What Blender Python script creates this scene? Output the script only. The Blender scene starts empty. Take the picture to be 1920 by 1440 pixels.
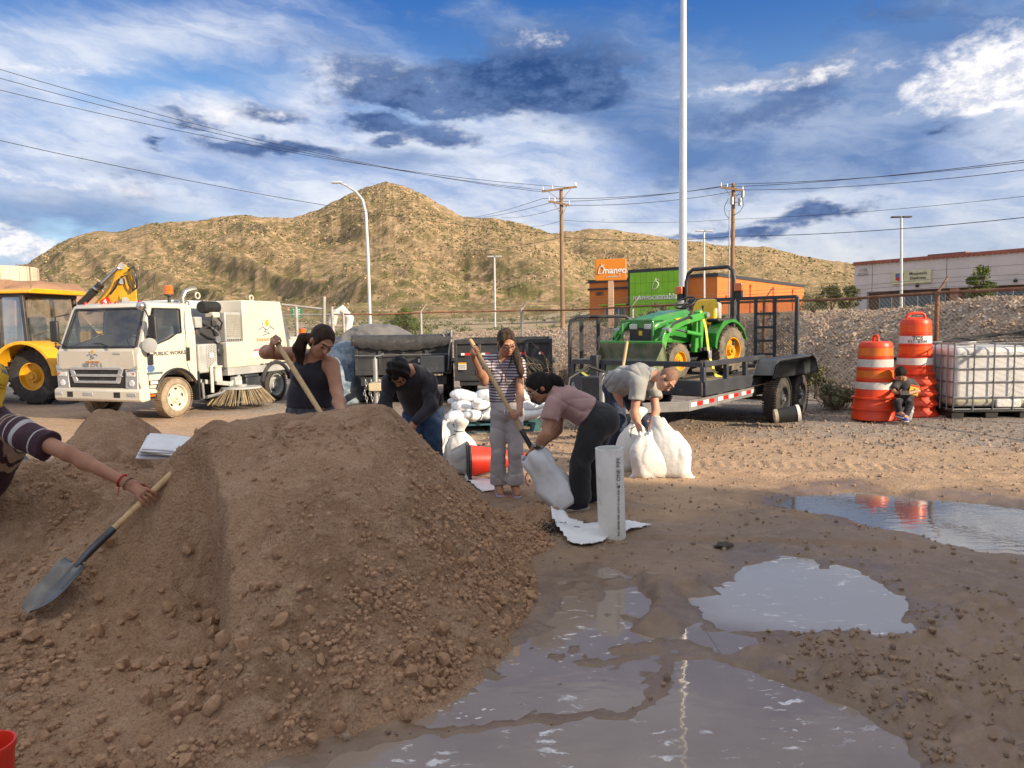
import bpy, bmesh, math, random
import numpy as np
from mathutils import Vector, Matrix, noise as mnoise

# ------------------------------------------------------------------ camera
scene = bpy.context.scene
C = scene.collection
F_PX, CX, CY = 1333.0, 960.0, 720.0
CAM_H = 1.58
PITCH, ROLL = math.atan(0.0833), math.radians(1.0)
_F = Vector((0, math.cos(PITCH), -math.sin(PITCH)))
_U0 = Vector((0, math.sin(PITCH), math.cos(PITCH)))
_R0 = Vector((1, 0, 0))
_R = _R0 * math.cos(ROLL) - _U0 * math.sin(ROLL)
_U = _U0 * math.cos(ROLL) + _R0 * math.sin(ROLL)
CAM = Vector((0, 0, CAM_H))
cam_data = bpy.data.cameras.new('camera')
cam_data.sensor_width = 36.0
cam_data.lens = 36.0 * F_PX / 1920.0
cam_data.clip_start, cam_data.clip_end = 0.05, 6000.0
cam = bpy.data.objects.new('camera', cam_data)
C.objects.link(cam)
cam.matrix_world = Matrix(((_R.x, _U.x, -_F.x, CAM.x), (_R.y, _U.y, -_F.y, CAM.y),
                           (_R.z, _U.z, -_F.z, CAM.z), (0, 0, 0, 1)))
scene.camera = cam
cy_ = scene.cycles
cy_.max_bounces, cy_.diffuse_bounces, cy_.glossy_bounces, cy_.transmission_bounces, cy_.transparent_max_bounces = 6, 2, 3, 4, 12
cy_.caustics_reflective = cy_.caustics_refractive = False
cy_.use_adaptive_sampling = True
cy_.adaptive_threshold = 0.02
cy_.use_denoising = True

def ray(x, y):
    return _F + _R * ((x - CX) / F_PX) - _U * ((y - CY) / F_PX)
def P(x, y, d):                      # point of the photograph at distance d (metres along world Y)
    r = ray(x, y)
    return CAM + r * (d / r.y)
def G(x, y, z=0.0):                  # point of the photograph on the level z
    r = ray(x, y)
    return CAM + r * ((z - CAM_H) / r.z)
def px_of(p):
    v = Vector(p) - CAM
    w = v.dot(_F)
    return CX + F_PX * v.dot(_R) / w, CY - F_PX * v.dot(_U) / w

# ------------------------------------------------------------------ light and exposure
SUN_EL = math.radians(21.0)
SUN_AZ = math.atan2(0.82, -0.57)     # from +Y towards +X
SUN_DIR = Vector((math.sin(SUN_AZ) * math.cos(SUN_EL), math.cos(SUN_AZ) * math.cos(SUN_EL), math.sin(SUN_EL)))
SKY_STRENGTH = 0.10
EXPOSURE = 1.02
SKY_EXPOSURE = 0.76
sun_data = bpy.data.lights.new('sun', 'SUN')
sun_data.energy = 3.7
sun_data.angle = math.radians(0.55)
sun_data.color = (1.0, 0.82, 0.60)
sun = bpy.data.objects.new('sun', sun_data)
C.objects.link(sun)
sun.rotation_euler = (-SUN_DIR).to_track_quat('-Z', 'Y').to_euler()
vs = scene.view_settings
vs.view_transform = 'Standard'
vs.look = 'None'
vs.gamma = 1.0
vs.use_curve_mapping = False
vs.exposure = EXPOSURE

class NG:
    """small helper that writes node graphs"""
    def __init__(s, tree):
        s.t = tree; s.n = tree.nodes; s.l = tree.links
    def put(s, sock, v):
        if hasattr(v, 'is_output'): s.l.new(v, sock)
        elif v is not None:
            if isinstance(v, (tuple, list)) and len(v) == 3 and len(sock.default_value) == 4: v = (*v, 1)
            sock.default_value = v
    def m(s, op, a, b=None, c=None, clamp=False):
        n = s.n.new('ShaderNodeMath'); n.operation = op; n.use_clamp = clamp
        for i, v in enumerate((a, b, c)):
            if v is not None: s.put(n.inputs[i], v)
        return n.outputs[0]
    def vm(s, op, a, b=None, scale=None):
        n = s.n.new('ShaderNodeVectorMath'); n.operation = op
        s.put(n.inputs[0], a)
        if b is not None: s.put(n.inputs[1], b)
        if scale is not None: s.put(n.inputs[3], scale)
        return n.outputs[0]
    def noise(s, vec, scale, detail=4, rough=0.55, dist=0.0, color=False):
        n = s.n.new('ShaderNodeTexNoise')
        if vec is not None: s.put(n.inputs['Vector'], vec)
        n.inputs['Scale'].default_value = scale; n.inputs['Detail'].default_value = detail
        n.inputs['Roughness'].default_value = rough; n.inputs['Distortion'].default_value = dist
        return n.outputs[1 if color else 0]
    def voro(s, vec, scale, feature='F1', out=0, rnd=1.0):
        n = s.n.new('ShaderNodeTexVoronoi'); n.feature = feature
        if vec is not None: s.put(n.inputs['Vector'], vec)
        n.inputs['Scale'].default_value = scale
        n.inputs['Randomness'].default_value = rnd
        return n.outputs[out]
    def ss(s, x, lo, hi, a=0.0, b=1.0):
        n = s.n.new('ShaderNodeMapRange'); n.interpolation_type = 'SMOOTHSTEP'
        s.put(n.inputs[0], x); s.put(n.inputs[1], lo); s.put(n.inputs[2], hi); s.put(n.inputs[3], a); s.put(n.inputs[4], b)
        return n.outputs[0]
    def mix(s, f, a, b, mode='MIX'):
        n = s.n.new('ShaderNodeMix'); n.data_type = 'RGBA'; n.blend_type = mode
        s.put(n.inputs[0], f); s.put(n.inputs[6], a); s.put(n.inputs[7], b)
        return n.outputs[2]
    def sep(s, v):
        n = s.n.new('ShaderNodeSeparateXYZ'); s.put(n.inputs[0], v); return n.outputs
    def comb(s, x, y, z):
        n = s.n.new('ShaderNodeCombineXYZ')
        for i, v in enumerate((x, y, z)): s.put(n.inputs[i], v)
        return n.outputs[0]
    def coord(s, which='Object'):
        return s.n.new('ShaderNodeTexCoord').outputs[which]

def lin(r, g, b):
    f = lambda c: (c / 255 / 12.92) if c <= 10 else ((c / 255 + 0.055) / 1.055) ** 2.4
    return (f(r), f(g), f(b))

world = bpy.data.worlds.new('World')
scene.world = world
world.use_nodes = True
def build_sky():
    t = world.node_tree
    for n in list(t.nodes): t.nodes.remove(n)
    g = NG(t)
    out = t.nodes.new('ShaderNodeOutputWorld'); bg = t.nodes.new('ShaderNodeBackground')
    t.links.new(bg.outputs[0], out.inputs[0])
    bg.inputs[1].default_value = SKY_STRENGTH
    sky = t.nodes.new('ShaderNodeTexSky'); sky.sky_type = 'NISHITA'; sky.sun_disc = False
    sky.sun_elevation = SUN_EL; sky.sun_rotation = SUN_AZ
    sky.air_density, sky.dust_density, sky.ozone_density = 1.0, 1.4, 1.0
    D = g.coord('Generated')
    x, y, z = g.sep(D)
    u = g.m('ARCTAN2', x, y)
    v = g.m('ARCSINE', z)
    k = 1.0 / (SKY_STRENGTH * 2 ** SKY_EXPOSURE)         # display value -> sky units
    col = lambda r, gg, b, s=1.0: tuple(c * k * s for c in lin(r, gg, b))
    # clouds drift: stretched, warped noise over the whole dome
    Ds = g.vm('MULTIPLY', D, (1.0, 1.0, 2.6))
    warp = g.noise(Ds, 7.0, 4, 0.6, color=True)
    wx, wy, wz = g.sep(warp)
    uw = g.m('MULTIPLY_ADD', g.m('SUBTRACT', wx, 0.5), 0.13, u)
    vw = g.m('MULTIPLY_ADD', g.m('SUBTRACT', wy, 0.5), 0.075, v)
    uv = g.comb(uw, vw, 0.0)
    def blob(px, py, rx, ry, w=1.0, tilt=0.0):
        d = ray(px, py).normalized()
        u0, v0 = math.atan2(d.x, d.y), math.asin(d.z)
        mp = t.nodes.new('ShaderNodeMapping'); mp.vector_type = 'TEXTURE'
        g.put(mp.inputs[0], uv)
        mp.inputs['Location'].default_value = (u0, v0, 0); mp.inputs['Rotation'].default_value = (0, 0, math.atan(-tilt))
        mp.inputs['Scale'].default_value = (1.75 * rx / F_PX, 1.75 * ry / F_PX, 1)
        gr = t.nodes.new('ShaderNodeTexGradient'); gr.gradient_type = 'SPHERICAL'
        g.put(gr.inputs[0], mp.outputs[0])
        return gr.outputs[1], w * 1.15
    def total(lst):
        s = None
        for b in lst:
            o, w = blob(*b)
            s = g.m('MULTIPLY', o, w) if s is None else g.m('MULTIPLY_ADD', o, w, s)
        return s
    n_big = g.noise(Ds, 2.6, 4, 0.52)
    n_mid = g.noise(g.vm('MULTIPLY', D, (1.0, 1.0, 2.2)), 10.0, 6, 0.58)
    n_fin = g.noise(g.vm('MULTIPLY', D, (1.0, 1.0, 1.8)), 38.0, 4, 0.65)
    n_wisp = g.noise(g.comb(g.m('MULTIPLY', uw, 3.2), 0.0, g.m('MULTIPLY', g.m('MULTIPLY_ADD', u, 0.20, vw), 17.0)), 1.0, 6, 0.60)
    # clear sky: deeper upwards, hazy towards the horizon
    clear = g.mix(1.0, sky.outputs[0], (0.80, 0.92, 1.02), 'MULTIPLY')
    deep = g.m('MULTIPLY', g.ss(v, 0.16, 0.46), g.ss(v, 1.1, 0.6))
    clear = g.mix(g.m('MULTIPLY', deep, 0.88), clear, col(24, 92, 172))
    clear = g.mix(g.ss(v, 0.26, 0.02, 0.0, 0.75), clear, col(158, 180, 210))
    # high veil of thin cloud, streaked
    veil_n = g.m('ADD', g.m('MULTIPLY', n_big, 0.45), g.m('MULTIPLY', n_wisp, 0.75))
    veil_b = total([(60, 175, 300, 70, .55, -.22), (420, 250, 260, 50, .55, -.30), (100, 345, 260, 40, .45, -.05), (620, 70, 330, 50, .34, -.12), (150, 50, 320, 60, -.30), (330, 140, 220, 40, -.35, -.2),
                    (860, 320, 360, 60, .50), (1500, 125, 230, 30, .55), (1250, 360, 460, 70, .45), (1740, 330, 320, 100, .45),
                    (1290, 0, 430, 75, -1.5), (300, 175, 180, 45, -.25, -.25), (80, 425, 200, 36, -.45), (1050, 240, 200, 30, .45), (1620, 30, 200, 50, -.8), (1500, 460, 500, 60, .5)])
    veil = g.ss(g.m('ADD', veil_n, g.m('ADD', veil_b, g.m('MAXIMUM', g.ss(v, 0.24, 0.06, 0.0, 0.34), g.m('MAXIMUM', g.ss(v, 0.48, 0.85, 0.0, 0.62), g.ss(y, 0.1, -0.5, 0.0, 0.45))))), 0.33, 1.04)  # unseen cloud overhead and behind thickened to raise the fill light
    tone = g.m('MULTIPLY_ADD', n_wisp, 0.7, g.m('MULTIPLY', n_mid, 0.3))
    veil_col = g.mix(g.ss(tone, 0.36, 0.62), col(136, 160, 204), col(222, 226, 235))
    veil_col = g.mix(g.ss(v, 0.20, 0.03), veil_col, g.mix(g.ss(tone, 0.3, 0.65), col(172, 185, 204), col(212, 214, 217)))
    veil_col = g.mix(g.ss(v, 0.48, 0.8), veil_col, g.mix(g.ss(tone, 0.32, 0.66), col(192, 196, 204), col(246, 243, 238)))
    c = g.mix(g.m('MULTIPLY', veil, 0.95), clear, veil_col)
    # soft grey-blue masses
    grey_b = total([(1420, 215, 190, 70, .95, .08), (1320, 300, 220, 55, .65), (1150, 130, 150, 70, .75), (985, 45, 170, 45, .6), (1200, 200, 200, 40, .5),
                    (1830, 55, 170, 50, .85), (1750, 290, 170, 60, .5), (1640, 200, 120, 50, .4), (110, 408, 230, 40, .75), (250, 318, 140, 13, .5),
                    (690, 108, 150, 22, .6, .25), (1560, 270, 130, 40, .55), (560, 300, 280, 22, .4), (780, 300, 220, 22, .4), (330, 130, 160, 30, .25)])
    gm = g.ss(g.m('ADD', grey_b, g.m('ADD', g.m('MULTIPLY', g.m('SUBTRACT', n_mid, 0.5), 1.2), g.m('MULTIPLY', g.m('SUBTRACT', n_wisp, 0.5), 0.6))), 0.18, 0.85)
    c = g.mix(g.m('MULTIPLY', gm, 0.88), c, g.mix(g.ss(tone, 0.38, 0.62), col(88, 120, 170), col(140, 160, 194)))
    # dark ragged scud
    dark_b = total([(880, 168, 210, 30, 1.15, .05), (1010, 125, 120, 45, 1.0), (730, 186, 100, 15, .95), (1150, 150, 90, 34, .7), (508, 216, 38, 12, 1.2), (540, 279, 100, 12, 1.25, .03),
                    (675, 229, 44, 13, 1.1), (735, 229, 30, 11, 1.0), (830, 247, 80, 15, .95), (752, 267, 30, 8, .9), (385, 231, 46, 6, .9), (305, 262, 20, 5, .9),
                    (1510, 160, 80, 30, .7), (1545, 406, 85, 14, 1.15, -.14), (1510, 390, 36, 13, .9), (1420, 452, 52, 10, 1.0), (1340, 446, 60, 7, .85),
                    (1738, 252, 28, 8, .9), (1400, 230, 130, 22, .6), (1690, 30, 120, 22, .5)])
    dm = g.ss(g.m('ADD', dark_b, g.m('ADD', g.m('MULTIPLY', g.m('SUBTRACT', n_mid, 0.5), 1.7), g.m('MULTIPLY', g.m('SUBTRACT', n_fin, 0.5), 1.5))), 0.12, 0.95)
    c = g.mix(g.m('MULTIPLY', dm, 0.95), c, g.mix(g.ss(g.m('MULTIPLY_ADD', n_fin, 0.5, g.m('MULTIPLY', n_mid, 0.5)), 0.36, 0.62), col(44, 74, 124), col(92, 118, 164)))
    # sunlit cumulus heads
    br_b = total([(1895, 125, 95, 55, 1.0), (1810, 165, 80, 32, .75), (1870, 205, 70, 18, .75), (1560, 135, 100, 14, .6), (55, 472, 80, 20, 1.2, .2), (527, 404, 12, 4, 1.3),
                  (480, 214, 130, 11, .6, -.2), (1345, 168, 70, 16, .6), (50, 345, 130, 9, .6), (90, 130, 130, 14, .5, -.25), (1040, 70, 60, 24, .4)])
    bm = g.ss(g.m('ADD', br_b, g.m('ADD', g.m('MULTIPLY', g.m('SUBTRACT', n_mid, 0.5), 1.1), g.m('MULTIPLY', g.m('SUBTRACT', n_fin, 0.5), 1.2))), 0.22, 1.05)
    c = g.mix(g.m('MULTIPLY', bm, 0.95), c, g.mix(g.ss(n_fin, 0.35, 0.6), col(190, 196, 214), col(244, 241, 241)))
    t.links.new(c, bg.inputs[0])
build_sky()
world.cycles.sampling_method = 'NONE'
# ------------------------------------------------------------------ mesh helpers
RNG = random.Random(7)
def link(o, parent=None):
    C.objects.link(o)
    if parent is not None: o.parent = parent
    return o
def tag(o, label=None, cat=None, group=None, kind=None):
    if label: o['label'] = label
    if cat: o['category'] = cat
    if group: o['group'] = group
    if kind: o['kind'] = kind
    return o
def thing(name, label, cat, loc=(0, 0, 0), rz=0.0, group=None):
    o = bpy.data.objects.new(name, None)
    o.empty_display_size = 0.1
    o.location = loc; o.rotation_euler = (0, 0, rz)
    link(o)
    return tag(o, label, cat, group)

def basis(d):
    d = Vector(d).normalized()
    a = Vector((0, 0, 1)) if abs(d.z) < 0.9 else Vector((1, 0, 0))
    s = d.cross(a).normalized(); t = s.cross(d).normalized()
    return d, s, t

class MB:
    """collects shapes; build() links them as one mesh object"""
    def __init__(s): s.v = []; s.f = []; s.mi = []; s.cur = 0
    def add(s, vs_, fs):
        o = len(s.v); s.v += [tuple(p) for p in vs_]
        s.f += [tuple(i + o for i in f) for f in fs]; s.mi += [s.cur] * len(fs); return s
    def box(s, c, size, rot=None):
        hx, hy, hz = size[0] / 2, size[1] / 2, size[2] / 2
        pts = [Vector((sx * hx, sy * hy, sz * hz)) for sz in (-1, 1) for sy in (-1, 1) for sx in (-1, 1)]
        if rot is not None: pts = [rot @ p for p in pts]
        c = Vector(c)
        return s.add([p + c for p in pts], [(0, 2, 3, 1), (4, 5, 7, 6), (0, 1, 5, 4), (2, 6, 7, 3), (0, 4, 6, 2), (1, 3, 7, 5)])
    def bx(s, x0, x1, y0, y1, z0, z1):
        return s.box(((x0 + x1) / 2, (y0 + y1) / 2, (z0 + z1) / 2), (abs(x1 - x0), abs(y1 - y0), abs(z1 - z0)))
    def bar(s, a, b, w, h=None, up=(0, 0, 1)):
        a, b = Vector(a), Vector(b); h = h or w
        d = (b - a); L = d.length; d.normalize()
        up = Vector(up)
        if abs(d.dot(up)) > 0.98: up = Vector((1, 0, 0)) if abs(d.x) < 0.9 else Vector((0, 1, 0))
        x = d.cross(up).normalized(); z = x.cross(d).normalized()
        return s.box((a + b) / 2, (w, L, h), Matrix((x, d, z)).transposed())
    def ring(s, c, d, r, n, ph=0.0, sq=None):
        d, u, w = basis(d); c = Vector(c)
        return [c + u * (r * math.cos(ph + 2 * math.pi * i / n)) + w * (r * math.sin(ph + 2 * math.pi * i / n)) for i in range(n)]
    def cyl(s, a, b, r0, r1=None, n=12, cap=True):
        a, b = Vector(a), Vector(b); r1 = r0 if r1 is None else r1
        d = b - a
        vs_ = s.ring(a, d, r0, n) + s.ring(b, d, r1, n)
        fs = [(i, (i + 1) % n, n + (i + 1) % n, n + i) for i in range(n)]
        if cap: fs += [tuple(range(n - 1, -1, -1)), tuple(range(n, 2 * n))]
        return s.add(vs_, fs)
    def tube(s, pts, r, n=8, cap=True):
        pts = [Vector(p) for p in pts]; m = len(pts)
        rs = r if isinstance(r, (list, tuple)) else [r] * m
        vs_ = []; u = None
        for i, p in enumerate(pts):
            d = (pts[min(i + 1, m - 1)] - pts[max(i - 1, 0)]).normalized()
            if u is None: _, u, w = basis(d)
            else:
                u = (u - d * u.dot(d)).normalized(); w = u.cross(d)
            w = u.cross(d)
            vs_ += [p + u * (rs[i] * math.cos(2 * math.pi * k / n)) + w * (rs[i] * math.sin(2 * math.pi * k / n)) for k in range(n)]
        fs = []
        for i in range(m - 1):
            for k in range(n):
                a, b = i * n + k, i * n + (k + 1) % n
                fs.append((a, a + n, b + n, b))
        if cap: fs += [tuple(range(n)), tuple(range(m * n - 1, (m - 1) * n - 1, -1))]
        return s.add(vs_, fs)
    def lathe(s, c, d, prof, n=24, cap=True):
        """prof = [(distance along d, radius)...]"""
        c = Vector(c); d = Vector(d).normalized(); vs_ = []
        for (h, r) in prof: vs_ += s.ring(c + d * h, d, max(r, 1e-4), n)
        fs = []
        for i in range(len(prof) - 1):
            for k in range(n):
                a, b = i * n + k, i * n + (k + 1) % n
                fs.append((a, b, b + n, a + n))
        if cap: fs += [tuple(range(n - 1, -1, -1)), tuple(range((len(prof) - 1) * n, len(prof) * n))]
        return s.add(vs_, fs)
    def prism(s, poly, ext):
        """poly: list of 3D points (planar loop), ext: extrusion vector"""
        poly = [Vector(p) for p in poly]; e = Vector(ext); n = len(poly)
        vs_ = poly + [p + e for p in poly]
        fs = [(i, (i + 1) % n, n + (i + 1) % n, n + i) for i in range(n)] + [tuple(range(n - 1, -1, -1)), tuple(range(n, 2 * n))]
        return s.add(vs_, fs)
    def loft(s, rings, cap=True, closed=True):
        n = len(rings[0]); vs_ = [p for r in rings for p in r]; fs = []
        for i in range(len(rings) - 1):
            for k in range(n if closed else n - 1):
                a, b = i * n + k, i * n + (k + 1) % n
                fs.append((a, b, b + n, a + n))
        if cap: fs += [tuple(range(n - 1, -1, -1)), tuple(range((len(rings) - 1) * n, len(rings) * n))]
        return s.add(vs_, fs)
    def quad(s, a, b, c, d): return s.add([a, b, c, d], [(0, 1, 2, 3)])
    def ico(s, c, r, sub=1, jit=0.0, sq=(1, 1, 1), seed=0):
        V, Fc = ICO[sub]; rr = random.Random(seed)
        c = Vector(c)
        return s.add([c + Vector((p[0] * sq[0], p[1] * sq[1], p[2] * sq[2])) * (r * (1 + jit * (rr.random() - 0.5) * 2)) for p in V], Fc)
    def mesh(s, name):
        me = bpy.data.meshes.new(name); me.from_pydata(s.v, [], s.f); return me
    def build(s, name, mats, parent=None, smooth=None, bevel=0.0, seg=2, fix=True):
        me = s.mesh(name)
        if fix:
            bm = bmesh.new(); bm.from_mesh(me); bmesh.ops.recalc_face_normals(bm, faces=bm.faces); bm.to_mesh(me); bm.free()
        mats = mats if isinstance(mats, (list, tuple)) else [mats]
        for m in mats: me.materials.append(m)
        if len(mats) > 1: me.polygons.foreach_set('material_index', s.mi)
        o = bpy.data.objects.new(name, me); link(o, parent)
        if smooth is not None:
            me.polygons.foreach_set('use_smooth', [True] * len(me.polygons))
            if smooth < 180: me.set_sharp_from_angle(angle=math.radians(smooth))
        if bevel:
            b = o.modifiers.new('bevel', 'BEVEL'); b.width = bevel; b.segments = seg; b.limit_method = 'ANGLE'; b.angle_limit = math.radians(35)
            b.harden_normals = False
            if smooth is None:
                me.polygons.foreach_set('use_smooth', [True] * len(me.polygons)); me.set_sharp_from_angle(angle=math.radians(40))
        return o

def each(mb, name, mats, parent=None, **kw):
    """one object for every separate piece collected in mb"""
    par = list(range(len(mb.v)))
    def find(a):
        while par[a] != a: par[a] = par[par[a]]; a = par[a]
        return a
    for f in mb.f:
        r = find(f[0])
        for i in f[1:]: par[find(i)] = r
    groups = {}
    for f in mb.f: groups.setdefault(find(f[0]), []).append(f)
    out = []
    for fs in groups.values():
        ids = sorted({i for f in fs for i in f}); mp = {a: k for k, a in enumerate(ids)}
        m = MB(); m.add([mb.v[i] for i in ids], [tuple(mp[i] for i in f) for f in fs])
        out.append(m.build(name, mats, parent, **kw))
    return out

def _ico(sub):
    bm = bmesh.new(); bmesh.ops.create_icosphere(bm, subdivisions=sub, radius=1.0)
    V = [tuple(v.co) for v in bm.verts]; Fc = [tuple(v.index for v in f.verts) for f in bm.faces]; bm.free()
    return V, Fc
ICO = {k: _ico(k) for k in (1, 2, 3)}

def copy_tree(o, parent=None):
    c = o.copy(); C.objects.link(c); c.parent = parent
    for ch in list(o.children): copy_tree(ch, c)
    return c

def from_arrays(name, V, Fq, mats, parent=None, smooth=True, tris=None):
    """fast mesh from numpy arrays: V (n,3), Fq (m,3 or 4)"""
    me = bpy.data.meshes.new(name)
    k = Fq.shape[1]
    me.vertices.add(len(V)); me.vertices.foreach_set('co', np.ascontiguousarray(V, dtype=np.float32).ravel())
    me.loops.add(Fq.size); me.loops.foreach_set('vertex_index', np.ascontiguousarray(Fq, dtype=np.int32).ravel())
    me.polygons.add(len(Fq)); me.polygons.foreach_set('loop_start', np.arange(0, Fq.size, k, dtype=np.int32))
    me.polygons.foreach_set('use_smooth', np.full(len(Fq), bool(smooth)))
    me.update(calc_edges=True)
    for m in (mats if isinstance(mats, (list, tuple)) else [mats]): me.materials.append(m)
    o = bpy.data.objects.new(name, me)
    return link(o, parent)

def grid_faces(nx, ny):
    i = np.arange(nx - 1); j = np.arange(ny - 1)
    a = (j[:, None] * nx + i[None, :]).ravel()
    return np.stack([a, a + 1, a + nx + 1, a + nx], 1)

# value noise in numpy ------------------------------------------------
_perm = np.random.RandomState(3).rand(256, 256).astype(np.float32)
def vnoise(x, y):
    xi = np.floor(x).astype(np.int64); yi = np.floor(y).astype(np.int64)
    fx = (x - xi); fy = (y - yi)
    fx = fx * fx * fx * (fx * (fx * 6 - 15) + 10); fy = fy * fy * fy * (fy * (fy * 6 - 15) + 10)
    g = lambda a, b: _perm[a & 255, b & 255]
    return (g(xi, yi) * (1 - fx) + g(xi + 1, yi) * fx) * (1 - fy) + (g(xi, yi + 1) * (1 - fx) + g(xi + 1, yi + 1) * fx) * fy - 0.5
def fbm(x, y, oct=4, gain=0.5, lac=2.03):
    s = 0; a = 1.0
    for k in range(oct):
        s = s + a * vnoise(x + 17.3 * k, y + 9.1 * k); x = x * lac; y = y * lac; a *= gain
    return s
def ridged(x, y, oct=4, gain=0.5):
    s = 0; a = 1.0
    for k in range(oct):
        s = s + a * (0.5 - 2 * np.abs(vnoise(x + 31.7 * k, y + 5.3 * k))); x = x * 2.05; y = y * 2.05; a *= gain
    return s
def sstep(a, b, x):
    t = np.clip((x - a) / (b - a), 0, 1); return t * t * (3 - 2 * t)
def smax(a, b, k=0.1):
    h = np.clip(0.5 + 0.5 * (a - b) / k, 0, 1); return b * (1 - h) + a * h + k * h * (1 - h)

# ------------------------------------------------------------------ materials
MATS = {}
def mat(name, c1, c2=None, scale=8.0, rough=0.6, metal=0.0, bump=0.0, bscale=40.0, dirt=None, spec=None, coat=0.0, detail=5, lo=0.38, hi=0.62, coords='Object', stretch=None, rvar=0.0, sheen=0.0):
    """procedural surface: two colours blended by noise, fine bump, optional dirt=(colour, amount, scale)"""
    if name in MATS: return MATS[name]
    m = bpy.data.materials.new(name); m.use_nodes = True; t = m.node_tree; g = NG(t)
    bs = t.nodes['Principled BSDF']; co = g.coord(coords)
    if stretch: co = g.vm('MULTIPLY', co, stretch)
    c2 = c2 or tuple(min(1, x * 0.82) for x in c1)
    n = g.noise(co, scale, detail, 0.6)
    c = g.mix(g.ss(n, lo, hi), (*c1, 1), (*c2, 1))
    r = rough
    if dirt:
        dn = g.noise(co, dirt[2], 7, 0.68, 0.3)
        dm = g.m('MULTIPLY', g.ss(dn, 0.62 - 0.35 * dirt[1], 0.78), min(1.0, 0.35 + 0.6 * dirt[1]))
        c = g.mix(dm, c, (*dirt[0], 1))
        r = g.m('MULTIPLY_ADD', dm, (0.85 - rough), rough)
    elif rvar:
        r = g.m('MULTIPLY_ADD', g.m('SUBTRACT', n, 0.5), rvar, rough)
    g.put(bs.inputs['Base Color'], c); g.put(bs.inputs['Roughness'], r)
    bs.inputs['Metallic'].default_value = metal
    if spec is not None: bs.inputs['Specular IOR Level'].default_value = spec
    if coat: bs.inputs['Coat Weight'].default_value = coat; bs.inputs['Coat Roughness'].default_value = 0.08
    if sheen: bs.inputs['Sheen Weight'].default_value = sheen
    if bump:
        b = t.nodes.new('ShaderNodeBump'); b.inputs['Strength'].default_value = 1.0; b.inputs['Distance'].default_value = bump
        t.links.new(g.noise(co, bscale, 5, 0.6), b.inputs['Height']); t.links.new(b.outputs[0], bs.inputs['Normal'])
    MATS[name] = m
    return m
def emis_free_glass(name, tint=(0.75, 0.85, 0.85), rough=0.02, dens=0.35, dust=0.12):
    """thin pane: tinted see-through plus mirror reflection and a film of dust"""
    if name in MATS: return MATS[name]
    m = bpy.data.materials.new(name); m.use_nodes = True; t = m.node_tree; g = NG(t)
    t.nodes.remove(t.nodes['Principled BSDF']); out = t.nodes['Material Output']
    tr = t.nodes.new('ShaderNodeBsdfTransparent'); tr.inputs[0].default_value = (*[c * (1 - dens) for c in tint], 1)
    gl = t.nodes.new('ShaderNodeBsdfGlossy'); gl.inputs['Roughness'].default_value = rough
    df = t.nodes.new('ShaderNodeBsdfDiffuse'); df.inputs[0].default_value = (0.42, 0.38, 0.32, 1)
    fr = t.nodes.new('ShaderNodeFresnel'); fr.inputs[0].default_value = 1.5
    m1 = t.nodes.new('ShaderNodeMixShader'); m2 = t.nodes.new('ShaderNodeMixShader')
    t.links.new(g.m('MULTIPLY_ADD', fr.outputs[0], 1.1, 0.07), m1.inputs[0]); t.links.new(tr.outputs[0], m1.inputs[1]); t.links.new(gl.outputs[0], m1.inputs[2])
    dn = g.noise(g.coord(), 2.5, 6, 0.65)
    t.links.new(g.m('MULTIPLY', g.ss(dn, 0.3, 0.8), dust), m2.inputs[0]); t.links.new(m1.outputs[0], m2.inputs[1]); t.links.new(df.outputs[0], m2.inputs[2])
    t.links.new(m2.outputs[0], out.inputs[0])
    MATS[name] = m
    return m

def text_part(name, txt, size, mat_, parent, loc, rot, depth=0.002, align='CENTER', sx=1.0, bold=0.0):
    cu = bpy.data.curves.new(name, 'FONT'); cu.body = txt; cu.size = size; cu.align_x = align; cu.align_y = 'CENTER'; cu.extrude = depth
    cu.offset = bold; cu.resolution_u = 3
    tmp = bpy.data.objects.new(name, cu); C.objects.link(tmp)
    bpy.context.view_layer.update()
    me = bpy.data.meshes.new_from_object(tmp.evaluated_get(bpy.context.evaluated_depsgraph_get()))
    bpy.data.objects.remove(tmp); bpy.data.curves.remove(cu)
    me.name = name; me.materials.clear(); me.materials.append(mat_)
    o = bpy.data.objects.new(name, me); link(o, parent); o.location = loc; o.rotation_euler = rot; o.scale = (sx, 1, 1)
    return o

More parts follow.
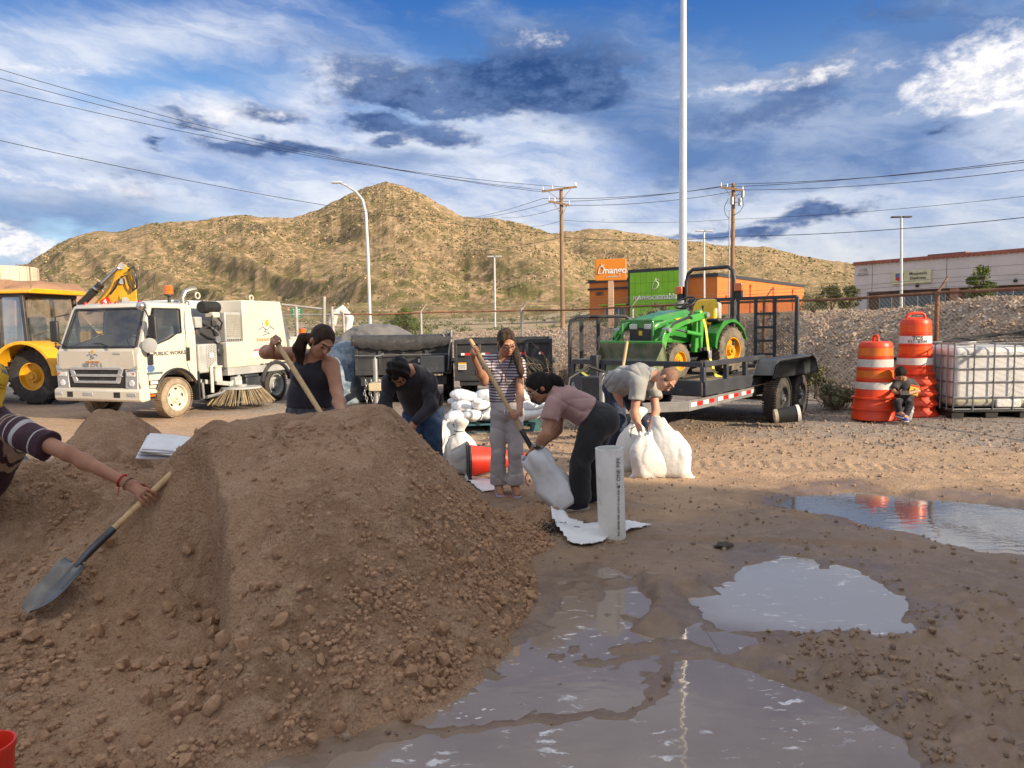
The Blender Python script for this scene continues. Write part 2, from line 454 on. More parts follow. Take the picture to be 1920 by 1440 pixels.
# ------------------------------------------------------------------ signed distance solids (bodies, clothes, bags)
class SDF:
    def __init__(s, lo, hi, h):
        s.lo = np.array(lo, np.float32); s.h = h
        s.n = np.maximum(np.ceil((np.array(hi) - s.lo) / h).astype(int) + 1, 4)
        s.F = np.full(s.n, 1.0, np.float32)
    def sub(s, lo, hi):
        a = np.clip(np.floor((np.array(lo) - s.lo) / s.h).astype(int), 0, s.n - 1)
        b = np.clip(np.ceil((np.array(hi) - s.lo) / s.h).astype(int) + 1, 0, s.n)
        sl = tuple(slice(x, y) for x, y in zip(a, b))
        ax = [np.float32(s.lo[i]) + np.arange(a[i], b[i], dtype=np.float32) * np.float32(s.h) for i in range(3)]
        return sl, ax[0][:, None, None], ax[1][None, :, None], ax[2][None, None, :]
    def _put(s, sl, d, k, mode='u'):
        A = s.F[sl]
        if A.size == 0: return
        if mode == 'u':
            if k > 0:
                h = np.clip(k - np.abs(A - d), 0, None); s.F[sl] = np.minimum(A, d) - h * h / (4 * k)
            else: s.F[sl] = np.minimum(A, d)
        elif mode == 's':
            if k > 0:
                h = np.clip(k - np.abs(A + d), 0, None); s.F[sl] = np.maximum(A, -d) + h * h / (4 * k)
            else: s.F[sl] = np.maximum(A, -d)
    def cone(s, p0, p1, r0, r1, k=0.02, flat=None, cut=None, mode='u'):
        """tapered capsule; flat=(axis, factor) widens (factor>1) along an axis; cut=list of (point, normal) planes kept on the inside"""
        p0 = np.array(p0, np.float32); p1 = np.array(p1, np.float32)
        m = max(r0, r1) * (flat[1] if flat else 1.0) + k + 3 * s.h
        sl, X, Y, Z = s.sub(np.minimum(p0, p1) - m, np.maximum(p0, p1) + m)
        dx, dy, dz = X - p0[0], Y - p0[1], Z - p0[2]
        ab = p1 - p0
        if flat:
            a = np.array(Vector(flat[0]).normalized(), np.float32); f = 1.0 / flat[1] - 1.0
            c = (dx * a[0] + dy * a[1] + dz * a[2]) * f
            dx, dy, dz = dx + c * a[0], dy + c * a[1], dz + c * a[2]
            ab = ab + a * (f * float(ab @ a))
        L2 = float(ab @ ab) + 1e-9
        t = np.clip((dx * ab[0] + dy * ab[1] + dz * ab[2]) / L2, 0, 1)
        d = np.sqrt((dx - t * ab[0]) ** 2 + (dy - t * ab[1]) ** 2 + (dz - t * ab[2]) ** 2) - (r0 + (r1 - r0) * t)
        for (q, nrm) in (cut or []):
            nrm = Vector(nrm).normalized()
            d = np.maximum(d, (X - q[0]) * nrm.x + (Y - q[1]) * nrm.y + (Z - q[2]) * nrm.z)
        s._put(sl, d, k, mode)
    def chain(s, pts, rs, k=0.02, **kw):
        for i in range(len(pts) - 1): s.cone(pts[i], pts[i + 1], rs[i], rs[i + 1], k, **kw)
    def ell(s, c, rad, rot=None, k=0.02, mode='u'):
        c = np.array(c, np.float32); m = max(rad) + k + 3 * s.h
        sl, X, Y, Z = s.sub(c - m, c + m)
        dx, dy, dz = X - c[0], Y - c[1], Z - c[2]
        R = rot or ((1, 0, 0), (0, 1, 0), (0, 0, 1))
        q = [(dx * a[0] + dy * a[1] + dz * a[2]) / r for a, r in zip(R, rad)]
        k0 = np.sqrt(q[0] ** 2 + q[1] ** 2 + q[2] ** 2) + 1e-6
        k1 = np.sqrt((q[0] / rad[0]) ** 2 + (q[1] / rad[1]) ** 2 + (q[2] / rad[2]) ** 2) + 1e-6
        s._put(sl, k0 * (k0 - 1) / k1, k, mode)
    def rbox(s, c, half, r, k=0.02):
        c = np.array(c, np.float32); m = max(half) + k + 3 * s.h
        sl, X, Y, Z = s.sub(c - m, c + m)
        q = [np.abs(A - c[i]) - (half[i] - r) for i, A in enumerate((X, Y, Z))]
        d = np.sqrt(np.maximum(q[0], 0) ** 2 + np.maximum(q[1], 0) ** 2 + np.maximum(q[2], 0) ** 2) + np.minimum(np.maximum(np.maximum(q[0], q[1]), q[2]), 0) - r
        s._put(sl, d, k)
    def creases(s, amp, freq, dirs, seed=0):
        """sharp valleys between soft panels, as in slack cloth"""
        rs = np.random.RandomState(seed); I = np.nonzero(np.abs(s.F) < 0.05)
        X, Y, Z = [np.float32(s.lo[i]) + I[i].astype(np.float32) * np.float32(s.h) for i in range(3)]
        tot = 0
        for i, d in enumerate(dirs):
            d = Vector(d).normalized(); o = rs.rand(3) * 6.28
            w = np.sin(X * 7 + o[1]) * .5 + np.sin(Z * 9 + Y * 6 + o[2]) * .5
            ph = (X * d.x + Y * d.y + Z * d.z) * freq * (1 + .4 * i) + 1.6 * w + o[0]
            tot = tot + (1 - np.abs(np.sin(ph))) ** 3 * (.5 + .5 * np.sin(X * 11 + Z * 8 + o[1] * 3))
        s.F[I] += amp * tot / len(dirs) * 1.6
    def cutplane(s, p, n):
        n = Vector(n).normalized(); sl, X, Y, Z = s.sub(s.lo, s.lo + s.n * s.h)
        s.F = np.maximum(s.F, (X - p[0]) * n.x + (Y - p[1]) * n.y + (Z - p[2]) * n.z)
    def folds(s, amp, freq, dirs, seed=0):
        rs = np.random.RandomState(seed); I = np.nonzero(np.abs(s.F) < 0.05)
        X, Y, Z = [np.float32(s.lo[i]) + I[i].astype(np.float32) * np.float32(s.h) for i in range(3)]
        tot = 0
        for i, d in enumerate(dirs):
            d = Vector(d).normalized(); o = rs.rand(3) * 6.28
            w = 0.35 * np.sin(X * freq * 0.31 + o[1]) + 0.35 * np.sin(Z * freq * 0.37 + Y * freq * .21 + o[2])
            ph = (X * d.x + Y * d.y + Z * d.z) * freq * (1 + 0.3 * i)
            tot = tot + np.sin(ph + o[0] + 2.2 * w) * (0.55 + 0.45 * np.sin(X * 9 + Z * 7 + o[1] * 3))
        s.F[I] += (amp / len(dirs)) * tot
    def arrays(s):
        F = s.F; ins = F < 0
        ins[0] = ins[-1] = False; ins[:, 0] = ins[:, -1] = False; ins[:, :, 0] = ins[:, :, -1] = False
        cnt = np.zeros(s.n - 1, np.int8)
        nx, ny, nz = s.n
        for dx in (0, 1):
            for dy in (0, 1):
                for dz in (0, 1):
                    cnt += ins[dx:nx - 1 + dx, dy:ny - 1 + dy, dz:nz - 1 + dz]
        act = (cnt > 0) & (cnt < 8)
        I = np.argwhere(act)
        idx = np.full(act.shape, -1, np.int32); idx[act] = np.arange(len(I))
        corner = np.array([(a, b, c) for a in (0, 1) for b in (0, 1) for c in (0, 1)])
        fv = np.stack([F[I[:, 0] + c[0], I[:, 1] + c[1], I[:, 2] + c[2]] for c in corner], 1)
        iv = np.stack([ins[I[:, 0] + c[0], I[:, 1] + c[1], I[:, 2] + c[2]] for c in corner], 1)
        acc = np.zeros((len(I), 3), np.float32); num = np.zeros(len(I), np.float32)
        for a in range(8):
            for b in range(a + 1, 8):
                df = corner[b] - corner[a]
                if np.abs(df).sum() != 1: continue
                mk = iv[:, a] != iv[:, b]
                den = fv[:, a] - fv[:, b]; den = np.where(np.abs(den) < 1e-9, 1e-9, den)
                tt = np.clip(fv[:, a] / den, 0, 1)
                acc += np.where(mk[:, None], corner[a][None] + tt[:, None] * df[None], 0); num += mk
        V = s.lo + (I + acc / np.maximum(num, 1)[:, None]) * s.h
        Q = []
        for ax in range(3):
            sl0 = [slice(1, -1)] * 3; sl1 = [slice(1, -1)] * 3
            sl0[ax] = slice(0, -1); sl1[ax] = slice(1, None)
            A = ins[tuple(sl0)]; B = ins[tuple(sl1)]
            for flip, M in ((False, A & ~B), (True, ~A & B)):
                E = np.argwhere(M)
                if not len(E): continue
                off = np.ones(3, int); off[ax] = 0
                E = E + off
                u, v = [(1, 2), (2, 0), (0, 1)][ax]
                q = []
                for (du, dv) in ((-1, -1), (0, -1), (0, 0), (-1, 0)):
                    K = E.copy(); K[:, u] += du; K[:, v] += dv
                    q.append(idx[K[:, 0], K[:, 1], K[:, 2]])
                q = np.stack(q, 1)
                Q.append(q[:, ::-1] if flip else q)
        return V, np.concatenate(Q, 0)
    def build(s, name, mats, parent=None, origin=None):
        V, Q = s.arrays()
        if origin is not None: V = V - np.array(origin, np.float32)
        return from_arrays(name, V, Q, mats, parent, True)
# ------------------------------------------------------------------ shared materials
M_WHITE = mat('white_truck_paint', (0.64, 0.60, 0.50), (0.59, 0.55, 0.455), 1.2, 0.30, coat=.35, dirt=((0.40, 0.32, 0.23), .22, 2.2), spec=.5)
M_GREYPAINT = mat('grey_metal_panel', (0.42, 0.43, 0.42), (0.34, 0.35, 0.34), 3, .45, dirt=((0.35, .29, .22), .25, 4))
M_BLACKM = mat('black_steel', (0.030, 0.032, 0.036), (0.05, 0.05, 0.053), 3, .45, dirt=((0.22, .18, .14), .22, 3.5))
M_DARKBLUE = mat('charcoal_steel', (0.035, 0.04, 0.05), (0.05, 0.056, 0.066), 3, .42, dirt=((0.20, .17, .14), .15, 5))
M_BLACKP = mat('black_plastic', (0.02, 0.02, 0.021), (0.03, 0.03, 0.03), 6, .5)
M_TYRE = mat('tyre_rubber', (0.028, 0.027, 0.026), (0.045, 0.042, 0.038), 6, .85, bump=.003, bscale=60, dirt=((0.30, .23, .165), .30, 3))
M_TYREMUD = mat('muddy_tyre', (0.27, 0.205, 0.14), (0.36, 0.28, 0.195), 7, .95, bump=.012, bscale=30, dirt=((0.10, .085, .07), .30, 5))
M_CHROME = mat('bright_metal', (0.62, 0.62, 0.62), (0.5, 0.5, 0.5), 5, .25, metal=1.0)
M_STEEL = mat('galvanised_steel', (0.42, 0.43, 0.43), (0.34, 0.34, 0.345), 6, .45, metal=.7)
M_LENS = mat('lamp_lens', (0.75, 0.76, 0.76), (0.6, 0.62, 0.63), 20, .1, spec=.8, coat=.6)
M_AMBER = mat('amber_lens', (0.80, 0.17, 0.015), (0.68, 0.12, 0.01), 30, .18, coat=.6)
M_REDL = mat('red_lens', (0.55, 0.02, 0.015), None, 30, .2, coat=.5)
M_RED = mat('red_tape', (0.62, 0.02, 0.02), None, 30, .4)
M_WTAPE = mat('white_tape', (0.78, 0.77, 0.74), None, 30, .4)
M_YEL = mat('machine_yellow', (0.78, 0.40, 0.015), (0.70, 0.34, 0.012), 3, .35, coat=.3, dirt=((0.42, .31, .2), .25, 3))
M_GLASS = emis_free_glass('windscreen_glass', (0.80, 0.88, 0.88), .02, .06, .12)
M_GLASSD = emis_free_glass('cab_glass', (0.70, 0.78, 0.74), .03, .10, .35)
M_INT = mat('cab_interior', (0.06, 0.06, 0.062), (0.10, 0.10, 0.10), 4, .8)
M_PRINTD = mat('dark_print', (0.05, 0.055, 0.06), None, 40, .5)
M_PRINTO = mat('orange_print', (0.62, 0.25, 0.04), None, 40, .5)
M_PRINTB = mat('blue_print', (0.09, 0.16, 0.34), None, 40, .5)
M_SUN = mat('yellow_print', (0.85, 0.42, 0.02), None, 40, .5)
M_CREAMRIM = mat('cream_rim', (0.70, 0.66, 0.54), (0.58, 0.53, 0.42), 5, .4, dirt=((0.4, .31, .21), .3, 5))
M_RIMY = mat('yellow_rim', (0.70, 0.36, 0.015), (0.62, 0.30, 0.012), 5, .4, dirt=((0.36, .26, .16), .3, 4))

# ------------------------------------------------------------------ ground, puddles, piles
def interp(x, xs, ys): return np.interp(x, xs, ys)
def poly_sd(px, py, poly):
    """signed distance (negative inside) to a polygon, numpy"""
    d = np.full(px.shape, 1e9); inside = np.zeros(px.shape, bool); n = len(poly)
    for i in range(n):
        ax, ay = poly[i]; bx, by = poly[(i + 1) % n]
        ex, ey = bx - ax, by - ay; wx, wy = px - ax, py - ay
        t = np.clip((wx * ex + wy * ey) / (ex * ex + ey * ey), 0, 1)
        d = np.minimum(d, (wx - ex * t) ** 2 + (wy - ey * t) ** 2)
        c = ((ay > py) != (by > py)) & (px < (bx - ax) * (py - ay) / ((by - ay) if by != ay else 1e-9) + ax)
        inside ^= c
    d = np.sqrt(d); return np.where(inside, -d, d)
def gpoly(pts): return [tuple(G(x, y)[:2]) for x, y in pts]
PUD = [gpoly([(1455, 948), (1500, 928), (1600, 921), (1750, 936), (1920, 950), (2160, 962), (2160, 1075), (1920, 1038), (1760, 1012), (1650, 988), (1560, 966)]),
       gpoly([(1385, 1072), (1420, 1046), (1480, 1040), (1570, 1062), (1620, 1085), (1700, 1118), (1740, 1148), (1690, 1172), (1560, 1186), (1430, 1186), (1330, 1168), (1305, 1140), (1350, 1110), (1375, 1090)]),
       gpoly([(640, 1410), (760, 1385), (930, 1362), (1080, 1350), (1200, 1345), (1260, 1290), (1262, 1236), (1330, 1232), (1430, 1262), (1540, 1300), (1640, 1340), (1712, 1385), (1730, 1440), (1735, 1620), (560, 1620)]),
       gpoly([(560, 1440), (700, 1430), (640, 1640), (200, 1640), (330, 1420)])]
FILM = [gpoly([(1050, 1072), (1110, 1052), (1190, 1080), (1235, 1120), (1225, 1150), (1180, 1180), (1235, 1200), (1300, 1180), (1305, 1140), (1360, 1165), (1440, 1188), (1400, 1205), (1330, 1232), (1262, 1290), (1210, 1346), (930, 1364), (700, 1404), (640, 1440), (420, 1440), (560, 1410), (760, 1370), (850, 1290), (890, 1250), (1000, 1190), (1050, 1140)]),
        gpoly([(1300, 1150), (1350, 1165), (1300, 1250), (1220, 1290), (1230, 1230)])]
WATER_Z = -0.012
def puddle_sd(X, Y):
    d = poly_sd(X, Y, PUD[0])
    for p in PUD[1:]: d = np.minimum(d, poly_sd(X, Y, p))
    return d
def film_sd(X, Y):
    return np.minimum(poly_sd(X, Y, FILM[0]), poly_sd(X, Y, FILM[1]))
FENCE = [(-9.0, 23.2), (-5.2, 22.2), (-2.75, 21.8), (0.33, 21.3), (3.2, 18.8), (5.6, 15.8), (7.35, 12.3), (9.2, 8.7), (10.9, 5.4), (13.6, 3.4), (19, 1.6), (30, 0)]

def ground_z(X, Y, near=True):
    z = np.zeros_like(X)
    if near:
        w = sstep(14, 7, Y) * sstep(-9, -5, X)
        lump = np.clip(fbm(X * 2.3, Y * 2.3, 4) + 0.25, 0, None)
        z += w * 0.020 * lump + sstep(30, 8, Y) * 0.012 * np.clip(fbm(X * 7, Y * 7, 3) + .3, 0, None)
        # churned mud on the right
        m = np.exp(-((X - 2.0) / 1.0) ** 2 - ((Y - 2.75) / 0.75) ** 2) + 0.8 * np.exp(-((X - 1.45) / .35) ** 2 - ((Y - 2.75) / .3) ** 2) + .7 * np.exp(-((X - 2.6) / .8) ** 2 - ((Y - 3.6) / .5) ** 2)
        z += m * (0.085 * np.clip(fbm(X * 6.1, Y * 6.1, 5, 0.65) + .12, 0, None) + 0.05 * np.clip(ridged(X * 3.1, Y * 3.1, 3), 0, None))
        rgh = sstep(0.9, 1.7, X) * sstep(3.9, 3.2, Y)
        z += rgh * (0.050 * np.clip(fbm(X * 9, Y * 9, 4, .65) + .08, 0, None) + 0.030 * np.clip(fbm(X * 24, Y * 24, 2), 0, None))
        z += sstep(6.6, 5.5, Y) * 0.016 * np.clip(fbm(X * 13, Y * 13, 3, .6), 0, None)
        # low mud bars beside the pile
        a = G(1270, 1115); b = G(1230, 1160); c = G(1300, 1090)
        for (q, rx, ry, h) in ((a, .26, .15, .05), (b, .2, .13, .045), (c, .3, .2, .04), (G(1230, 1205), .18, .06, .05), (G(1160, 1090), .2, .12, .03)):
            z += h * np.exp(-((X - q.x) / rx) ** 2 - ((Y - q.y) / ry) ** 2) * (1 + 1.3 * fbm(X * 8, Y * 8, 3))
        # wheel ruts in the sunlit strip
        for rx_ in (5.75, 6.25, 7.35): z += -0.014 * np.exp(-(((X * .14 + Y) - rx_ - .15 * fbm(X * .5, Y * 0, 2)) / .10) ** 2) * sstep(.3, 1.2, X) + .010 * np.exp(-(((X * .14 + Y) - rx_ - .2) / .06) ** 2) * sstep(.3, 1.2, X) + .014 * sstep(.3, 1.2, X) * (np.abs(Y + .14 * X - 6.5) < 1.3) * .5
        r = np.abs(((X * 0.2 + Y) - 8.2)) < 0.16
        z += r * 0.012 * (np.sin((X - Y * .2) * 46) > 0.2)
        sd = puddle_sd(X, Y) + (0.16 * sstep(3.1, 3.6, Y) + .05) * fbm(X * 3.2, Y * 3.2, 4) * sstep(9, 3, Y) + 0.05 * fbm(X * 14, Y * 14, 3)
        fd = film_sd(X, Y) + 0.10 * fbm(X * 5, Y * 5, 3)
        fm = sstep(0.07, -0.05, fd)
        z = z * (1 - 0.55 * fm) + fm * (-0.036 + 0.062 * np.clip(fbm(X * 4.6, Y * 6.0, 5, .62) + 0.10, -.3, None))
        z = z * sstep(-0.02, 0.22, sd) + (-0.055) * sstep(0.05, -0.12, sd)
    z += 0.06 * sstep(4.0, 7.0, X) * sstep(8, 11, Y)
    z += np.clip((Y - 32) * 0.0205, 0, None) * sstep(500, 200, Y) + 4.0 * sstep(200, 500, Y)
    z += sstep(6, 24, X) * sstep(16, 40, Y) * 1.1
    return z

def lines(core0, core1, step, out0, out1, grow=1.16):
    c = list(np.arange(core0, core1 + 1e-6, step)); s = step; v = c[-1]
    while v < out1: s *= grow; v += s; c.append(v)
    s = step; v = c[0]; pre = []
    while v > out0: s *= grow; v -= s; pre.append(v)
    return np.array(pre[::-1] + c)

def soil_material(name, kind):
    m = bpy.data.materials.new(name); m.use_nodes = True; t = m.node_tree; g = NG(t); bs = t.nodes['Principled BSDF']
    co = g.coord('Object'); x, y, z = g.sep(co)
    n1 = g.noise(co, 1.1, 6, 0.6); n2 = g.noise(co, 9.0, 6, 0.65); n3 = g.noise(co, 110.0, 3, 0.75); v = g.voro(co, 55.0)
    if kind == 'pile':
        c = g.mix(g.ss(n1, 0.38, 0.62), (0.47, 0.295, 0.18), (0.33, 0.20, 0.12))
        c = g.mix(g.ss(n2, 0.42, 0.68), c, (0.52, 0.345, 0.225))
        c = g.mix(g.m('MULTIPLY', g.ss(n3, 0.48, 0.66), 0.75), c, (0.22, 0.13, 0.08))
        g.put(bs.inputs['Roughness'], 0.95); bs.inputs['Specular IOR Level'].default_value = 0.15
        hgt = g.m('ADD', g.m('MULTIPLY', g.noise(co, 38.0, 7, 0.7), 1.0), g.m('MULTIPLY', g.voro(co, 48.0), -0.5))
        dist = 0.03
    else:
        at = t.nodes.new('ShaderNodeAttribute'); at.attribute_name = 'wet'; wet = at.outputs['Fac']
        c = g.mix(g.ss(n1, 0.35, 0.65), (0.44, 0.295, 0.185), (0.35, 0.23, 0.145))
        c = g.mix(g.ss(n2, 0.45, 0.7), c, (0.48, 0.335, 0.215))
        # grey crushed-stone surface of the back of the yard
        sx = g.m('ADD', g.m('MULTIPLY', x, 0.42), y)
        gr = g.ss(g.m('ADD', sx, g.m('MULTIPLY', g.m('SUBTRACT', n1, 0.5), 5.0)), 10.2, 12.2)
        sn = g.m('MULTIPLY', g.ss(y, 40, 24), gr)
        peb = g.voro(co, 34.0, out=1)
        px_, py_, pz_ = g.sep(peb)
        stone = g.mix(px_, (0.115, 0.10, 0.092), (0.36, 0.31, 0.27))
        stone = g.mix(g.ss(py_, 0.75, 0.9), stone, (0.5, 0.44, 0.37))
        c = g.mix(g.m('MULTIPLY', sn, 0.9), c, stone)
        fr = g.m('MULTIPLY', g.m('MULTIPLY', g.ss(py_, 0.72, 0.84), 0.55), g.ss(y, 6.0, 8.5))
        c = g.mix(fr, c, g.mix(px_, (0.12, 0.1, 0.085), (0.42, 0.36, 0.3)))
        # far desert floor
        ds = g.ss(y, 26, 40)
        c = g.mix(ds, c, g.mix(g.ss(g.noise(co, 0.35, 8, 0.7), 0.4, 0.62), (0.46, 0.34, 0.22), (0.20, 0.19, 0.09)))
        wd = g.mix(1.0, c, (0.44, 0.43, 0.44), 'MULTIPLY')
        c = g.mix(wet, c, wd)
        c = g.mix(g.m('MULTIPLY', g.ss(n3, 0.5, 0.74), 0.35), c, (0.15, 0.105, 0.072))
        g.put(bs.inputs['Roughness'], g.m('MULTIPLY_ADD', g.ss(wet, 0.45, 1.0), -0.64, 0.92)); bs.inputs['Specular IOR Level'].default_value = 0.5
        hgt = g.m('ADD', g.noise(co, 30.0, 7, 0.7), g.m('MULTIPLY', g.voro(co, 34.0), -0.55))
        dist = 0.014
    g.put(bs.inputs['Base Color'], c)
    b = t.nodes.new('ShaderNodeBump'); b.inputs['Distance'].default_value = dist; b.inputs['Strength'].default_value = 0.9
    if kind != 'pile':
        g.put(b.inputs['Strength'], g.m('MULTIPLY_ADD', wet, -0.6, 0.9))
    t.links.new(hgt, b.inputs['Height']); t.links.new(b.outputs[0], bs.inputs['Normal'])
    return m
M_SOIL = soil_material('yard_soil', 'ground')
M_SAND = soil_material('damp_sand', 'pile')

def build_ground():
    xs = lines(-3.2, 6.0, 0.028, -2600, 2600, 1.13); ys = lines(1.6, 9.2, 0.026, -60, 3000, 1.10)
    X, Y = np.meshgrid(xs, ys)
    Z = ground_z(X, Y)
    o = from_arrays('ground', np.stack([X.ravel(), Y.ravel(), Z.ravel()], 1), grid_faces(len(xs), len(ys)), M_SOIL)
    wet = np.zeros_like(X); k = (Y < 12) & (Y > 0) & (np.abs(X) < 9)
    sd = puddle_sd(X[k], Y[k]); fd = film_sd(X[k], Y[k])
    n = fbm(X[k] * 2.5, Y[k] * 2.5, 4)
    w = np.maximum(sstep(0.50, 0.04, sd + 0.3 * n), sstep(0.42, 0.02, fd + 0.25 * n))
    wet[k] = np.maximum(w, 0.78 * sstep(7.0, 5.2, Y[k] + 1.5 * n))
    at = o.data.attributes.new('wet', 'FLOAT', 'POINT'); at.data.foreach_set('value', wet.ravel().astype(np.float32))
    tag(o, 'brown damp sandy yard with wheel ruts and gravel', kind='structure')
build_ground()

def water_material(name='muddy_water', c1=(0.31, 0.245, 0.195), c2=(0.25, 0.195, 0.155), foam=.47, ior=1.52):
    m = bpy.data.materials.new(name); m.use_nodes = True; t = m.node_tree; g = NG(t); bs = t.nodes['Principled BSDF']
    co = g.coord('Object')
    n = g.noise(co, 1.3, 5, 0.6)
    c = g.mix(g.ss(n, 0.3, 0.7), c1, c2)
    if name == 'muddy_water':                         # silty middle puddle: pale base painted in for bright sky reflection
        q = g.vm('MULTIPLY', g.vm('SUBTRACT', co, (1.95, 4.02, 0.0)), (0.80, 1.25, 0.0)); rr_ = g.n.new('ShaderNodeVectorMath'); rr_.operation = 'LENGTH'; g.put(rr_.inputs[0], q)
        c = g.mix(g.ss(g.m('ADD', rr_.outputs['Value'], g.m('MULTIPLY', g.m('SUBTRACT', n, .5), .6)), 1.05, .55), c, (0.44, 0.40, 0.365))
    # scum and froth drifting on the surface: rings around bubbles and streaks
    w = g.vm('ADD', co, g.vm('SCALE', g.noise(co, 5.0, 4, 0.6, color=True), scale=0.16))
    cell = g.ss(g.noise(g.vm('MULTIPLY', w, (5.0, 15.0, 1.0)), 1.6, 4, .6), .58, .66)
    where = g.ss(g.noise(co, 1.7, 5, 0.65, 0.6), foam, foam + .13)
    f1 = g.m('MULTIPLY', cell, where)
    v2 = g.voro(g.vm('MULTIPLY', w, (1.0, 1.8, 1.0)), 17.0)
    spots = g.m('MULTIPLY', g.ss(v2, 0.24, 0.15), g.ss(g.noise(co, 2.4, 3, 0.6), 0.56, 0.66))
    f = g.m('MINIMUM', g.m('ADD', g.m('MULTIPLY', f1, .75), g.m('MULTIPLY', spots, .7)), 0.8)
    c = g.mix(f, c, (0.80, 0.79, 0.80))
    g.put(bs.inputs['Base Color'], c); bs.inputs['IOR'].default_value = ior
    g.put(bs.inputs['Roughness'], g.m('MULTIPLY_ADD', f, 0.4, 0.035))
    b = t.nodes.new('ShaderNodeBump'); b.inputs['Distance'].default_value = 0.0016; b.inputs['Strength'].default_value = 0.5
    rip = g.noise(g.vm('MULTIPLY', co, (1.0, 2.0, 1.0)), 7.0, 2, 0.5)
    t.links.new(g.m('MULTIPLY_ADD', f, 0.6, rip), b.inputs['Height']); t.links.new(b.outputs[0], bs.inputs['Normal'])
    return m
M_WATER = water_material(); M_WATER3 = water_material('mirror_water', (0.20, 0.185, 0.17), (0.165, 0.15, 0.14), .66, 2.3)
for nm, (x0, x1, y0, y1), lb in (('puddle_water', (1.6, 9.0, 4.755, 7.6), 'long grey puddle mirroring the orange drums'),
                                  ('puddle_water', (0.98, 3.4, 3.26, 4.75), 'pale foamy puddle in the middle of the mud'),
                                  ('puddle_water', (-3.0, 2.6, 0.8, 3.25), 'dark muddy puddle at the front edge of the picture')):
    sh = [(x0, y0, WATER_Z), (x1, y0, WATER_Z), (x1, y1, WATER_Z), (x0, y1, WATER_Z)]
    if 'drums' in lb: sh = [(x0, y0, WATER_Z), (3.405, y0, WATER_Z), (3.405, 3.3, WATER_Z), (x1, 3.3, WATER_Z)] + sh[2:]
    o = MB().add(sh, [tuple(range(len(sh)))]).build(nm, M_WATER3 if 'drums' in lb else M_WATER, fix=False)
    tag(o, lb, kind='structure')
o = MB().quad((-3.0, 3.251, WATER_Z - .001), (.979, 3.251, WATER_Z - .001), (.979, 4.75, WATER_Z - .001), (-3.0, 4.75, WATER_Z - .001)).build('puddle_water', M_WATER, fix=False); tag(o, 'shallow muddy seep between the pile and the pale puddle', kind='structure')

# --- sand piles
def pile_z(X, Y):
    xc, yc, H = -1.13, 4.62, 1.46
    dx, dy = X - xc, Y - yc
    a = np.where(dx > 0, 1.27, 2.25); b = np.where(dy > 0, 1.25, 2.14)
    wob = 1 + 0.06 * fbm(X * 1.3, Y * 1.3, 3)
    s = np.sqrt((dx / a) ** 2 + (dy / b) ** 2) / wob
    zc = H * (1 - s)
    zc = np.where(s > 0.86, zc + 0.05 * ((s - 0.86) / 0.2).clip(0, 1) ** 2, zc)      # apron
    cap = 1.055 + 0.10 * (X - xc) + 0.33 * np.clip(Y - 4.55, -2, 0) - 0.25 * np.clip(Y - 4.8, 0, 3) - 0.2 * np.clip(-1.75 - X, 0, 3)
    zc = -smax(-zc, -cap, 0.05)
    # dug-out face on the left
    ex = interp(Y, [2.6, 3.0, 3.25, 3.6, 3.95, 4.25, 4.6, 5.2], [-1.14, -1.26, -1.32, -1.49, -1.66, -1.98, -2.45, -3.3]) + 0.05 * fbm(X * 3 + 5, Y * 5, 3)
    inn = ex - X
    face = 0.11 + 0.84 * (Y - 3.34) - 0.09 * inn + 0.05 * fbm(X * 2.2, Y * 4.0, 3)
    face = np.maximum(face, 0.09 + 0.05 * (Y - 2.6))
    scoop = np.minimum(zc, face)
    k = sstep(0.0, 0.075, inn)
    scoop = scoop - 0.36 * np.clip(1 - inn / .85, 0, 1) ** 1.3 * sstep(3.0, 3.28, Y) * sstep(4.15, 3.7, Y)
    z = zc * (1 - k) + scoop * k
    z = z + 0.15 * np.exp(-((X + 1.86) / .25) ** 2 - ((Y - 4.22) / .26) ** 2)
    # trampled apron, lower left
    ap = 0.13 * sstep(-0.7, -1.6, X) * sstep(2.0, 2.9, Y) * sstep(6.2, 5.4, Y) + 0.05 * fbm(X * 1.7, Y * 1.7, 3) * sstep(-1.0, -1.6, X)
    z = smax(z, ap - 0.10 * sstep(-1.3, -0.7, X) - 0.1 * sstep(2.5, 2.2, Y), 0.06)
    # rest of an older heap behind the shovel
    zl = 0.66 * np.exp(-((Y - 4.95 + 0.12 * (X + 3)) / 0.72) ** 2) * sstep(-6.2, -4.6, X) * sstep(-1.4, -2.3, X) * (1 + 0.22 * fbm(X * 1.6, Y * 1.6, 3))
    zl = zl + 0.10 * np.clip(ridged(X * 1.5 - Y * .8, Y * .5, 3), -.4, 1) * sstep(-1.6, -2.2, X) * np.exp(-((Y - 4.6) / 0.9) ** 2)
    z = smax(z, zl - 0.10 * sstep(-2.0, -1.3, X) - .1 * sstep(3.4, 2.9, Y), 0.05)
    # small toe towards the shovellers on the right
    z = np.maximum(z, -0.07 + 0.18 * np.exp(-((X - 0.22) / .30) ** 2 - ((Y - 5.75) / .30) ** 2) * (1 + .5 * fbm(X * 5, Y * 5, 3)))
    z = np.maximum(z, -0.07 + 0.31 * np.exp(-((X + 0.2) / .42) ** 2 - ((Y - 5.1) / .5) ** 2))
    return z
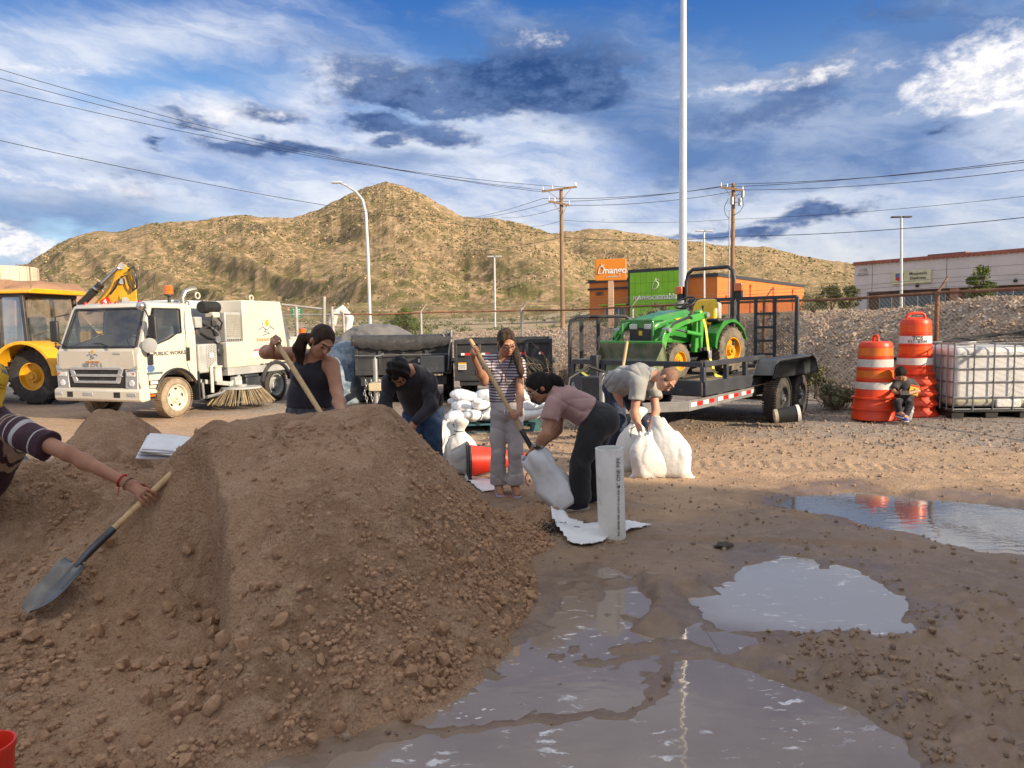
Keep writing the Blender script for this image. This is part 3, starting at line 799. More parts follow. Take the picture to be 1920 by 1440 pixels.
def pile_detail(X, Y, z):
    s = sstep(1.0, 0.55, z)                                   # crumblier towards the foot
    top = sstep(0.80, 0.92, z) * sstep(-1.75, -1.45, X)
    d = 0.034 * fbm(X * 4.5, Y * 4.5, 4) * (1 - .6 * top)
    d = d + (0.014 + 0.022 * s) * (fbm(X * 15, Y * 15, 4, .6)) * (1 - 0.75 * top)
    d = d + 0.020 * (.35 + .65 * s) * np.clip(fbm(X * 30, Y * 30, 2), -.1, 1) * (1 - top)
    # crust plates and cracks on the flattened top
    cr = np.minimum(np.abs(vnoise(X * 6.3 + 3 * vnoise(X * 3, Y * 3), Y * 7.3)), np.abs(vnoise(X * 5.1 + 40, Y * 6.1 + 11 + 3 * vnoise(X * 2, Y * 2))))
    d = d - top * 0.030 * sstep(0.05, 0.0, cr) + top * 0.010 * np.tanh(9 * vnoise(X * 5, Y * 6)) + top * .012 * fbm(X * 13, Y * 13, 3) 
    brk = sstep(0.03, 0.0, np.abs(z - 0.83 - 0.06 * fbm(X * 5, 0 * X, 2))) * sstep(-1.5, -1.2, X)
    d = d - 0.03 * brk * (fbm(X * 9, Y * 9, 2) + .5)
    # vertical rills in the dug face
    inn = interp(Y, [3.0, 3.6, 3.95, 4.25], [-1.26, -1.49, -1.66, -1.98]) - X
    m = sstep(0, .1, inn) * sstep(1.0, .5, inn) * sstep(3.1, 3.4, Y)
    d = d + m * 0.035 * ridged(X * 4.5, Y * 1.2, 3)
    return d
def full_pile(X, Y):
    z = pile_z(X, Y); return np.where(z > -0.02, z + pile_detail(X, Y, z) * sstep(-0.02, 0.08, z), z) - 0.012
xs = np.arange(-5.4, 1.15, 0.0165); ys = np.arange(1.75, 6.35, 0.0165)
PX, PY = np.meshgrid(xs, ys); PZ = full_pile(PX, PY)
pile = thing('sand_pile', 'big flat-topped heap of damp brown sand filling the foreground', 'sand pile', (-1.1, 4.4, 0))
def local(V, o): return V - np.array(o.location, dtype=float)
def grid_part(name, X, Y, Z, m, parent, zmin=-0.06):
    V = np.stack([X.ravel(), Y.ravel(), Z.ravel()], 1); F = grid_faces(X.shape[1], X.shape[0])
    F = F[(Z.ravel()[F] > zmin).any(1)]
    u, inv = np.unique(F, return_inverse=True); V = local(V[u], parent); F = inv.reshape(F.shape)
    return from_arrays(name, V, F, m, parent)
grid_part('heap', PX, PY, PZ, M_SAND, pile)
def zat(x, y): return float(full_pile(np.array([[x]]), np.array([[y]]))[0, 0])

# clods: the largest as single pieces, the crumbs as one mass
M_CLOD = mat('sand_clod', (0.41, 0.255, 0.155), (0.32, 0.195, 0.115), 2.2, .95, spec=.1)
clod_meshes = []
for k in range(9):
    r = random.Random(100 + k); m = MB(); m.ico((0, 0, 0), 1.0, 2 if k < 3 else 1, 0.0)
    ax = [Vector((r.gauss(0, 1), r.gauss(0, 1), r.gauss(0, 1))).normalized() for _ in range(7)]
    lim = [0.50 + 0.34 * r.random() for _ in ax]
    vs2 = []
    for p in m.v:
        p = Vector(p)
        for a, l in zip(ax, lim):
            dd = p.dot(a)
            if dd > l: p -= a * (dd - l) * 0.9
        p *= 1 + 0.26 * mnoise.noise(p * 1.7 + Vector((k * 9, 0, 0)))
        vs2.append(tuple(p))
    m.v = vs2; me = m.mesh('clod'); me.materials.append(M_CLOD)
    me.polygons.foreach_set('use_smooth', [True] * len(me.polygons)); me.set_sharp_from_angle(angle=math.radians(38))
    clod_meshes.append(me)
rr = random.Random(5); n = 0; placed = []
while n < 250:
    x, y = rr.uniform(-2.6, 0.55), rr.uniform(2.25, 5.2)
    z = zat(x, y)
    if z < 0.0 or z > 0.62: continue
    w = math.exp(-((z - 0.16) / 0.26) ** 2) * (1.0 if x > -1.35 else 0.35)
    if rr.random() > w: continue
    s = 0.015 + 0.030 * rr.random() ** 2.4 + (0.012 if rr.random() < .10 else 0)
    if y > 4.3: s *= 0.75
    if any((x - a) ** 2 + (y - b) ** 2 < (0.8 * (s + c)) ** 2 for a, b, c in placed): continue
    placed.append((x, y, s))
    o = bpy.data.objects.new('clod', clod_meshes[rr.randrange(9)]); link(o, pile)
    o.location = (x - pile.location.x, y - pile.location.y, z + s * 0.28)
    o.rotation_euler = (rr.uniform(0, 6), rr.uniform(0, 6), rr.uniform(0, 6)); o.scale = (s * rr.uniform(.9, 1.35), s * rr.uniform(.8, 1.1), s * rr.uniform(.75, 1))
    n += 1
def scatter(name, pts, base, mats, parent=None, label=None, seed=1, nv=5):
    """many small jittered stones joined into one mesh"""
    rs = np.random.RandomState(seed); V0, F0 = ICO[1]; V0 = np.array(V0); F0 = np.array(F0)
    pts = np.asarray(pts); N = len(pts)
    var = [V0 * (1 + 0.5 * (rs.rand(12, 1) - .5)) * (rs.rand(1, 3) * .5 + .75) for _ in range(nv * 4)]
    th = rs.rand(N) * 6.28; pick = rs.randint(0, len(var), N)
    A = np.stack(var)[pick]
    c, s_ = np.cos(th)[:, None], np.sin(th)[:, None]
    A = np.stack([A[:, :, 0] * c - A[:, :, 1] * s_, A[:, :, 0] * s_ + A[:, :, 1] * c, A[:, :, 2]], 2)
    V = (A * pts[:, None, 3:4] + pts[:, None, :3]).reshape(-1, 3)
    F = (F0[None] + (np.arange(N) * 12)[:, None, None]).reshape(-1, 3)
    if parent is not None: V = local(V, parent)
    o = from_arrays(name, V, F, mats, parent, False)
    tag(o, label, kind='stuff'); return o
rs = np.random.RandomState(11)
def incut(x, y):
    e = np.interp(y, [3.0, 3.25, 3.6, 3.95, 4.25], [-1.26, -1.32, -1.49, -1.66, -1.98]) - x
    return (e > -.03) & (e < .62) & (y > 3.05) & (y < 4.3)
cx = rs.uniform(-3.6, 0.9, 120000); cy = rs.uniform(2.0, 5.6, 120000); cz = full_pile(cx[None], cy[None])[0]
keep = ~incut(cx, cy) & (cz > 0.012) & (cz < 0.98) & (rs.rand(120000) < np.clip(0.95 - 1.0 * cz, 0.10, 1) * (0.3 + 0.7 * (cx > -1.4)) * np.clip(0.55 + 2.2 * fbm(cx * 3, cy * 3, 3), 0.04, 1))
cx, cy, cz = cx[keep][:24000], cy[keep][:24000], cz[keep][:24000]
sz = 0.0035 + 0.0135 * rs.rand(len(cx)) ** 2.6
lx_ = rs.uniform(-3.0, .6, 9000); ly_ = rs.uniform(2.1, 5.2, 9000); lz_ = full_pile(lx_[None], ly_[None])[0]; kl = (lz_ > .0) & (lz_ < .85) & ~incut(lx_, ly_) & (rs.rand(9000) < np.clip(.9 - 1.1 * lz_, .06, 1) * np.clip(.55 + 3.2 * fbm(lx_ * 2.4, ly_ * 2.4, 3), .06, 1)); lx_, ly_, lz_ = lx_[kl], ly_[kl], lz_[kl]; sl_ = 0.007 + 0.016 * rs.rand(len(lx_)) ** 2.6
scatter('sand_lumps', np.stack([lx_, ly_, lz_ + sl_ * .25, sl_], 1), None, mat('sand_lump', (0.42, 0.26, 0.16), (0.33, 0.20, 0.12), 9, .95, spec=.1, bump=.006, bscale=60), pile, seed=9)
scatter('sand_crumbs', np.stack([cx, cy, cz + sz * .3, sz], 1), None, mat('sand_crumb', (0.46, 0.29, 0.18), (0.35, 0.215, 0.13), 6, .95, spec=.1), pile, seed=2)

pile2 = thing('sand_pile', 'smaller crumbly sand heap in front of the white sweeper truck', 'sand pile', (-4.0, 7.0, 0))
xs = np.arange(-5.6, -2.2, 0.03); ys = np.arange(5.7, 8.6, 0.03); X2, Y2 = np.meshgrid(xs, ys)
s2 = np.sqrt(((X2 + 4.02) / np.where(X2 > -4.02, 1.05, .72)) ** 2 + ((Y2 - 7.0) / 1.05) ** 2) * (1 + .1 * fbm(X2 * 2, Y2 * 2, 3))
Z2 = 0.96 * (1 - s2); Z2 = -smax(-Z2, -(0.80 - 0.16 * np.clip(X2 + 4.0, -1, 2)), .07)
Z2 = Z2 + sstep(-.05, .1, Z2) * (0.05 * fbm(X2 * 5, Y2 * 5, 4, .6) + .03 * fbm(X2 * 18, Y2 * 18, 2)) - 0.012
grid_part('heap', X2, Y2, Z2, M_SAND, pile2)
# loose lumps and pebbles on the yard
px_ = rs.uniform(-1.0, 7.0, 9000); py_ = rs.uniform(2.0, 12.0, 9000)
gzz = ground_z(px_[None], py_[None])[0]
kp = (gzz > WATER_Z + 0.004) & (rs.rand(9000) < np.where(py_ < 4.4, np.clip(.25 + 2.5 * fbm(px_ * 2, py_ * 2, 3), .03, .8), .55))
ss_ = np.where(py_ > 8, 0.012, 0.005) + 0.014 * rs.rand(9000) ** 3
M_PEB = mat('pebble', (0.36, 0.26, 0.18), (0.20, 0.145, 0.105), 9, 0.95)
scatter('loose_pebbles', np.stack([px_, py_, gzz + ss_ * .3, ss_], 1)[kp], None, M_PEB, None, 'loose pebbles and sand lumps strewn over the yard', 3)

mx = rs.uniform(.9, 3.6, 6000); my = rs.uniform(1.9, 4.2, 6000); mz = ground_z(mx[None], my[None])[0]; mk = (mz > WATER_Z + .012) & (rs.rand(6000) < np.clip(.2 + 3 * fbm(mx * 2.2, my * 2.2, 3), .02, .9)); ms = .004 + .014 * rs.rand(6000) ** 2.8
scatter('mud_lumps', np.stack([mx, my, mz + ms * .3, ms], 1)[mk], None, mat('mud_lump', (.30, .20, .13), (.22, .145, .095), 9, .9), None, 'small lumps of churned mud beside the front puddle', 6)
# --- gravel embankment behind the fence
def fence_pt(s):
    for i in range(len(FENCE) - 1):
        a, b = Vector(FENCE[i]), Vector(FENCE[i + 1]); L = (b - a).length
        if s <= L or i == len(FENCE) - 2:
            return a + (b - a) * (s / L), (b - a).normalized()
        s -= L
FENCE_LEN = sum((Vector(FENCE[i + 1]) - Vector(FENCE[i])).length for i in range(len(FENCE) - 1))
def build_bank():
    ss = np.arange(0, FENCE_LEN, 0.09); tt = np.concatenate([np.arange(0.15, 5.0, 0.075), np.arange(5.0, 16, .6)])
    fx = np.interp(ss, np.cumsum([0] + [(Vector(FENCE[i + 1]) - Vector(FENCE[i])).length for i in range(len(FENCE) - 1)]), [p[0] for p in FENCE])
    fy = np.interp(ss, np.cumsum([0] + [(Vector(FENCE[i + 1]) - Vector(FENCE[i])).length for i in range(len(FENCE) - 1)]), [p[1] for p in FENCE])
    k = np.ones(41) / 41
    tx = np.gradient(fx); ty = np.gradient(fy)
    tx = np.convolve(np.pad(tx, 20, 'edge'), k, 'valid'); ty = np.convolve(np.pad(ty, 20, 'edge'), k, 'valid')
    L = np.hypot(tx, ty); nx, ny = -ty / L, tx / L          # left of travel = beyond the fence
    S, T = np.meshgrid(ss, tt)
    X = fx[None] + nx[None] * T; Y = fy[None] + ny[None] * T
    H = np.interp(ss, [0, 3, 6, 10, 14, 18, 22, 26, 30, 34, 45], [0.9, 1.1, 1.3, 1.42, 1.62, 1.85, 2.12, 2.3, 2.55, 2.75, 2.9])[None]
    wob = 0.5 * fbm(S * .35, T * .2 + 3, 3)
    t0 = T + wob
    z = H * sstep(-0.4, 3.9, t0) ** 0.8
    gul = ridged(S * 0.55 + 0.25 * T, T * .22, 3)
    z = z - 0.32 * np.clip(-gul - 0.02, 0, 1) * sstep(.2, 1.6, T) * sstep(5, 3, T) * 2.0
    z = z + 0.05 * fbm(S * 3, T * 3, 4, .6) * sstep(0, .6, T) + 0.03 * fbm(S * 9, T * 9, 2) * sstep(0, .6, T)
    z = z - 0.10 * np.clip(T - 6.5, 0, None) - 0.15 * sstep(.5, .15, T)
    V = np.stack([X.ravel(), Y.ravel(), z.ravel()], 1)
    m = bpy.data.materials.new('crushed_stone'); m.use_nodes = True; t = m.node_tree; g = NG(t); bs = t.nodes['Principled BSDF']; co = g.coord()
    pc = g.sep(g.voro(co, 16.0, out=1)); n1 = g.noise(co, 0.9, 5, .6)
    c = g.mix(pc[0], (0.24, 0.17, 0.12), (0.42, 0.31, 0.225)); c = g.mix(g.ss(pc[1], .8, .95), c, (0.56, 0.48, 0.41))
    c = g.mix(g.ss(pc[2], .82, .95), c, (0.17, 0.14, 0.125)); c = g.mix(g.m('MULTIPLY', g.ss(n1, .5, .7), .5), c, (0.40, 0.29, 0.2))
    g.put(bs.inputs['Base Color'], c); bs.inputs['Roughness'].default_value = .95
    b = t.nodes.new('ShaderNodeBump'); b.inputs['Distance'].default_value = .05; t.links.new(g.m('MULTIPLY', g.voro(co, 16.0), -1.0), b.inputs['Height']); t.links.new(b.outputs[0], bs.inputs['Normal'])
    o = from_arrays('gravel_embankment', V, grid_faces(len(ss), len(tt)), m)
    tag(o, 'grey-brown crushed stone slope behind the fence', kind='structure')
    rs2 = np.random.RandomState(8); n = 26000
    i = rs2.randint(0, len(ss), n); j = (rs2.rand(n) * 62).astype(int)
    q = V.reshape(len(tt), len(ss), 3)[j, i] + rs2.normal(0, .03, (n, 3)) * [1, 1, 0]
    q[:, 2] += 0.0
    s3 = 0.016 + 0.036 * rs2.rand(n) ** 2
    vis = (q[:, 0] / np.maximum(q[:, 1], .1) < .8) & (q[:, 1] > 6)
    q, s3 = q[vis], s3[vis]; half = rs2.rand(len(q)) < .55
    rk1 = mat('rock_tan', (0.43, 0.32, 0.235), (0.31, 0.225, 0.165), 6, .95); rk2 = mat('rock_dark', (0.22, 0.16, 0.12), (0.33, 0.245, 0.18), 6, .95)
    scatter('embankment_stones', np.concatenate([q, s3[:, None]], 1)[half], None, rk1, None, 'pale crushed stones covering the embankment', 4)
    scatter('embankment_stones', np.concatenate([q, s3[:, None]], 1)[~half], None, rk2, None, 'dark crushed stones covering the embankment', 5)
    return V.reshape(len(tt), len(ss), 3), ss, tt
BANK_V, BANK_S, BANK_T = build_bank()

# --- hills
SIL1 = [(-500, 560), (-200, 535), (0, 506), (60, 492), (95, 468), (125, 450), (185, 432), (215, 437), (240, 434), (300, 418), (340, 414), (480, 402), (520, 407), (560, 405), (600, 393), (650, 368), (700, 350), (730, 343), (762, 350), (800, 368), (870, 405), (905, 408), (960, 412), (1000, 425), (1045, 445), (1085, 480), (1120, 510), (1200, 545), (1300, 565), (1500, 590), (1900, 600)]
SIL2 = [(700, 600), (880, 500), (1000, 448), (1060, 433), (1130, 428), (1200, 436), (1250, 445), (1300, 452), (1340, 460), (1400, 461), (1440, 464), (1500, 480), (1560, 490), (1600, 495), (1622, 492), (1640, 485), (1660, 494), (1720, 512), (1900, 540), (2100, 565), (2600, 600)]
def hill_material():
    m = bpy.data.materials.new('desert_hillside'); m.use_nodes = True; t = m.node_tree; g = NG(t); bs = t.nodes['Principled BSDF']; co = g.coord()
    n0 = g.noise(co, 0.012, 6, .6); n1 = g.noise(co, 0.09, 8, .72); pc = g.sep(g.voro(co, 0.30, out=1)); n2 = g.noise(co, .55, 4, .7)
    c = g.mix(g.ss(n0, .35, .65), (0.37, 0.265, 0.155), (0.29, 0.21, 0.115))
    c = g.mix(g.m('MULTIPLY', g.ss(pc[0], .62, .8), .8), c, (0.55, 0.39, 0.24))
    c = g.mix(g.m('MULTIPLY', g.ss(n1, .47, .62), .8), c, (0.16, 0.14, 0.06))
    c = g.mix(g.m('MULTIPLY', g.ss(n2, .56, .66), .8), c, (0.10, 0.088, 0.036))
    z = g.sep(co)[2]
    c = g.mix(g.m('MULTIPLY', g.m('MULTIPLY', g.ss(z, 60, 8), g.ss(n1, .42, .6)), .6), c, (0.17, 0.17, 0.06))
    g.put(bs.inputs['Base Color'], c); bs.inputs['Roughness'].default_value = .95; bs.inputs['Specular IOR Level'].default_value = .1
    b = t.nodes.new('ShaderNodeBump'); b.inputs['Distance'].default_value = 2.2; t.links.new(g.noise(co, .22, 8, .75), b.inputs['Height']); t.links.new(b.outputs[0], bs.inputs['Normal'])
    return m
M_HILL = hill_material()
M_BUSH = mat('desert_scrub', (0.075, 0.082, 0.028), (0.13, 0.12, 0.05), 1.5, .9)
M_BOULD = mat('boulder', (0.45, 0.325, 0.20), (0.35, 0.245, 0.145), .4, .95)
def build_hill(label, sil, yb, yr0, yr1, amp, nc, nt, c0, c1, nscat, seed):
    cs = np.linspace(c0, c1, nc); tt = np.linspace(0, 1.25, nt)
    sx = np.array([p[0] for p in sil], float); sy = np.array([p[1] for p in sil], float)
    py = np.interp(cs, sx, sy)
    k = np.hanning(7); k /= k.sum(); py = np.convolve(np.pad(py, 3, 'edge'), k, 'valid')
    crag = 3.0 * fbm(cs / 17.0, cs * 0, 4) + 1.2 * fbm(cs / 4.0, cs * 0 + 5, 2)
    py = py + crag * np.clip((605 - py) / 100, 0, 1)
    yr = np.interp(cs, [c0, (c0 + c1) / 2, c1], [yr0, yr1, yr0 * 1.05])
    zr = np.array([P(c, p, 1.0).z - CAM_H for c, p in zip(cs, py)]) * yr + CAM_H
    dirx = np.array([P(c, 560, 1.0).x for c in cs])
    Yd = yb + (yr - yb)[None] * tt[:, None]
    X = dirx[None] * Yd
    zb = ground_z(X[:1] * 0, np.full_like(X[:1], yb), False)[0] - 2.0
    t_ = np.clip(tt, 0, 1)[:, None]
    prof = 0.22 * t_ + 0.78 * t_ ** 1.75
    Z = zb[None] + (zr - zb)[None] * prof
    hf = np.clip((zr - zb) / 90, 0.05, 1.2)[None]
    gl = ridged((X + 0.75 * Yd) / 62, Yd / 320, 4, .5) * 0.75 + ridged((X + 0.3 * Yd) / 25 + 7, Yd / 110, 3, .5) * 0.13
    w = sstep(0.02, 0.3, tt)[:, None] * (1 - 0.9 * sstep(0.75, 1.0, tt)[:, None])
    Z = Z + amp * hf * (gl - 0.10) * w + 1.3 * hf * fbm(X / 14, Yd / 14, 4, .6) * sstep(0, .2, tt)[:, None] * sstep(1.0, .96, tt)[:, None]
    over = np.clip(tt - 1, 0, None)[:, None]
    Z = Z - over * 320 * hf
    # eroded bank at the foot
    cut = sstep(0.045, 0.075, tt + 0.0)[:, None] * (1 - sstep(.075, .30, tt)[:, None])
    Z = Z + cut * 5.0 * np.clip(fbm(X / 50, Yd / 500, 2) + .2, 0, 1) * (1 + 1.2 * ridged(X / 7, Yd / 90, 2))
    V = np.stack([X.ravel(), Yd.ravel(), Z.ravel()], 1)
    o = from_arrays('hill', V, grid_faces(nc, nt), M_HILL)
    tag(o, label, kind='structure')
    rs3 = np.random.RandomState(seed)
    G3 = V.reshape(nt, nc, 3)
    def sc(nm, n, m, smin, smax_, lab, thr):
        j = (rs3.rand(n) ** .8 * (nt * .8 - 2)).astype(int); i = rs3.randint(0, nc - 1, n)
        f = rs3.rand(n, 1); q = G3[j, i] * (1 - f) + G3[j + 1, i + 1] * f
        nn = fbm(q[:, 0] / 40, q[:, 1] / 40, 3); ok = nn > thr; q = q[ok]
        s = (smin + (smax_ - smin) * rs3.rand(len(q)) ** 2.5) * (q[:, 1] / 450)
        q[:, 2] += s * .2
        scatter(nm, np.concatenate([q, s[:, None]], 1), None, m, None, lab, seed + 1)
    sc('hillside_scrub', int(nscat * .85), M_BUSH, .3, .85, 'dark desert scrub dotted over the ' + label.split(' with')[0], -.12)
    sc('hillside_boulders', int(nscat * .3), M_BOULD, .3, .95, 'tan boulders strewn over the ' + label.split(' with')[0], -.05)
build_hill('far rounded brown ridge behind the shops', SIL2, 420, 900, 1000, 13, 520, 130, 680, 2300, 12000, 20)
build_hill('large brown rocky hill with a pointed summit', SIL1, 190, 520, 620, 19, 900, 190, -260, 1560, 26000, 30)
# ------------------------------------------------------------------ buildings
def gz(x, y): return float(ground_z(np.array([[float(x)]]), np.array([[float(y)]]), False)[0, 0])
M_BRICKB = mat('brown_brick', (0.16, 0.095, 0.07), (0.12, 0.072, 0.055), .8, .85, bump=.01, bscale=8)
M_WINDOW = mat('tinted_window', (0.035, 0.05, 0.055), (0.05, 0.07, 0.075), .6, .06, spec=.8)
M_ALU = mat('pale_window_frame', (0.55, 0.56, 0.56), None, 6, .4, metal=.3)
def rot_frame(o, fwd):
    """Empty-like frame: +x along fwd, +y to its left"""
    return math.atan2(fwd[1], fwd[0])
def build_shop():
    M_OR = mat('orange_stucco', (0.60, 0.185, 0.04), (0.55, 0.165, 0.035), .5, .85, bump=.006, bscale=12)
    M_GRN = mat('lime_panel', (0.24, 0.56, 0.02), (0.215, 0.51, 0.018), .6, .45)
    M_TRIM = mat('charcoal_trim', (0.028, 0.03, 0.036), (0.04, 0.042, 0.048), 2, .6)
    # local x = along the long side wall (away to the right), local y = depth to the left/back
    a = Vector((28.9, 100, 0)); d = Vector((28.1, 39, 0)).normalized()
    S = thing('cannabis_shop', 'orange shop with a lime green entrance front and dark roof edge', 'building', (a.x, a.y, 1.5), rot_frame(a, d))
    S.scale = (1, 1, 1)
    H = 6.3
    b = MB(); b.bx(0, 48, 0, 20.4, -1, H); b.build('wall', M_OR, S)
    b = MB(); b.bx(-.15, 48.15, -.15, 20.55, H, H + .5); b.bx(-.2, 0, 13.2, 20.6, H - 1.1, H - .8); b.build('roof_edge', M_TRIM, S)
    # side wall reveals, downpipes and lamps
    b = MB()
    for x in (6, 12, 18, 24, 30, 36, 42): b.bx(x - .02, x + .02, -.012, 0, 0, H)
    b.bx(0, 48, -.012, 0, 2.1, 2.14).bx(0, 48, -.012, 0, 4.2, 4.24)
    each(b, 'wall_joint', mat('dark_orange_joint', (.36, .10, .025), None, 3, .9), S)  # joint lines in a darker orange than the wall
    M_RED_ = mat('red_orange_fitting', (.55, .07, .015), None, 3, .6)
    for x in (14.5, 27, 39.5):
        b = MB(); b.bx(x - .12, x + .12, -.14, 0, .0, H - .9).bx(x - .25, x + .25, -.2, 0, H - 1.1, H - .6); b.build('downpipe', M_RED_, S)
    for x in (3.5, 10, 20, 33, 45):
        b = MB(); b.bx(x - .15, x + .15, -.18, 0, 3.4, 3.75); b.build('wall_lamp', M_RED_, S)
    b = MB(); b.bx(22.6, 23.2, -.2, 0, 1.6, 2.6); b.build('meter_box', M_RED_, S)
    # front (x = 0 plane, facing -x): entrance portal, door, address
    y0, y1, HP = 4.6, 13.1, 7.9
    b = MB(); b.bx(-1.3, .3, y0, y1, -1, HP); b.build('portal', M_TRIM, S)
    nC, nR = 9, 5
    for i in range(nC):
        for j in range(nR):
            ya, yb_ = y0 + .35 + (y1 - y0 - .7) * i / nC, y0 + .35 + (y1 - y0 - .7) * (i + 1) / nC
            za, zb_ = -.4 + (HP - .1) * j / nR, -.4 + (HP - .1) * (j + 1) / nR
            if zb_ < 2.4 and 2 <= i <= 6: continue
            b = MB(); b.bx(-1.42, -1.30, ya + .015, yb_ - .015, za + .015, zb_ - .015); b.build('panel', M_GRN, S)
    for i in range(5):
        w_ = (y1 - y0 - .7) / nC; ya = y0 + .35 + w_ * (2 + i)
        b = MB(); b.bx(-1.33, -1.302, ya + .04, ya + w_ - .04, -.9, 2.5); b.build('entrance_pane', M_WINDOW, S)
    RF = Matrix((Vector((0, -1, 0)), Vector((0, 0, 1)), Vector((-1, 0, 0)))).transposed().to_euler()
    M_SIGNW = mat('sign_white', (.82, .83, .80), None, 5, .5)
    text_part('lettering', 'mangocannabis', 1.12, M_SIGNW, S, (-1.50, 8.75, 3.75), RF, .05, bold=.02)
    def mango(parent, c, u, v, s, m, out):
        c, u, v, out = Vector(c), Vector(u), Vector(v), Vector(out)
        pts = [(-.15, .55), (.12, .52), (.38, .30), (.40, -.02), (.18, -.38), (-.18, -.56), (-.48, -.55), (-.42, -.25), (-.36, .15), (-.15, .55)]
        b = MB(); b.tube([c + u * (x * s) + v * (y * s) + out * .05 for x, y in pts], .055 * s, 6); b.tube([c + u * (.0) + v * (.5 * s) + out * .05, c + u * (.05 * s) + v * (.95 * s) + out * .05], .05 * s, 6)
        b.tube([c + u * (.02 * s) + v * (.62 * s) + out * .05, c + u * (.35 * s) + v * (.72 * s) + out * .05, c + u * (.52 * s) + v * (.80 * s) + out * .05], .04 * s, 5); b.build('mango_outline', m, parent, smooth=60)
    mango(S, (-1.45, 8.6, 5.45), (0, -1, 0), (0, 0, 1), 1.05, M_SIGNW, (-1, 0, 0))
    b = MB(); b.bx(-.05, 0, 14.2, 17.6, -.9, 2.5); dr = b.build('side_entrance', M_WINDOW, S)
    b = MB()
    for y in (14.2, 15.3, 16.4, 17.6): b.bx(-.08, -.0505, y - .05, y + .05, -.9, 2.5)
    each(b, 'mullion', M_ALU, dr)
    b = MB(); b.bx(-.9, 0, 13.6, 18.2, 2.75, 2.95); b.build('awning', M_GRN, S)
    text_part('lettering', '1851', .75, M_TRIM, S, (-.03, 18.6, 4.6), RF, .03, bold=.02)
    # pylon sign in front
    c = P(1146, 600, 78)
    Sg = thing('pylon_sign', 'orange sign box with white lettering on a pale post before the shop', 'sign', (c.x, c.y, 1.2), math.radians(-14))
    zt = P(1143, 486, 78).z - 1.2; zb = P(1143, 526, 78).z - 1.2
    M_OS = mat('sign_orange', (.70, .235, .018), (.66, .215, .016), 1, .45)
    b = MB(); b.bx(-1.65, 1.65, -.35, .35, zb, zt); bx_ = b.build('sign_box', M_OS, Sg, bevel=.05)
    b = MB(); b.bx(-.28, .28, -.28, .28, -1.5, zb); b.build('post', mat('peach_post', (.55, .36, .25), None, 2, .7), Sg)
    RZ = Matrix((Vector((1, 0, 0)), Vector((0, 0, 1)), Vector((0, -1, 0)))).transposed().to_euler()
    text_part('lettering', 'mango', .98, M_SIGNW, Sg, (.42, -.37, (zt + zb) / 2 - .10), RZ, .01, bold=.02)
    text_part('lettering', 'CANNABIS CO', .24, M_SIGNW, Sg, (.30, -.37, (zt + zb) / 2 - .78), RZ, .01)
    mango(Sg, (-.98, -.36, (zt + zb) / 2 - .02), (1, 0, 0), (0, 0, 1), .72, M_SIGNW, (0, -1, 0))
build_shop()

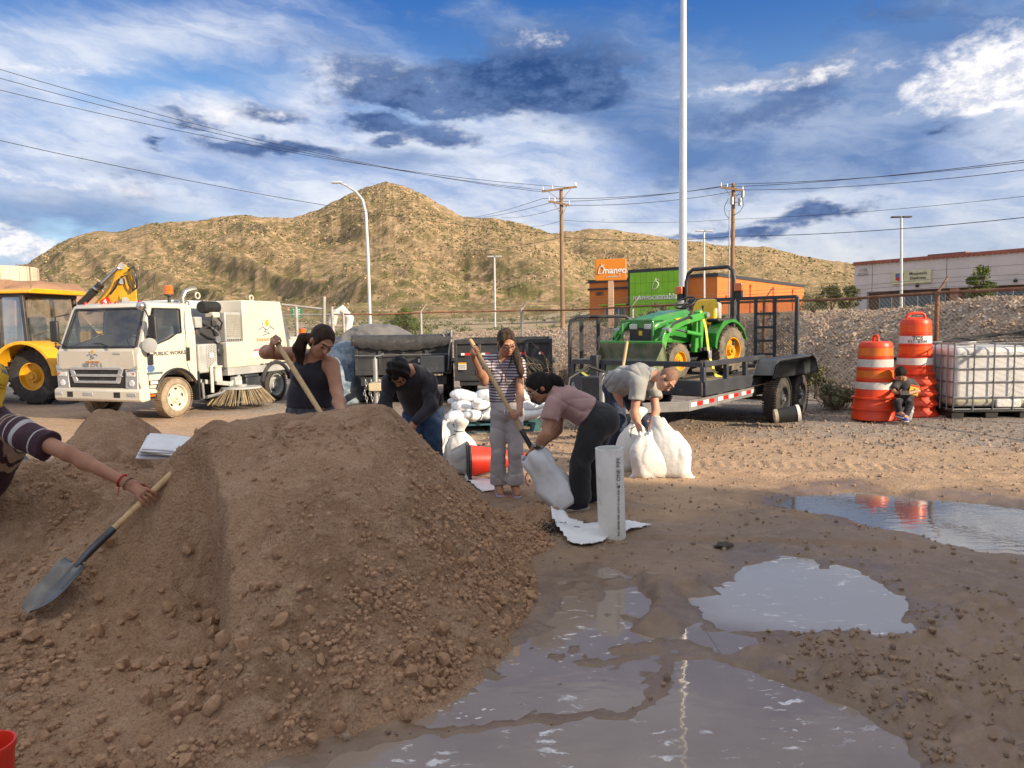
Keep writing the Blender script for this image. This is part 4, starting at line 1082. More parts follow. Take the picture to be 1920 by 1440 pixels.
def build_mall():
    M_ST = mat('lilac_grey_stucco', (.66, .58, .56), (.60, .525, .505), .4, .9, bump=.004, bscale=10, dirt=((.30, .26, .23), .15, .5))
    M_CAP = mat('red_brick_cap', (.38, .13, .09), (.31, .10, .07), .9, .85, bump=.02, bscale=5)
    a = P(1601, 560, 87); e = P(1920, 560, 72.5); d = Vector((e.x - a.x, e.y - a.y, 0)).normalized(); L = 32
    S = thing('strip_mall', 'long grey stucco shop building with a red brick roof edge', 'building', (a.x, a.y, 2.2), rot_frame(a, d))
    H = P(1603, 497, 87).z - 2.2
    b = MB(); b.bx(0, L, 0, 12, 2.55, H); b.build('upper_wall', M_ST, S)
    b = MB(); b.bx(.35, L, .5, 12, -1, 2.55); b.build('brick_wall', M_BRICKB, S)
    b = MB(); b.bx(0, 1.6, -.05, 12, -1, 2.55); b.build('end_pier', M_ST, S)
    b = MB(); b.bx(-.12, L, -.14, 12.1, H, H + .34); b.build('parapet_cap', M_CAP, S)
    b = MB()
    for i in range(64): b.bx(i * .5 - .1, i * .5 + .15, -.2, -.14, H - .1, H + .1)
    each(b, 'cap_brick', M_CAP, S)
    b = MB()
    for x in (2.2, 10.4, 19.2, 28): b.bx(x - .03, x + .03, -.012, 0, 2.56, H)
    b.bx(0, L, -.012, 0, H - 1.3, H - 1.27)
    each(b, 'wall_joint', mat('stucco_joint', (.22, .20, .19), None, 2, .9), S)
    for x in (10.8, 20.4): 
        b = MB(); b.bx(x, x + .9, -.02, .5, -1, 2.5); b.build('pillar', mat('terracotta_pillar', (.42, .20, .13), None, 1, .8), S)
    for x0, x1 in ((2.9, 10.2), (12.3, 19.6), (22.0, 31)):
        n = 5; 
        for i in range(n):
            xa, xb = x0 + (x1 - x0) * i / n, x0 + (x1 - x0) * (i + 1) / n
            b = MB(); b.bx(xa + .04, xb - .04, .44, .49, -.6, 2.0); w_ = b.build('window', M_WINDOW, S)
            b = MB()
            b.bx(xa, xa + .05, .40, .495, -.7, 2.06).bx(xb - .05, xb, .40, .495, -.7, 2.06).bx(xa + .05, xb - .05, .40, .495, 2.0, 2.06)
            b.build('frame', M_ALU, w_)
    for x in (7.4, 17, 26):
        b = MB(); b.ico((x, -.12, 3.0), .2, 2); b.build('wall_lamp', M_BLACKP, S, smooth=60)
    for x0, x1 in ((7, 11), (19, 23), (27.5, 31)):
        b = MB(); b.bx(x0, x1, 3.0, 5.0, H + .1, H + .75); b.build('roof_unit', mat('brown_roof_unit', (.20, .12, .10), None, 2, .8), S)
    RZ = Matrix((Vector((1, 0, 0)), Vector((0, 0, 1)), Vector((0, -1, 0)))).transposed().to_euler()
    b = MB(); b.bx(4.6, 8.9, -.25, 0, 3.25, 4.75); sg = b.build('sign_box', mat('cream_sign', (.68, .62, .40), None, 2, .5), S, bevel=.03)
    text_part('lettering', 'Mountain\nShadows', .5, M_PRINTD, sg, (7.5, -.26, 4.1), RZ, .01, bold=.008)
    b = MB(); b.bx(5.05, 5.95, -.28, -.252, 4.05, 4.5); b.build('emblem_sky', M_PRINTB, sg)
    b = MB(); b.prism([(5.05, -.28, 4.05), (5.95, -.28, 4.05), (5.95, -.28, 3.75), (5.5, -.28, 3.6), (5.05, -.28, 3.75)], (0, .026, 0)); b.build('emblem_red', M_RED, sg)
    text_part('lettering', '1155\nBLDG', .5, mat('grey_letters', (.28, .26, .25), None, 2, .7), S, (1.1, -.06, H - .95), RZ, .01)
build_mall()

def build_shade_building():  # unseen building, added and placed so its roof edge casts the yard's shade
    d = Vector((.955, -.298, 0)); k_ = 9.0 / math.tan(SUN_EL); o = Vector((1.06 + math.sin(SUN_AZ) * k_, 6.75 + math.cos(SUN_AZ) * k_, 0)) - d * 9.5
    S = thing('shade_building', 'unseen tall tan metal building added behind the photographer to shade the yard', 'building', o, rot_frame(o, d))
    M_TAN = mat('tan_sheet_metal', (.45, .38, .29), (.40, .335, .255), .5, .6)
    b = MB(); b.bx(0, 46, -24, 0, 0, 8.75); b.build('wall', M_TAN, S)
    b = MB(); b.bx(-.12, 46.1, -24.1, .1, 8.75, 9.0); b.build('roof_edge', M_BLACKP, S)
    for x in (6, 16, 26, 36):
        b = MB(); b.bx(x, x + 4, 0, .05, 0.0, 4.2); b.build('roller_door', M_ALU, S)
build_shade_building()

# ------------------------------------------------------------------ fence
M_RUST = mat('rusty_pipe', (.20, .085, .045), (.30, .16, .09), 7, .85)
M_GALV = mat('weathered_galvanised_pipe', (.44, .42, .38), (.33, .31, .28), 5, .6, metal=.2)
M_WIRE = mat('galvanised_wire', (.30, .29, .27), (.20, .18, .16), 3, .6, metal=.3)
def build_fence():
    Fn = thing('chain_link_fence', 'chain-link fence with a rusty top rail along the gravel bank', 'fence', (0.33, 21.3, 0))
    o = Fn.location
    H = 2.0
    posts = []
    for i in range(len(FENCE) - 1):
        a, b_ = Vector(FENCE[i]), Vector(FENCE[i + 1]); n = max(1, round((b_ - a).length / 3.4))
        posts += [a + (b_ - a) * (k / n) for k in range(n)]
    posts.append(Vector(FENCE[-1]))
    posts = [p for p in posts if p.y > 1]
    for i, p in enumerate(posts):
        b = MB(); q = Vector((p.x, p.y, 0)) - o; top = 2.06 if i % 2 else 2.02
        b.cyl(q + Vector((0, 0, -.1)), q + Vector((.01 * (i % 3 - 1), 0, top)), .038, n=10)
        b.bar(q + Vector((0, 0, 2.02)), q + Vector((.20, .05, 2.28)), .035, .02)
        b.build('post', M_GALV if i < 5 else M_RUST, Fn, smooth=40)
    for i in range(len(posts) - 1):
        a, c = Vector((*posts[i], H)) - o, Vector((*posts[i + 1], H)) - o
        mid = (a + c) / 2 - Vector((0, 0, .035 if i % 2 else .0))
        b = MB(); b.tube([a, mid, c], .027, 8); b.build('top_rail', M_RUST if i > 0 else M_GALV, Fn, smooth=60)
        u = (c - a); L = u.length; u.normalize()
        m = mesh_wires(MB(), a - Vector((0, 0, H - .04)), u, (0, 0, 1), L, H - .06, .085, .0022, 1.0)
        tag(m.build('chain_link', M_WIRE, Fn, fix=False), kind='stuff')
        b = MB()
        for hgt in (.10, .18, .26): b.tube([a + Vector((.07 * hgt / .1, .02, hgt)), (a + c) / 2 + Vector((.07 * hgt / .1, .02, hgt - .05)), c + Vector((.07 * hgt / .1, .02, hgt))], .004, 4)
        tag(b.build('barbed_wire', M_WIRE, Fn), kind='stuff')
def mesh_wires(m, o, u, v, W, H, cell, r, ratio=.5):
    """two sets of slanted strands filling a rectangle W x H spanned by unit vectors u, v"""
    o, u, v = Vector(o), Vector(u), Vector(v); sl = ratio
    def clip(x0, y0, x1, y1):
        if x0 > x1: x0, y0, x1, y1 = x1, y1, x0, y0
        if x1 <= 0 or x0 >= W: return None
        if x0 < 0: y0, x0 = y0 + (y1 - y0) * (0 - x0) / (x1 - x0), 0
        if x1 > W: y1, x1 = y0 + (y1 - y0) * (W - x0) / (x1 - x0), W
        return x0, y0, x1, y1
    for sg in (1, -1):
        t = -H / sl
        while t < W + H / sl:
            c = clip(*((t, 0.0, t + H / sl, H) if sg > 0 else (t + H / sl, 0.0, t, H)))
            if c: m.cyl(o + u * c[0] + v * c[1], o + u * c[2] + v * c[3], r, n=3, cap=False)
            t += cell
    return m
build_fence()
# grey gate frame at the left end of the fence
g0 = thing('fence_gate', 'grey pipe gate with leaning posts behind the sweeper truck', 'gate', (P(575, 600, 21).x, 21, 0))
for px, py, lean, h in ((622, 575, -.05, 0), (608, 556, .12, 0), (555, 575, 0.0, 0)):
    b = MB(); q = P(px, py, 21) - g0.location; b.cyl((q.x - lean, 0, 0), (q.x, q.y, q.z), .05, n=10); b.build('post', M_GALV, g0, smooth=40)
b = MB(); b.tube([P(528, 571, 21) - g0.location, P(610, 580, 21) - g0.location], .035, 8); b.build('gate_rail', M_GALV, g0, smooth=60)
a_, c_ = P(528, 574, 21) - g0.location, P(618, 582, 21) - g0.location
tag(mesh_wires(MB(), (a_.x, 0, .1), (1, 0, 0), (0, 0, 1), c_.x - a_.x, 1.95, .085, .0022, 1.0).build('chain_link', M_WIRE, g0, fix=False), kind='stuff')
sg = thing('street_sign', 'small green street name sign on a thin post', 'sign', (P(557, 600, 30).x, 30, 0))
b = MB(); q = P(557, 587, 30); b.box((0, 0, q.z), (.46, .02, .42)); b.build('sign_plate', mat('sign_green', (.01, .26, .13), None, 5, .5), sg)
b = MB(); b.cyl((0, .02, 0), (0, .02, q.z), .02, n=8); b.build('post', M_GALV, sg)
b = MB()
for k in range(4): b.box((0.0, -.013, q.z + .14 - k * .09), (.30 - .04 * (k % 2), .004, .035))
each(b, 'lettering', M_WTAPE, sg)

# ------------------------------------------------------------------ poles and wires
M_WOODP = mat('weathered_pole_wood', (.30, .19, .11), (.22, .14, .085), 2, .9, stretch=(6, 6, 1))
M_PALE = mat('pale_grey_paint', (.62, .63, .64), (.56, .57, .58), 1, .35, metal=.2)
def utility_pole(label, px, ptop, d, arms, gear):
    top = P(px, ptop, d); base = (top.x, top.y, gz(top.x, top.y) - .3)
    T = thing('utility_pole', label, 'utility pole', base, 0, 'wooden power poles')
    h = top.z - base[2]
    b = MB(); b.cyl((0, 0, 0), (.0, 0, h), .17, .12, 12); b.build('pole', M_WOODP, T, smooth=40)
    for (xa, xb, y) in arms:
        A = P(xa, y[0], d) - Vector(base); B_ = P(xb, y[1], d) - Vector(base)
        b = MB(); b.bar((A.x, -.2, A.z), (B_.x, -.2, B_.z), .1, .13); arm = b.build('crossarm', M_WOODP, T)
        b = MB(); m = (A + B_) / 2
        b.bar((A.x * .7, -.2, A.z), (0, -.15, m.z - .8), .035, .035).bar((B_.x * .7, -.2, B_.z), (0, -.15, m.z - .8), .035, .035); each(b, 'brace', M_WOODP, arm)
        b = MB()
        for f in (.03, .3, .97): q = A.lerp(B_, f); b.cyl((q.x, -.2, q.z + .05), (q.x, -.2, q.z + .3), .045, .03, 8)
        each(b, 'insulator', M_STEEL, arm, smooth=40)
    if gear:
        for px2, py2 in ((1385, 380), (1390, 366), (1370, 378)):
            q = P(px2, py2, d) - Vector(base); b = MB(); b.cyl((q.x, -.3, q.z - .25), (q.x, -.3, q.z + .25), .12, n=10).bar((q.x, -.3, q.z), (0, 0, q.z), .05, .05); b.build('transformer_fitting', M_STEEL, T, smooth=40)
        b = MB(); q = P(1367, 395, d) - Vector(base); b.cyl((q.x, -.1, 0), (q.x, -.1, q.z), .045, n=8); b.build('conduit', M_GALV, T)
        b = MB()
        for pts in ([(1366, 372), (1358, 388), (1360, 402), (1367, 410)], [(1392, 372), (1394, 385), (1388, 396), (1376, 404)]): b.tube([P(x, y, d - .3) - Vector(base) for x, y in pts], .02, 5)
        each(b, 'jumper_cable', M_BLACKP, T, smooth=60)
    return T
utility_pole('wooden power pole with a tilted double crossarm left of the orange sign', 1052, 353, 50, [(1016, 1081, (360, 351)), (1028, 1068, (378, 386))], False)
utility_pole('wooden power pole carrying transformers right of the tall flagpole', 1375, 344, 50, [(1349, 1392, (352, 358))], True)
utility_pole('distant wooden pole standing beside the round water tank', 55, 497, 150, [(30, 74, (497, 497))], False)
def wire(label, pts, r=.016, sag=0.0):
    q = []
    for i in range(len(pts) - 1):
        a, b_ = P(*pts[i]), P(*pts[i + 1])
        for k in range(12):
            t = k / 12; p = a.lerp(b_, t); p.z -= sag * 4 * t * (1 - t); q.append(p)
    q.append(P(*pts[-1]))
    c = q[0].copy()
    o = MB().tube([p - c for p in q], r, 4).build('power_line', M_BLACKP, None, smooth=60); o.location = c
    tag(o, label, 'cable', 'overhead power lines')
wire('uppermost power line crossing the sky on the left', [(-60, 112, 34), (1018, 360, 50)], .014, .75)
wire('second power line from the top in the left sky', [(-60, 130, 34), (1035, 358, 50)], .014, .75)
wire('third power line from the top in the left sky', [(-60, 154, 34), (1079, 352, 50)], .014, .80)
wire('lowest power line in the left sky, passing the curved street lamp', [(-60, 250, 30), (1055, 440, 50)], .014, .6)
wire('upper line from the left pole to the transformer pole', [(870, 409, 95), (1018, 372, 50), (1350, 351, 50), (1990, 291, 36)], .017, .25)
wire('middle line from the left pole past the flagpole', [(880, 409, 95), (1040, 378, 50), (1376, 345, 50), (1990, 296, 36)], .017, .25)
wire('lower line of the upper bundle past the flagpole', [(940, 408, 95), (1066, 385, 50), (1392, 356, 50), (1990, 310, 36)], .017, .3)
wire('lone thin line crossing the flagpole half way up', [(980, 425, 90), (1055, 413, 50), (1376, 411, 50), (1990, 360, 36)], .012, .2)
wire('lowest cable crossing above the orange shop', [(870, 470, 95), (1055, 445, 50), (1376, 443, 50), (1990, 400, 36)], .02, .25)

def lamp(label, pts, head, d, heads=1, r0=.09, r1=.05):
    base = P(pts[0][0], pts[0][1], d); base.z = gz(base.x, base.y) - .2
    T = thing('street_lamp', label, 'street lamp', base)
    q = [Vector((P(pts[0][0], pts[0][1], d) - base).xy.to_3d())] + [P(x, y, d) - base for x, y in pts[1:]]
    n = len(q); b = MB(); b.tube(q, [r0 + (r1 - r0) * i / (n - 1) for i in range(n)], 12); b.build('pole', M_PALE, T, smooth=40)
    if heads == 1:
        a = q[-1]; b = MB(); b.bx(a.x - .55, a.x + .1, a.y - .14, a.y + .14, a.z - .03, a.z + .10); b.build('lamp_head', M_PALE, T, bevel=.04)
    else:
        a = q[-1]
        for sx in (-1, 1):
            b = MB(); b.bx(a.x + sx * .1, a.x + sx * .9, a.y - .2, a.y + .2, a.z - .06, a.z + .08); b.build('lamp_head', M_BLACKP if heads == 3 else M_PALE, T, bevel=.03)
lamp('tall curved street lamp in front of the hill', [(694, 605), (690, 480), (686, 400), (680, 375), (668, 360), (650, 348), (638, 343)], None, 45, 1, .11, .06)
lamp('short twin-headed lamp left of the wooden pole', [(928, 585), (927, 481)], None, 90, 2, .12, .10)
lamp('twin-headed lamp directly right of the flagpole', [(1321, 560), (1320, 433)], None, 80, 2, .12, .10)
lamp('dark-headed parking lot lamp in front of the grey building', [(1691, 560), (1690, 407)], None, 66, 3, .13, .11)
fp = thing('flagpole', 'thick silver pole rising out of the top of the picture', 'pole', (P(1280, 600, 25).x, 25, 0))
b = MB(); b.cyl((0, 0, -.2), (.0, 0, 9), .15, .12, 20).cyl((0, 0, 9), (0, 0, 21), .12, .055, 20, cap=True); b.build('shaft', mat('brushed_aluminium_pole', (.70, .70, .69), (.64, .64, .63), 1, .35, metal=.45), fp, smooth=40)
b = MB(); b.cyl((0, 0, 0), (0, 0, .25), .3, .28, 20); b.build('base_collar', M_PALE, fp, smooth=40)
b = MB(); b.ico((0, 0, 21.1), .14, 2); b.build('finial', M_SUN, fp, smooth=180)

# water tank on its mound, far left
tc = P(8, 530, 215)
tk = thing('water_tank', 'round cream water tank on a dirt mound at the far left', 'water tank', (tc.x, tc.y, tc.z))
hgt = P(8, 503, 215).z - tc.z
b = MB(); b.lathe((0, 0, -1), (0, 0, 1), [(0, 8.9), (hgt + 1, 8.9), (hgt + 1.2, 8.7), (hgt + 1.8, .01)], 40); b.build('shell', mat('cream_tank', (.62, .50, .38), (.57, .455, .345), .3, .6), tk, smooth=30)
b = MB()
for a in np.linspace(0, 6.283, 25)[:-1]: b.bar((8.92 * math.cos(a), 8.92 * math.sin(a), -1), (8.92 * math.cos(a), 8.92 * math.sin(a), hgt), .12, .05, up=(math.cos(a), math.sin(a), 0))
each(b, 'plate_seam', mat('tank_seam', (.40, .31, .23), None, 1, .7), tk)
X, Y = np.meshgrid(np.linspace(tc.x - 45, tc.x + 32, 60), np.linspace(tc.y - 40, tc.y + 30, 50))
R_ = np.sqrt(((X - tc.x) / 1.25) ** 2 + (Y - tc.y) ** 2)
Z = (tc.z - .2) * sstep(34, 11, R_ + 5 * fbm(X / 9, Y / 9, 3)) + 1.2 * fbm(X / 5, Y / 5, 4) * sstep(9, 13, R_)
o = from_arrays('dirt_mound', np.stack([X.ravel(), Y.ravel(), Z.ravel()], 1), grid_faces(60, 50), mat('red_dirt', (.36, .205, .125), (.28, .16, .095), .15, .95, bump=.3, bscale=.8)); tag(o, 'reddish dirt mound below the water tank', kind='structure')

# ------------------------------------------------------------------ plants
def leaf_mat(name, c1, c2):
    m = mat(name, c1, c2, 3.0, .65); m.node_tree.nodes['Principled BSDF'].inputs['Specular IOR Level'].default_value = .2; return m
M_LEAF1 = leaf_mat('bright_leaf', (.115, .15, .022), (.065, .10, .018)); M_LEAF2 = leaf_mat('olive_leaf', (.13, .135, .045), (.08, .09, .03)); M_LEAF3 = leaf_mat('sage_leaf', (.20, .20, .11), (.13, .14, .07))
M_TWIG = mat('dry_twig', (.36, .28, .18), (.26, .20, .13), 6, .9); M_BARK = mat('bark', (.14, .10, .07), (.10, .07, .05), 5, .9)
def leaves(name, centers, radii, per, size, m, parent, seed, flat=.8):
    rs_ = np.random.RandomState(seed); V = []; n = 0
    C0 = np.repeat(np.asarray(centers, float), per, 0); R0 = np.repeat(np.asarray(radii, float), per)
    N = len(C0); d = rs_.normal(size=(N, 3)); d /= np.linalg.norm(d, axis=1)[:, None]
    p = C0 + d * (R0 * rs_.rand(N) ** .45)[:, None] * [1, 1, flat]
    a = rs_.normal(size=(N, 3)); a /= np.linalg.norm(a, axis=1)[:, None]; b = np.cross(a, rs_.normal(size=(N, 3))); b /= np.linalg.norm(b, axis=1)[:, None]
    s = size * (.6 + .8 * rs_.rand(N))[:, None]
    V = np.stack([p - a * s, p + b * s * .45, p + a * s, p - b * s * .45], 1).reshape(-1, 3)
    F = np.arange(4 * N).reshape(N, 4)
    return from_arrays(name, V, F, m, parent, False)
def plant(name, label, cat, base, h, w, clumps, per, size, m, seed, trunk=.06, stems=5, bark=None, group=None):
    T = thing(name, label, cat, base, 0, group); r = random.Random(seed)
    b = MB(); cs = []; rd = []
    for i in range(clumps):
        a = r.random() * 6.283; rr_ = w * math.sqrt(r.random()) * .75; z = h * (.28 + .66 * r.random() ** .8); k = 1 - .55 * max(0, z / h - .55) / .45
        cs.append((rr_ * k * math.cos(a), rr_ * k * math.sin(a), z)); rd.append(w * (.20 + .22 * r.random()))
    for c in cs[:stems]:
        b.tube([(0.03 * r.uniform(-1, 1), .03 * r.uniform(-1, 1), -.1), (c[0] * .3, c[1] * .3, c[2] * .45), (c[0] * .8, c[1] * .8, c[2] * .9), c], [trunk, trunk * .7, trunk * .35, trunk * .1], 6)
    b.build('trunk', bark or M_BARK, T, smooth=60)
    leaves('crown', cs, rd, per, size, m, T, seed)
    return T
q = P(757, 600, 36); plant('shrub', 'dense bright green shrub behind the black dump trailer', 'shrub', (q.x, q.y, gz(q.x, q.y)), 2.35, 1.15, 34, 150, .055, M_LEAF1, 3)
q = P(1836, 560, 58); plant('small_tree', 'small leafy tree in front of the long grey building', 'tree', (q.x, q.y, 2.2), 3.4, 1.25, 34, 130, .085, M_LEAF1, 5, .10, 9)
q = P(1558, 560, 62); plant('shrub', 'dark olive bush between the orange shop and grey building', 'shrub', (q.x, q.y, 1.9), 2.6, 1.4, 26, 110, .085, M_LEAF2, 6)
q = P(1596, 560, 60); plant('shrub', 'taller olive bush at the corner of the grey building', 'shrub', (q.x, q.y, 1.9), 2.5, 1.1, 24, 110, .08, M_LEAF2, 7)
q = P(1525, 560, 66); plant('shrub', 'low pale bush right of the orange shop', 'shrub', (q.x, q.y, 1.9), 1.9, 1.7, 26, 90, .08, M_LEAF3, 8)
q = P(1233, 590, 22); plant('shrub', 'pale yellow-green bush between the tractor hood and the shop', 'shrub', (q.x, q.y, 1.0), 1.15, .6, 22, 110, .035, M_LEAF3, 9)
def dead_shrub(label, base, h, w, n, seed):
    T = thing('dry_shrub', label, 'shrub', base); r = random.Random(seed); b = MB()
    for i in range(n):
        a = r.random() * 6.283; p = Vector((w * .3 * r.gauss(0, .5), w * .3 * r.gauss(0, .5), 0)); d = Vector((math.cos(a) * .8, math.sin(a) * .8, 1.0 + .6 * r.random())).normalized(); L = h * (.35 + .35 * r.random()); pts = [p.copy()]
        for k in range(4):
            d = (d + Vector((r.gauss(0, .28), r.gauss(0, .28), r.gauss(0, .15) - .12 * k))).normalized(); p = p + d * (L * .4); p.x = max(-w, min(w, p.x)); pts.append(p.copy())
        b.tube(pts, [.006, .005, .004, .003, .002], 3, cap=False)
    tag(b.build('twigs', M_TWIG, T, fix=False), kind='stuff')
dead_shrub('tangled dry tan shrub between dump trailer and mesh gate', (P(1045, 700, 13.6).x, 13.6, 0), 1.30, .62, 260, 3)
dead_shrub('sparse grey-green weeds at the foot of the bank left of the drums', (P(1565, 740, 12.2).x, 12.2, .06), .75, .55, 150, 4)
q = P(1568, 735, 12.0); plant('weed_clump', 'low grey-green weed clump left of the left drum stack', 'plant', (q.x, 12.0, .05), .42, .42, 20, 60, .03, M_LEAF3, 12, .01)
q = P(1530, 700, 13.2); plant('weed_clump', 'small green weed beside the trailer ramp on the bank', 'plant', (q.x, 13.2, .2), .5, .3, 14, 50, .03, M_LEAF2, 13, .01)
# desert scrub between the yard and the hill: one uncountable mass
rs5 = np.random.RandomState(21); n = 2600
yy = 27 + 170 * rs5.rand(n) ** 1.3; xx = yy * (-.80 + 1.7 * rs5.rand(n))
ok = (fbm(xx / 14, yy / 14, 3) > -.22) & ~((xx > 20) & (yy > 60) & (yy < 150)) & ~((xx > 5) & (yy < 40))
xx, yy = xx[ok], yy[ok]; zz = ground_z(xx[None], yy[None], False)[0]; rad = (.25 + .55 * rs5.rand(len(xx)) ** 2) * np.clip(yy / 60, .7, 1.6)
half = rs5.rand(len(xx)) < .6
for k, (sel, m, lb) in enumerate(((half, M_LEAF2, 'olive desert scrub spread between the fence and the hill'), (~half, M_LEAF3, 'pale sage scrub spread between the fence and the hill'))):
    o = leaves('desert_scrub', np.stack([xx, yy, zz + rad * .45], 1)[sel], rad[sel], 44, .13, m, None, 40 + k, .7); tag(o, lb, kind='stuff')
# dirt tracks across the desert floor
for k, (y0, z0) in enumerate(((118, 0), (160, 0))):
    xs_ = np.linspace(-110, 40, 60); V = []
    for x in xs_:
        yc_ = y0 + 5 * math.sin(x / 30 + k); 
        for dy in (-2.2, 2.2): V.append((x, yc_ + dy, gz(x, yc_ + dy) + .25))
    F = np.array([(2 * i, 2 * i + 2, 2 * i + 3, 2 * i + 1) for i in range(59)])
    o = from_arrays('dirt_track', np.array(V), F, mat('pale_track', (.52, .40, .27), (.46, .345, .23), .3, .95)); tag(o, 'pale dirt track crossing the desert below the hill', kind='structure')
# ------------------------------------------------------------------ shared vehicle materials and wheels
def wheel(parent, c, ax, R, W, rim_r, rim_mat, tyre_mat=None, holes=0, studs=6, dish=0.05, treads=0, lug=0.02, name='wheel'):
    """c = centre of the outer face, ax = unit vector pointing out of the vehicle"""
    c, ax = Vector(c), Vector(ax).normalized(); tm = tyre_mat or M_TYRE
    m = MB(); n = 40
    m.lathe(c, -ax, [(0.006, rim_r * 1.0), (-0.004, rim_r * 1.06), (0.0, (R + rim_r) / 2), (0.02 * R / .4, R * .93), (0.05 * R / .4, R * (.985 if not treads else .95)), (W - 0.05, R * (.985 if not treads else .95)), (W - .02, R * .93), (W, (R + rim_r) / 2), (W, rim_r)], n, cap=False)
    d, u, w = basis(ax)
    if treads:
        for i in range(treads):
            for side in (0, 1):
                a = 2 * math.pi * (i + .5 * side) / treads
                rad = u * math.cos(a) + w * math.sin(a); tg = ax.cross(rad)
                o1 = c - ax * (0.02 if side == 0 else W - .02); o2 = c - ax * (W * .56 if side == 0 else W * .44)
                p1 = o1 + rad * (R * .95); p2 = o2 + rad * (R * .955) + tg * (R * .17)
                m.bar(p1, p2, R * .075, lug * 2, up=rad)
    else:
        for i in range(56):
            a = 2 * math.pi * i / 56; rad = u * math.cos(a) + w * math.sin(a); tg = ax.cross(rad)
            for q in (.12, .37, .63, .88):
                m.box(c - ax * (W * q) + rad * (R * .985), (W * .2, .026 * R / .4, .016), Matrix((ax, tg, rad)).transposed())
    t = m.build('tyre', tm, parent, smooth=38)
    m = MB()
    m.lathe(c, -ax, [(-0.002, rim_r), (0.0, rim_r * .93), (dish, rim_r * .86), (dish * 1.1, rim_r * .5), (dish * .3, rim_r * .36), (dish * .2, .001)], 32, cap=False)
    hub = m.build('rim', rim_mat, t, smooth=35)
    m = MB(); m.cyl(c - ax * dish * .6, c + ax * .012, rim_r * .21, rim_r * .17, 16)
    for i in range(studs):
        a = 2 * math.pi * i / studs; q = c + (u * math.cos(a) + w * math.sin(a)) * rim_r * .33
        m.cyl(q - ax * dish * .4, q - ax * (dish * .3 - .012), .013 * R / .4, n=8)
    m.build('hub', rim_mat if rim_mat is not M_BLACKM else M_STEEL, t, smooth=35)
    if holes:
        m = MB()
        for i in range(holes):
            a = 2 * math.pi * (i + .3) / holes; q = c + (u * math.cos(a) + w * math.sin(a)) * rim_r * .68
            tg = ax.cross(u * math.cos(a) + w * math.sin(a))
            ring = [q - ax * (dish * 1.06 - .004) + tg * (rim_r * .15 * math.cos(b)) + (u * math.cos(a) + w * math.sin(a)) * (rim_r * .085 * math.sin(b)) for b in np.linspace(0, 2 * math.pi, 14, endpoint=False)]
            m.prism(ring, -ax * .004)
        m.build('hand_hole', M_BLACKP, t)
    return t
def logo(parent, c, rx, up, s, out, text='SUNLAND PARK', sub=None):
    """sun over two mountain lines and a winding river, with its lettering, on a flat panel; rx = reading direction"""
    c, rx, up, out = Vector(c), Vector(rx).normalized(), Vector(up).normalized(), Vector(out).normalized()
    at = lambda x, y, e=0.0: c + rx * (x * s) + up * (y * s) + out * (0.003 + e)
    m = MB(); m.prism([at(.12 + .15 * math.cos(a), .48 + .20 * math.sin(a)) for a in np.linspace(0, 6.283, 20, endpoint=False)], out * .002)
    m.build('logo_sun', M_SUN, parent)
    m = MB()
    for pts in ([(-.62, .10), (-.42, .18), (-.25, .28), (-.10, .17), (.05, .10), (.25, .16), (.38, .30), (.55, .2), (.72, .12)],
                [(-.10, .17), (-.02, .06), (-.2, .0), (.15, -.03), (.32, -.09), (.05, -.14), (-.15, -.16), (-.28, -.24)]):
        m.tube([at(x, y, .001) for x, y in pts], .022 * s, 5)
    m.tube([at(-.25, .34, .001), at(-.25, .50, .001)], .012 * s, 4); m.tube([at(-.32, .43, .001), at(-.18, .43, .001)], .012 * s, 4)
    m.build('logo_lines', M_PRINTB, parent)
    R = Matrix((rx, up, out)).transposed().to_euler()
    text_part('lettering', text, .235 * s, M_PRINTO, parent, at(.05, -.46), R, .001, bold=.006 * s)
    if sub: text_part('lettering', sub, .23 * s, M_PRINTD, parent, at(.12, -.98), R, .001, bold=.003 * s, sx=1.1)

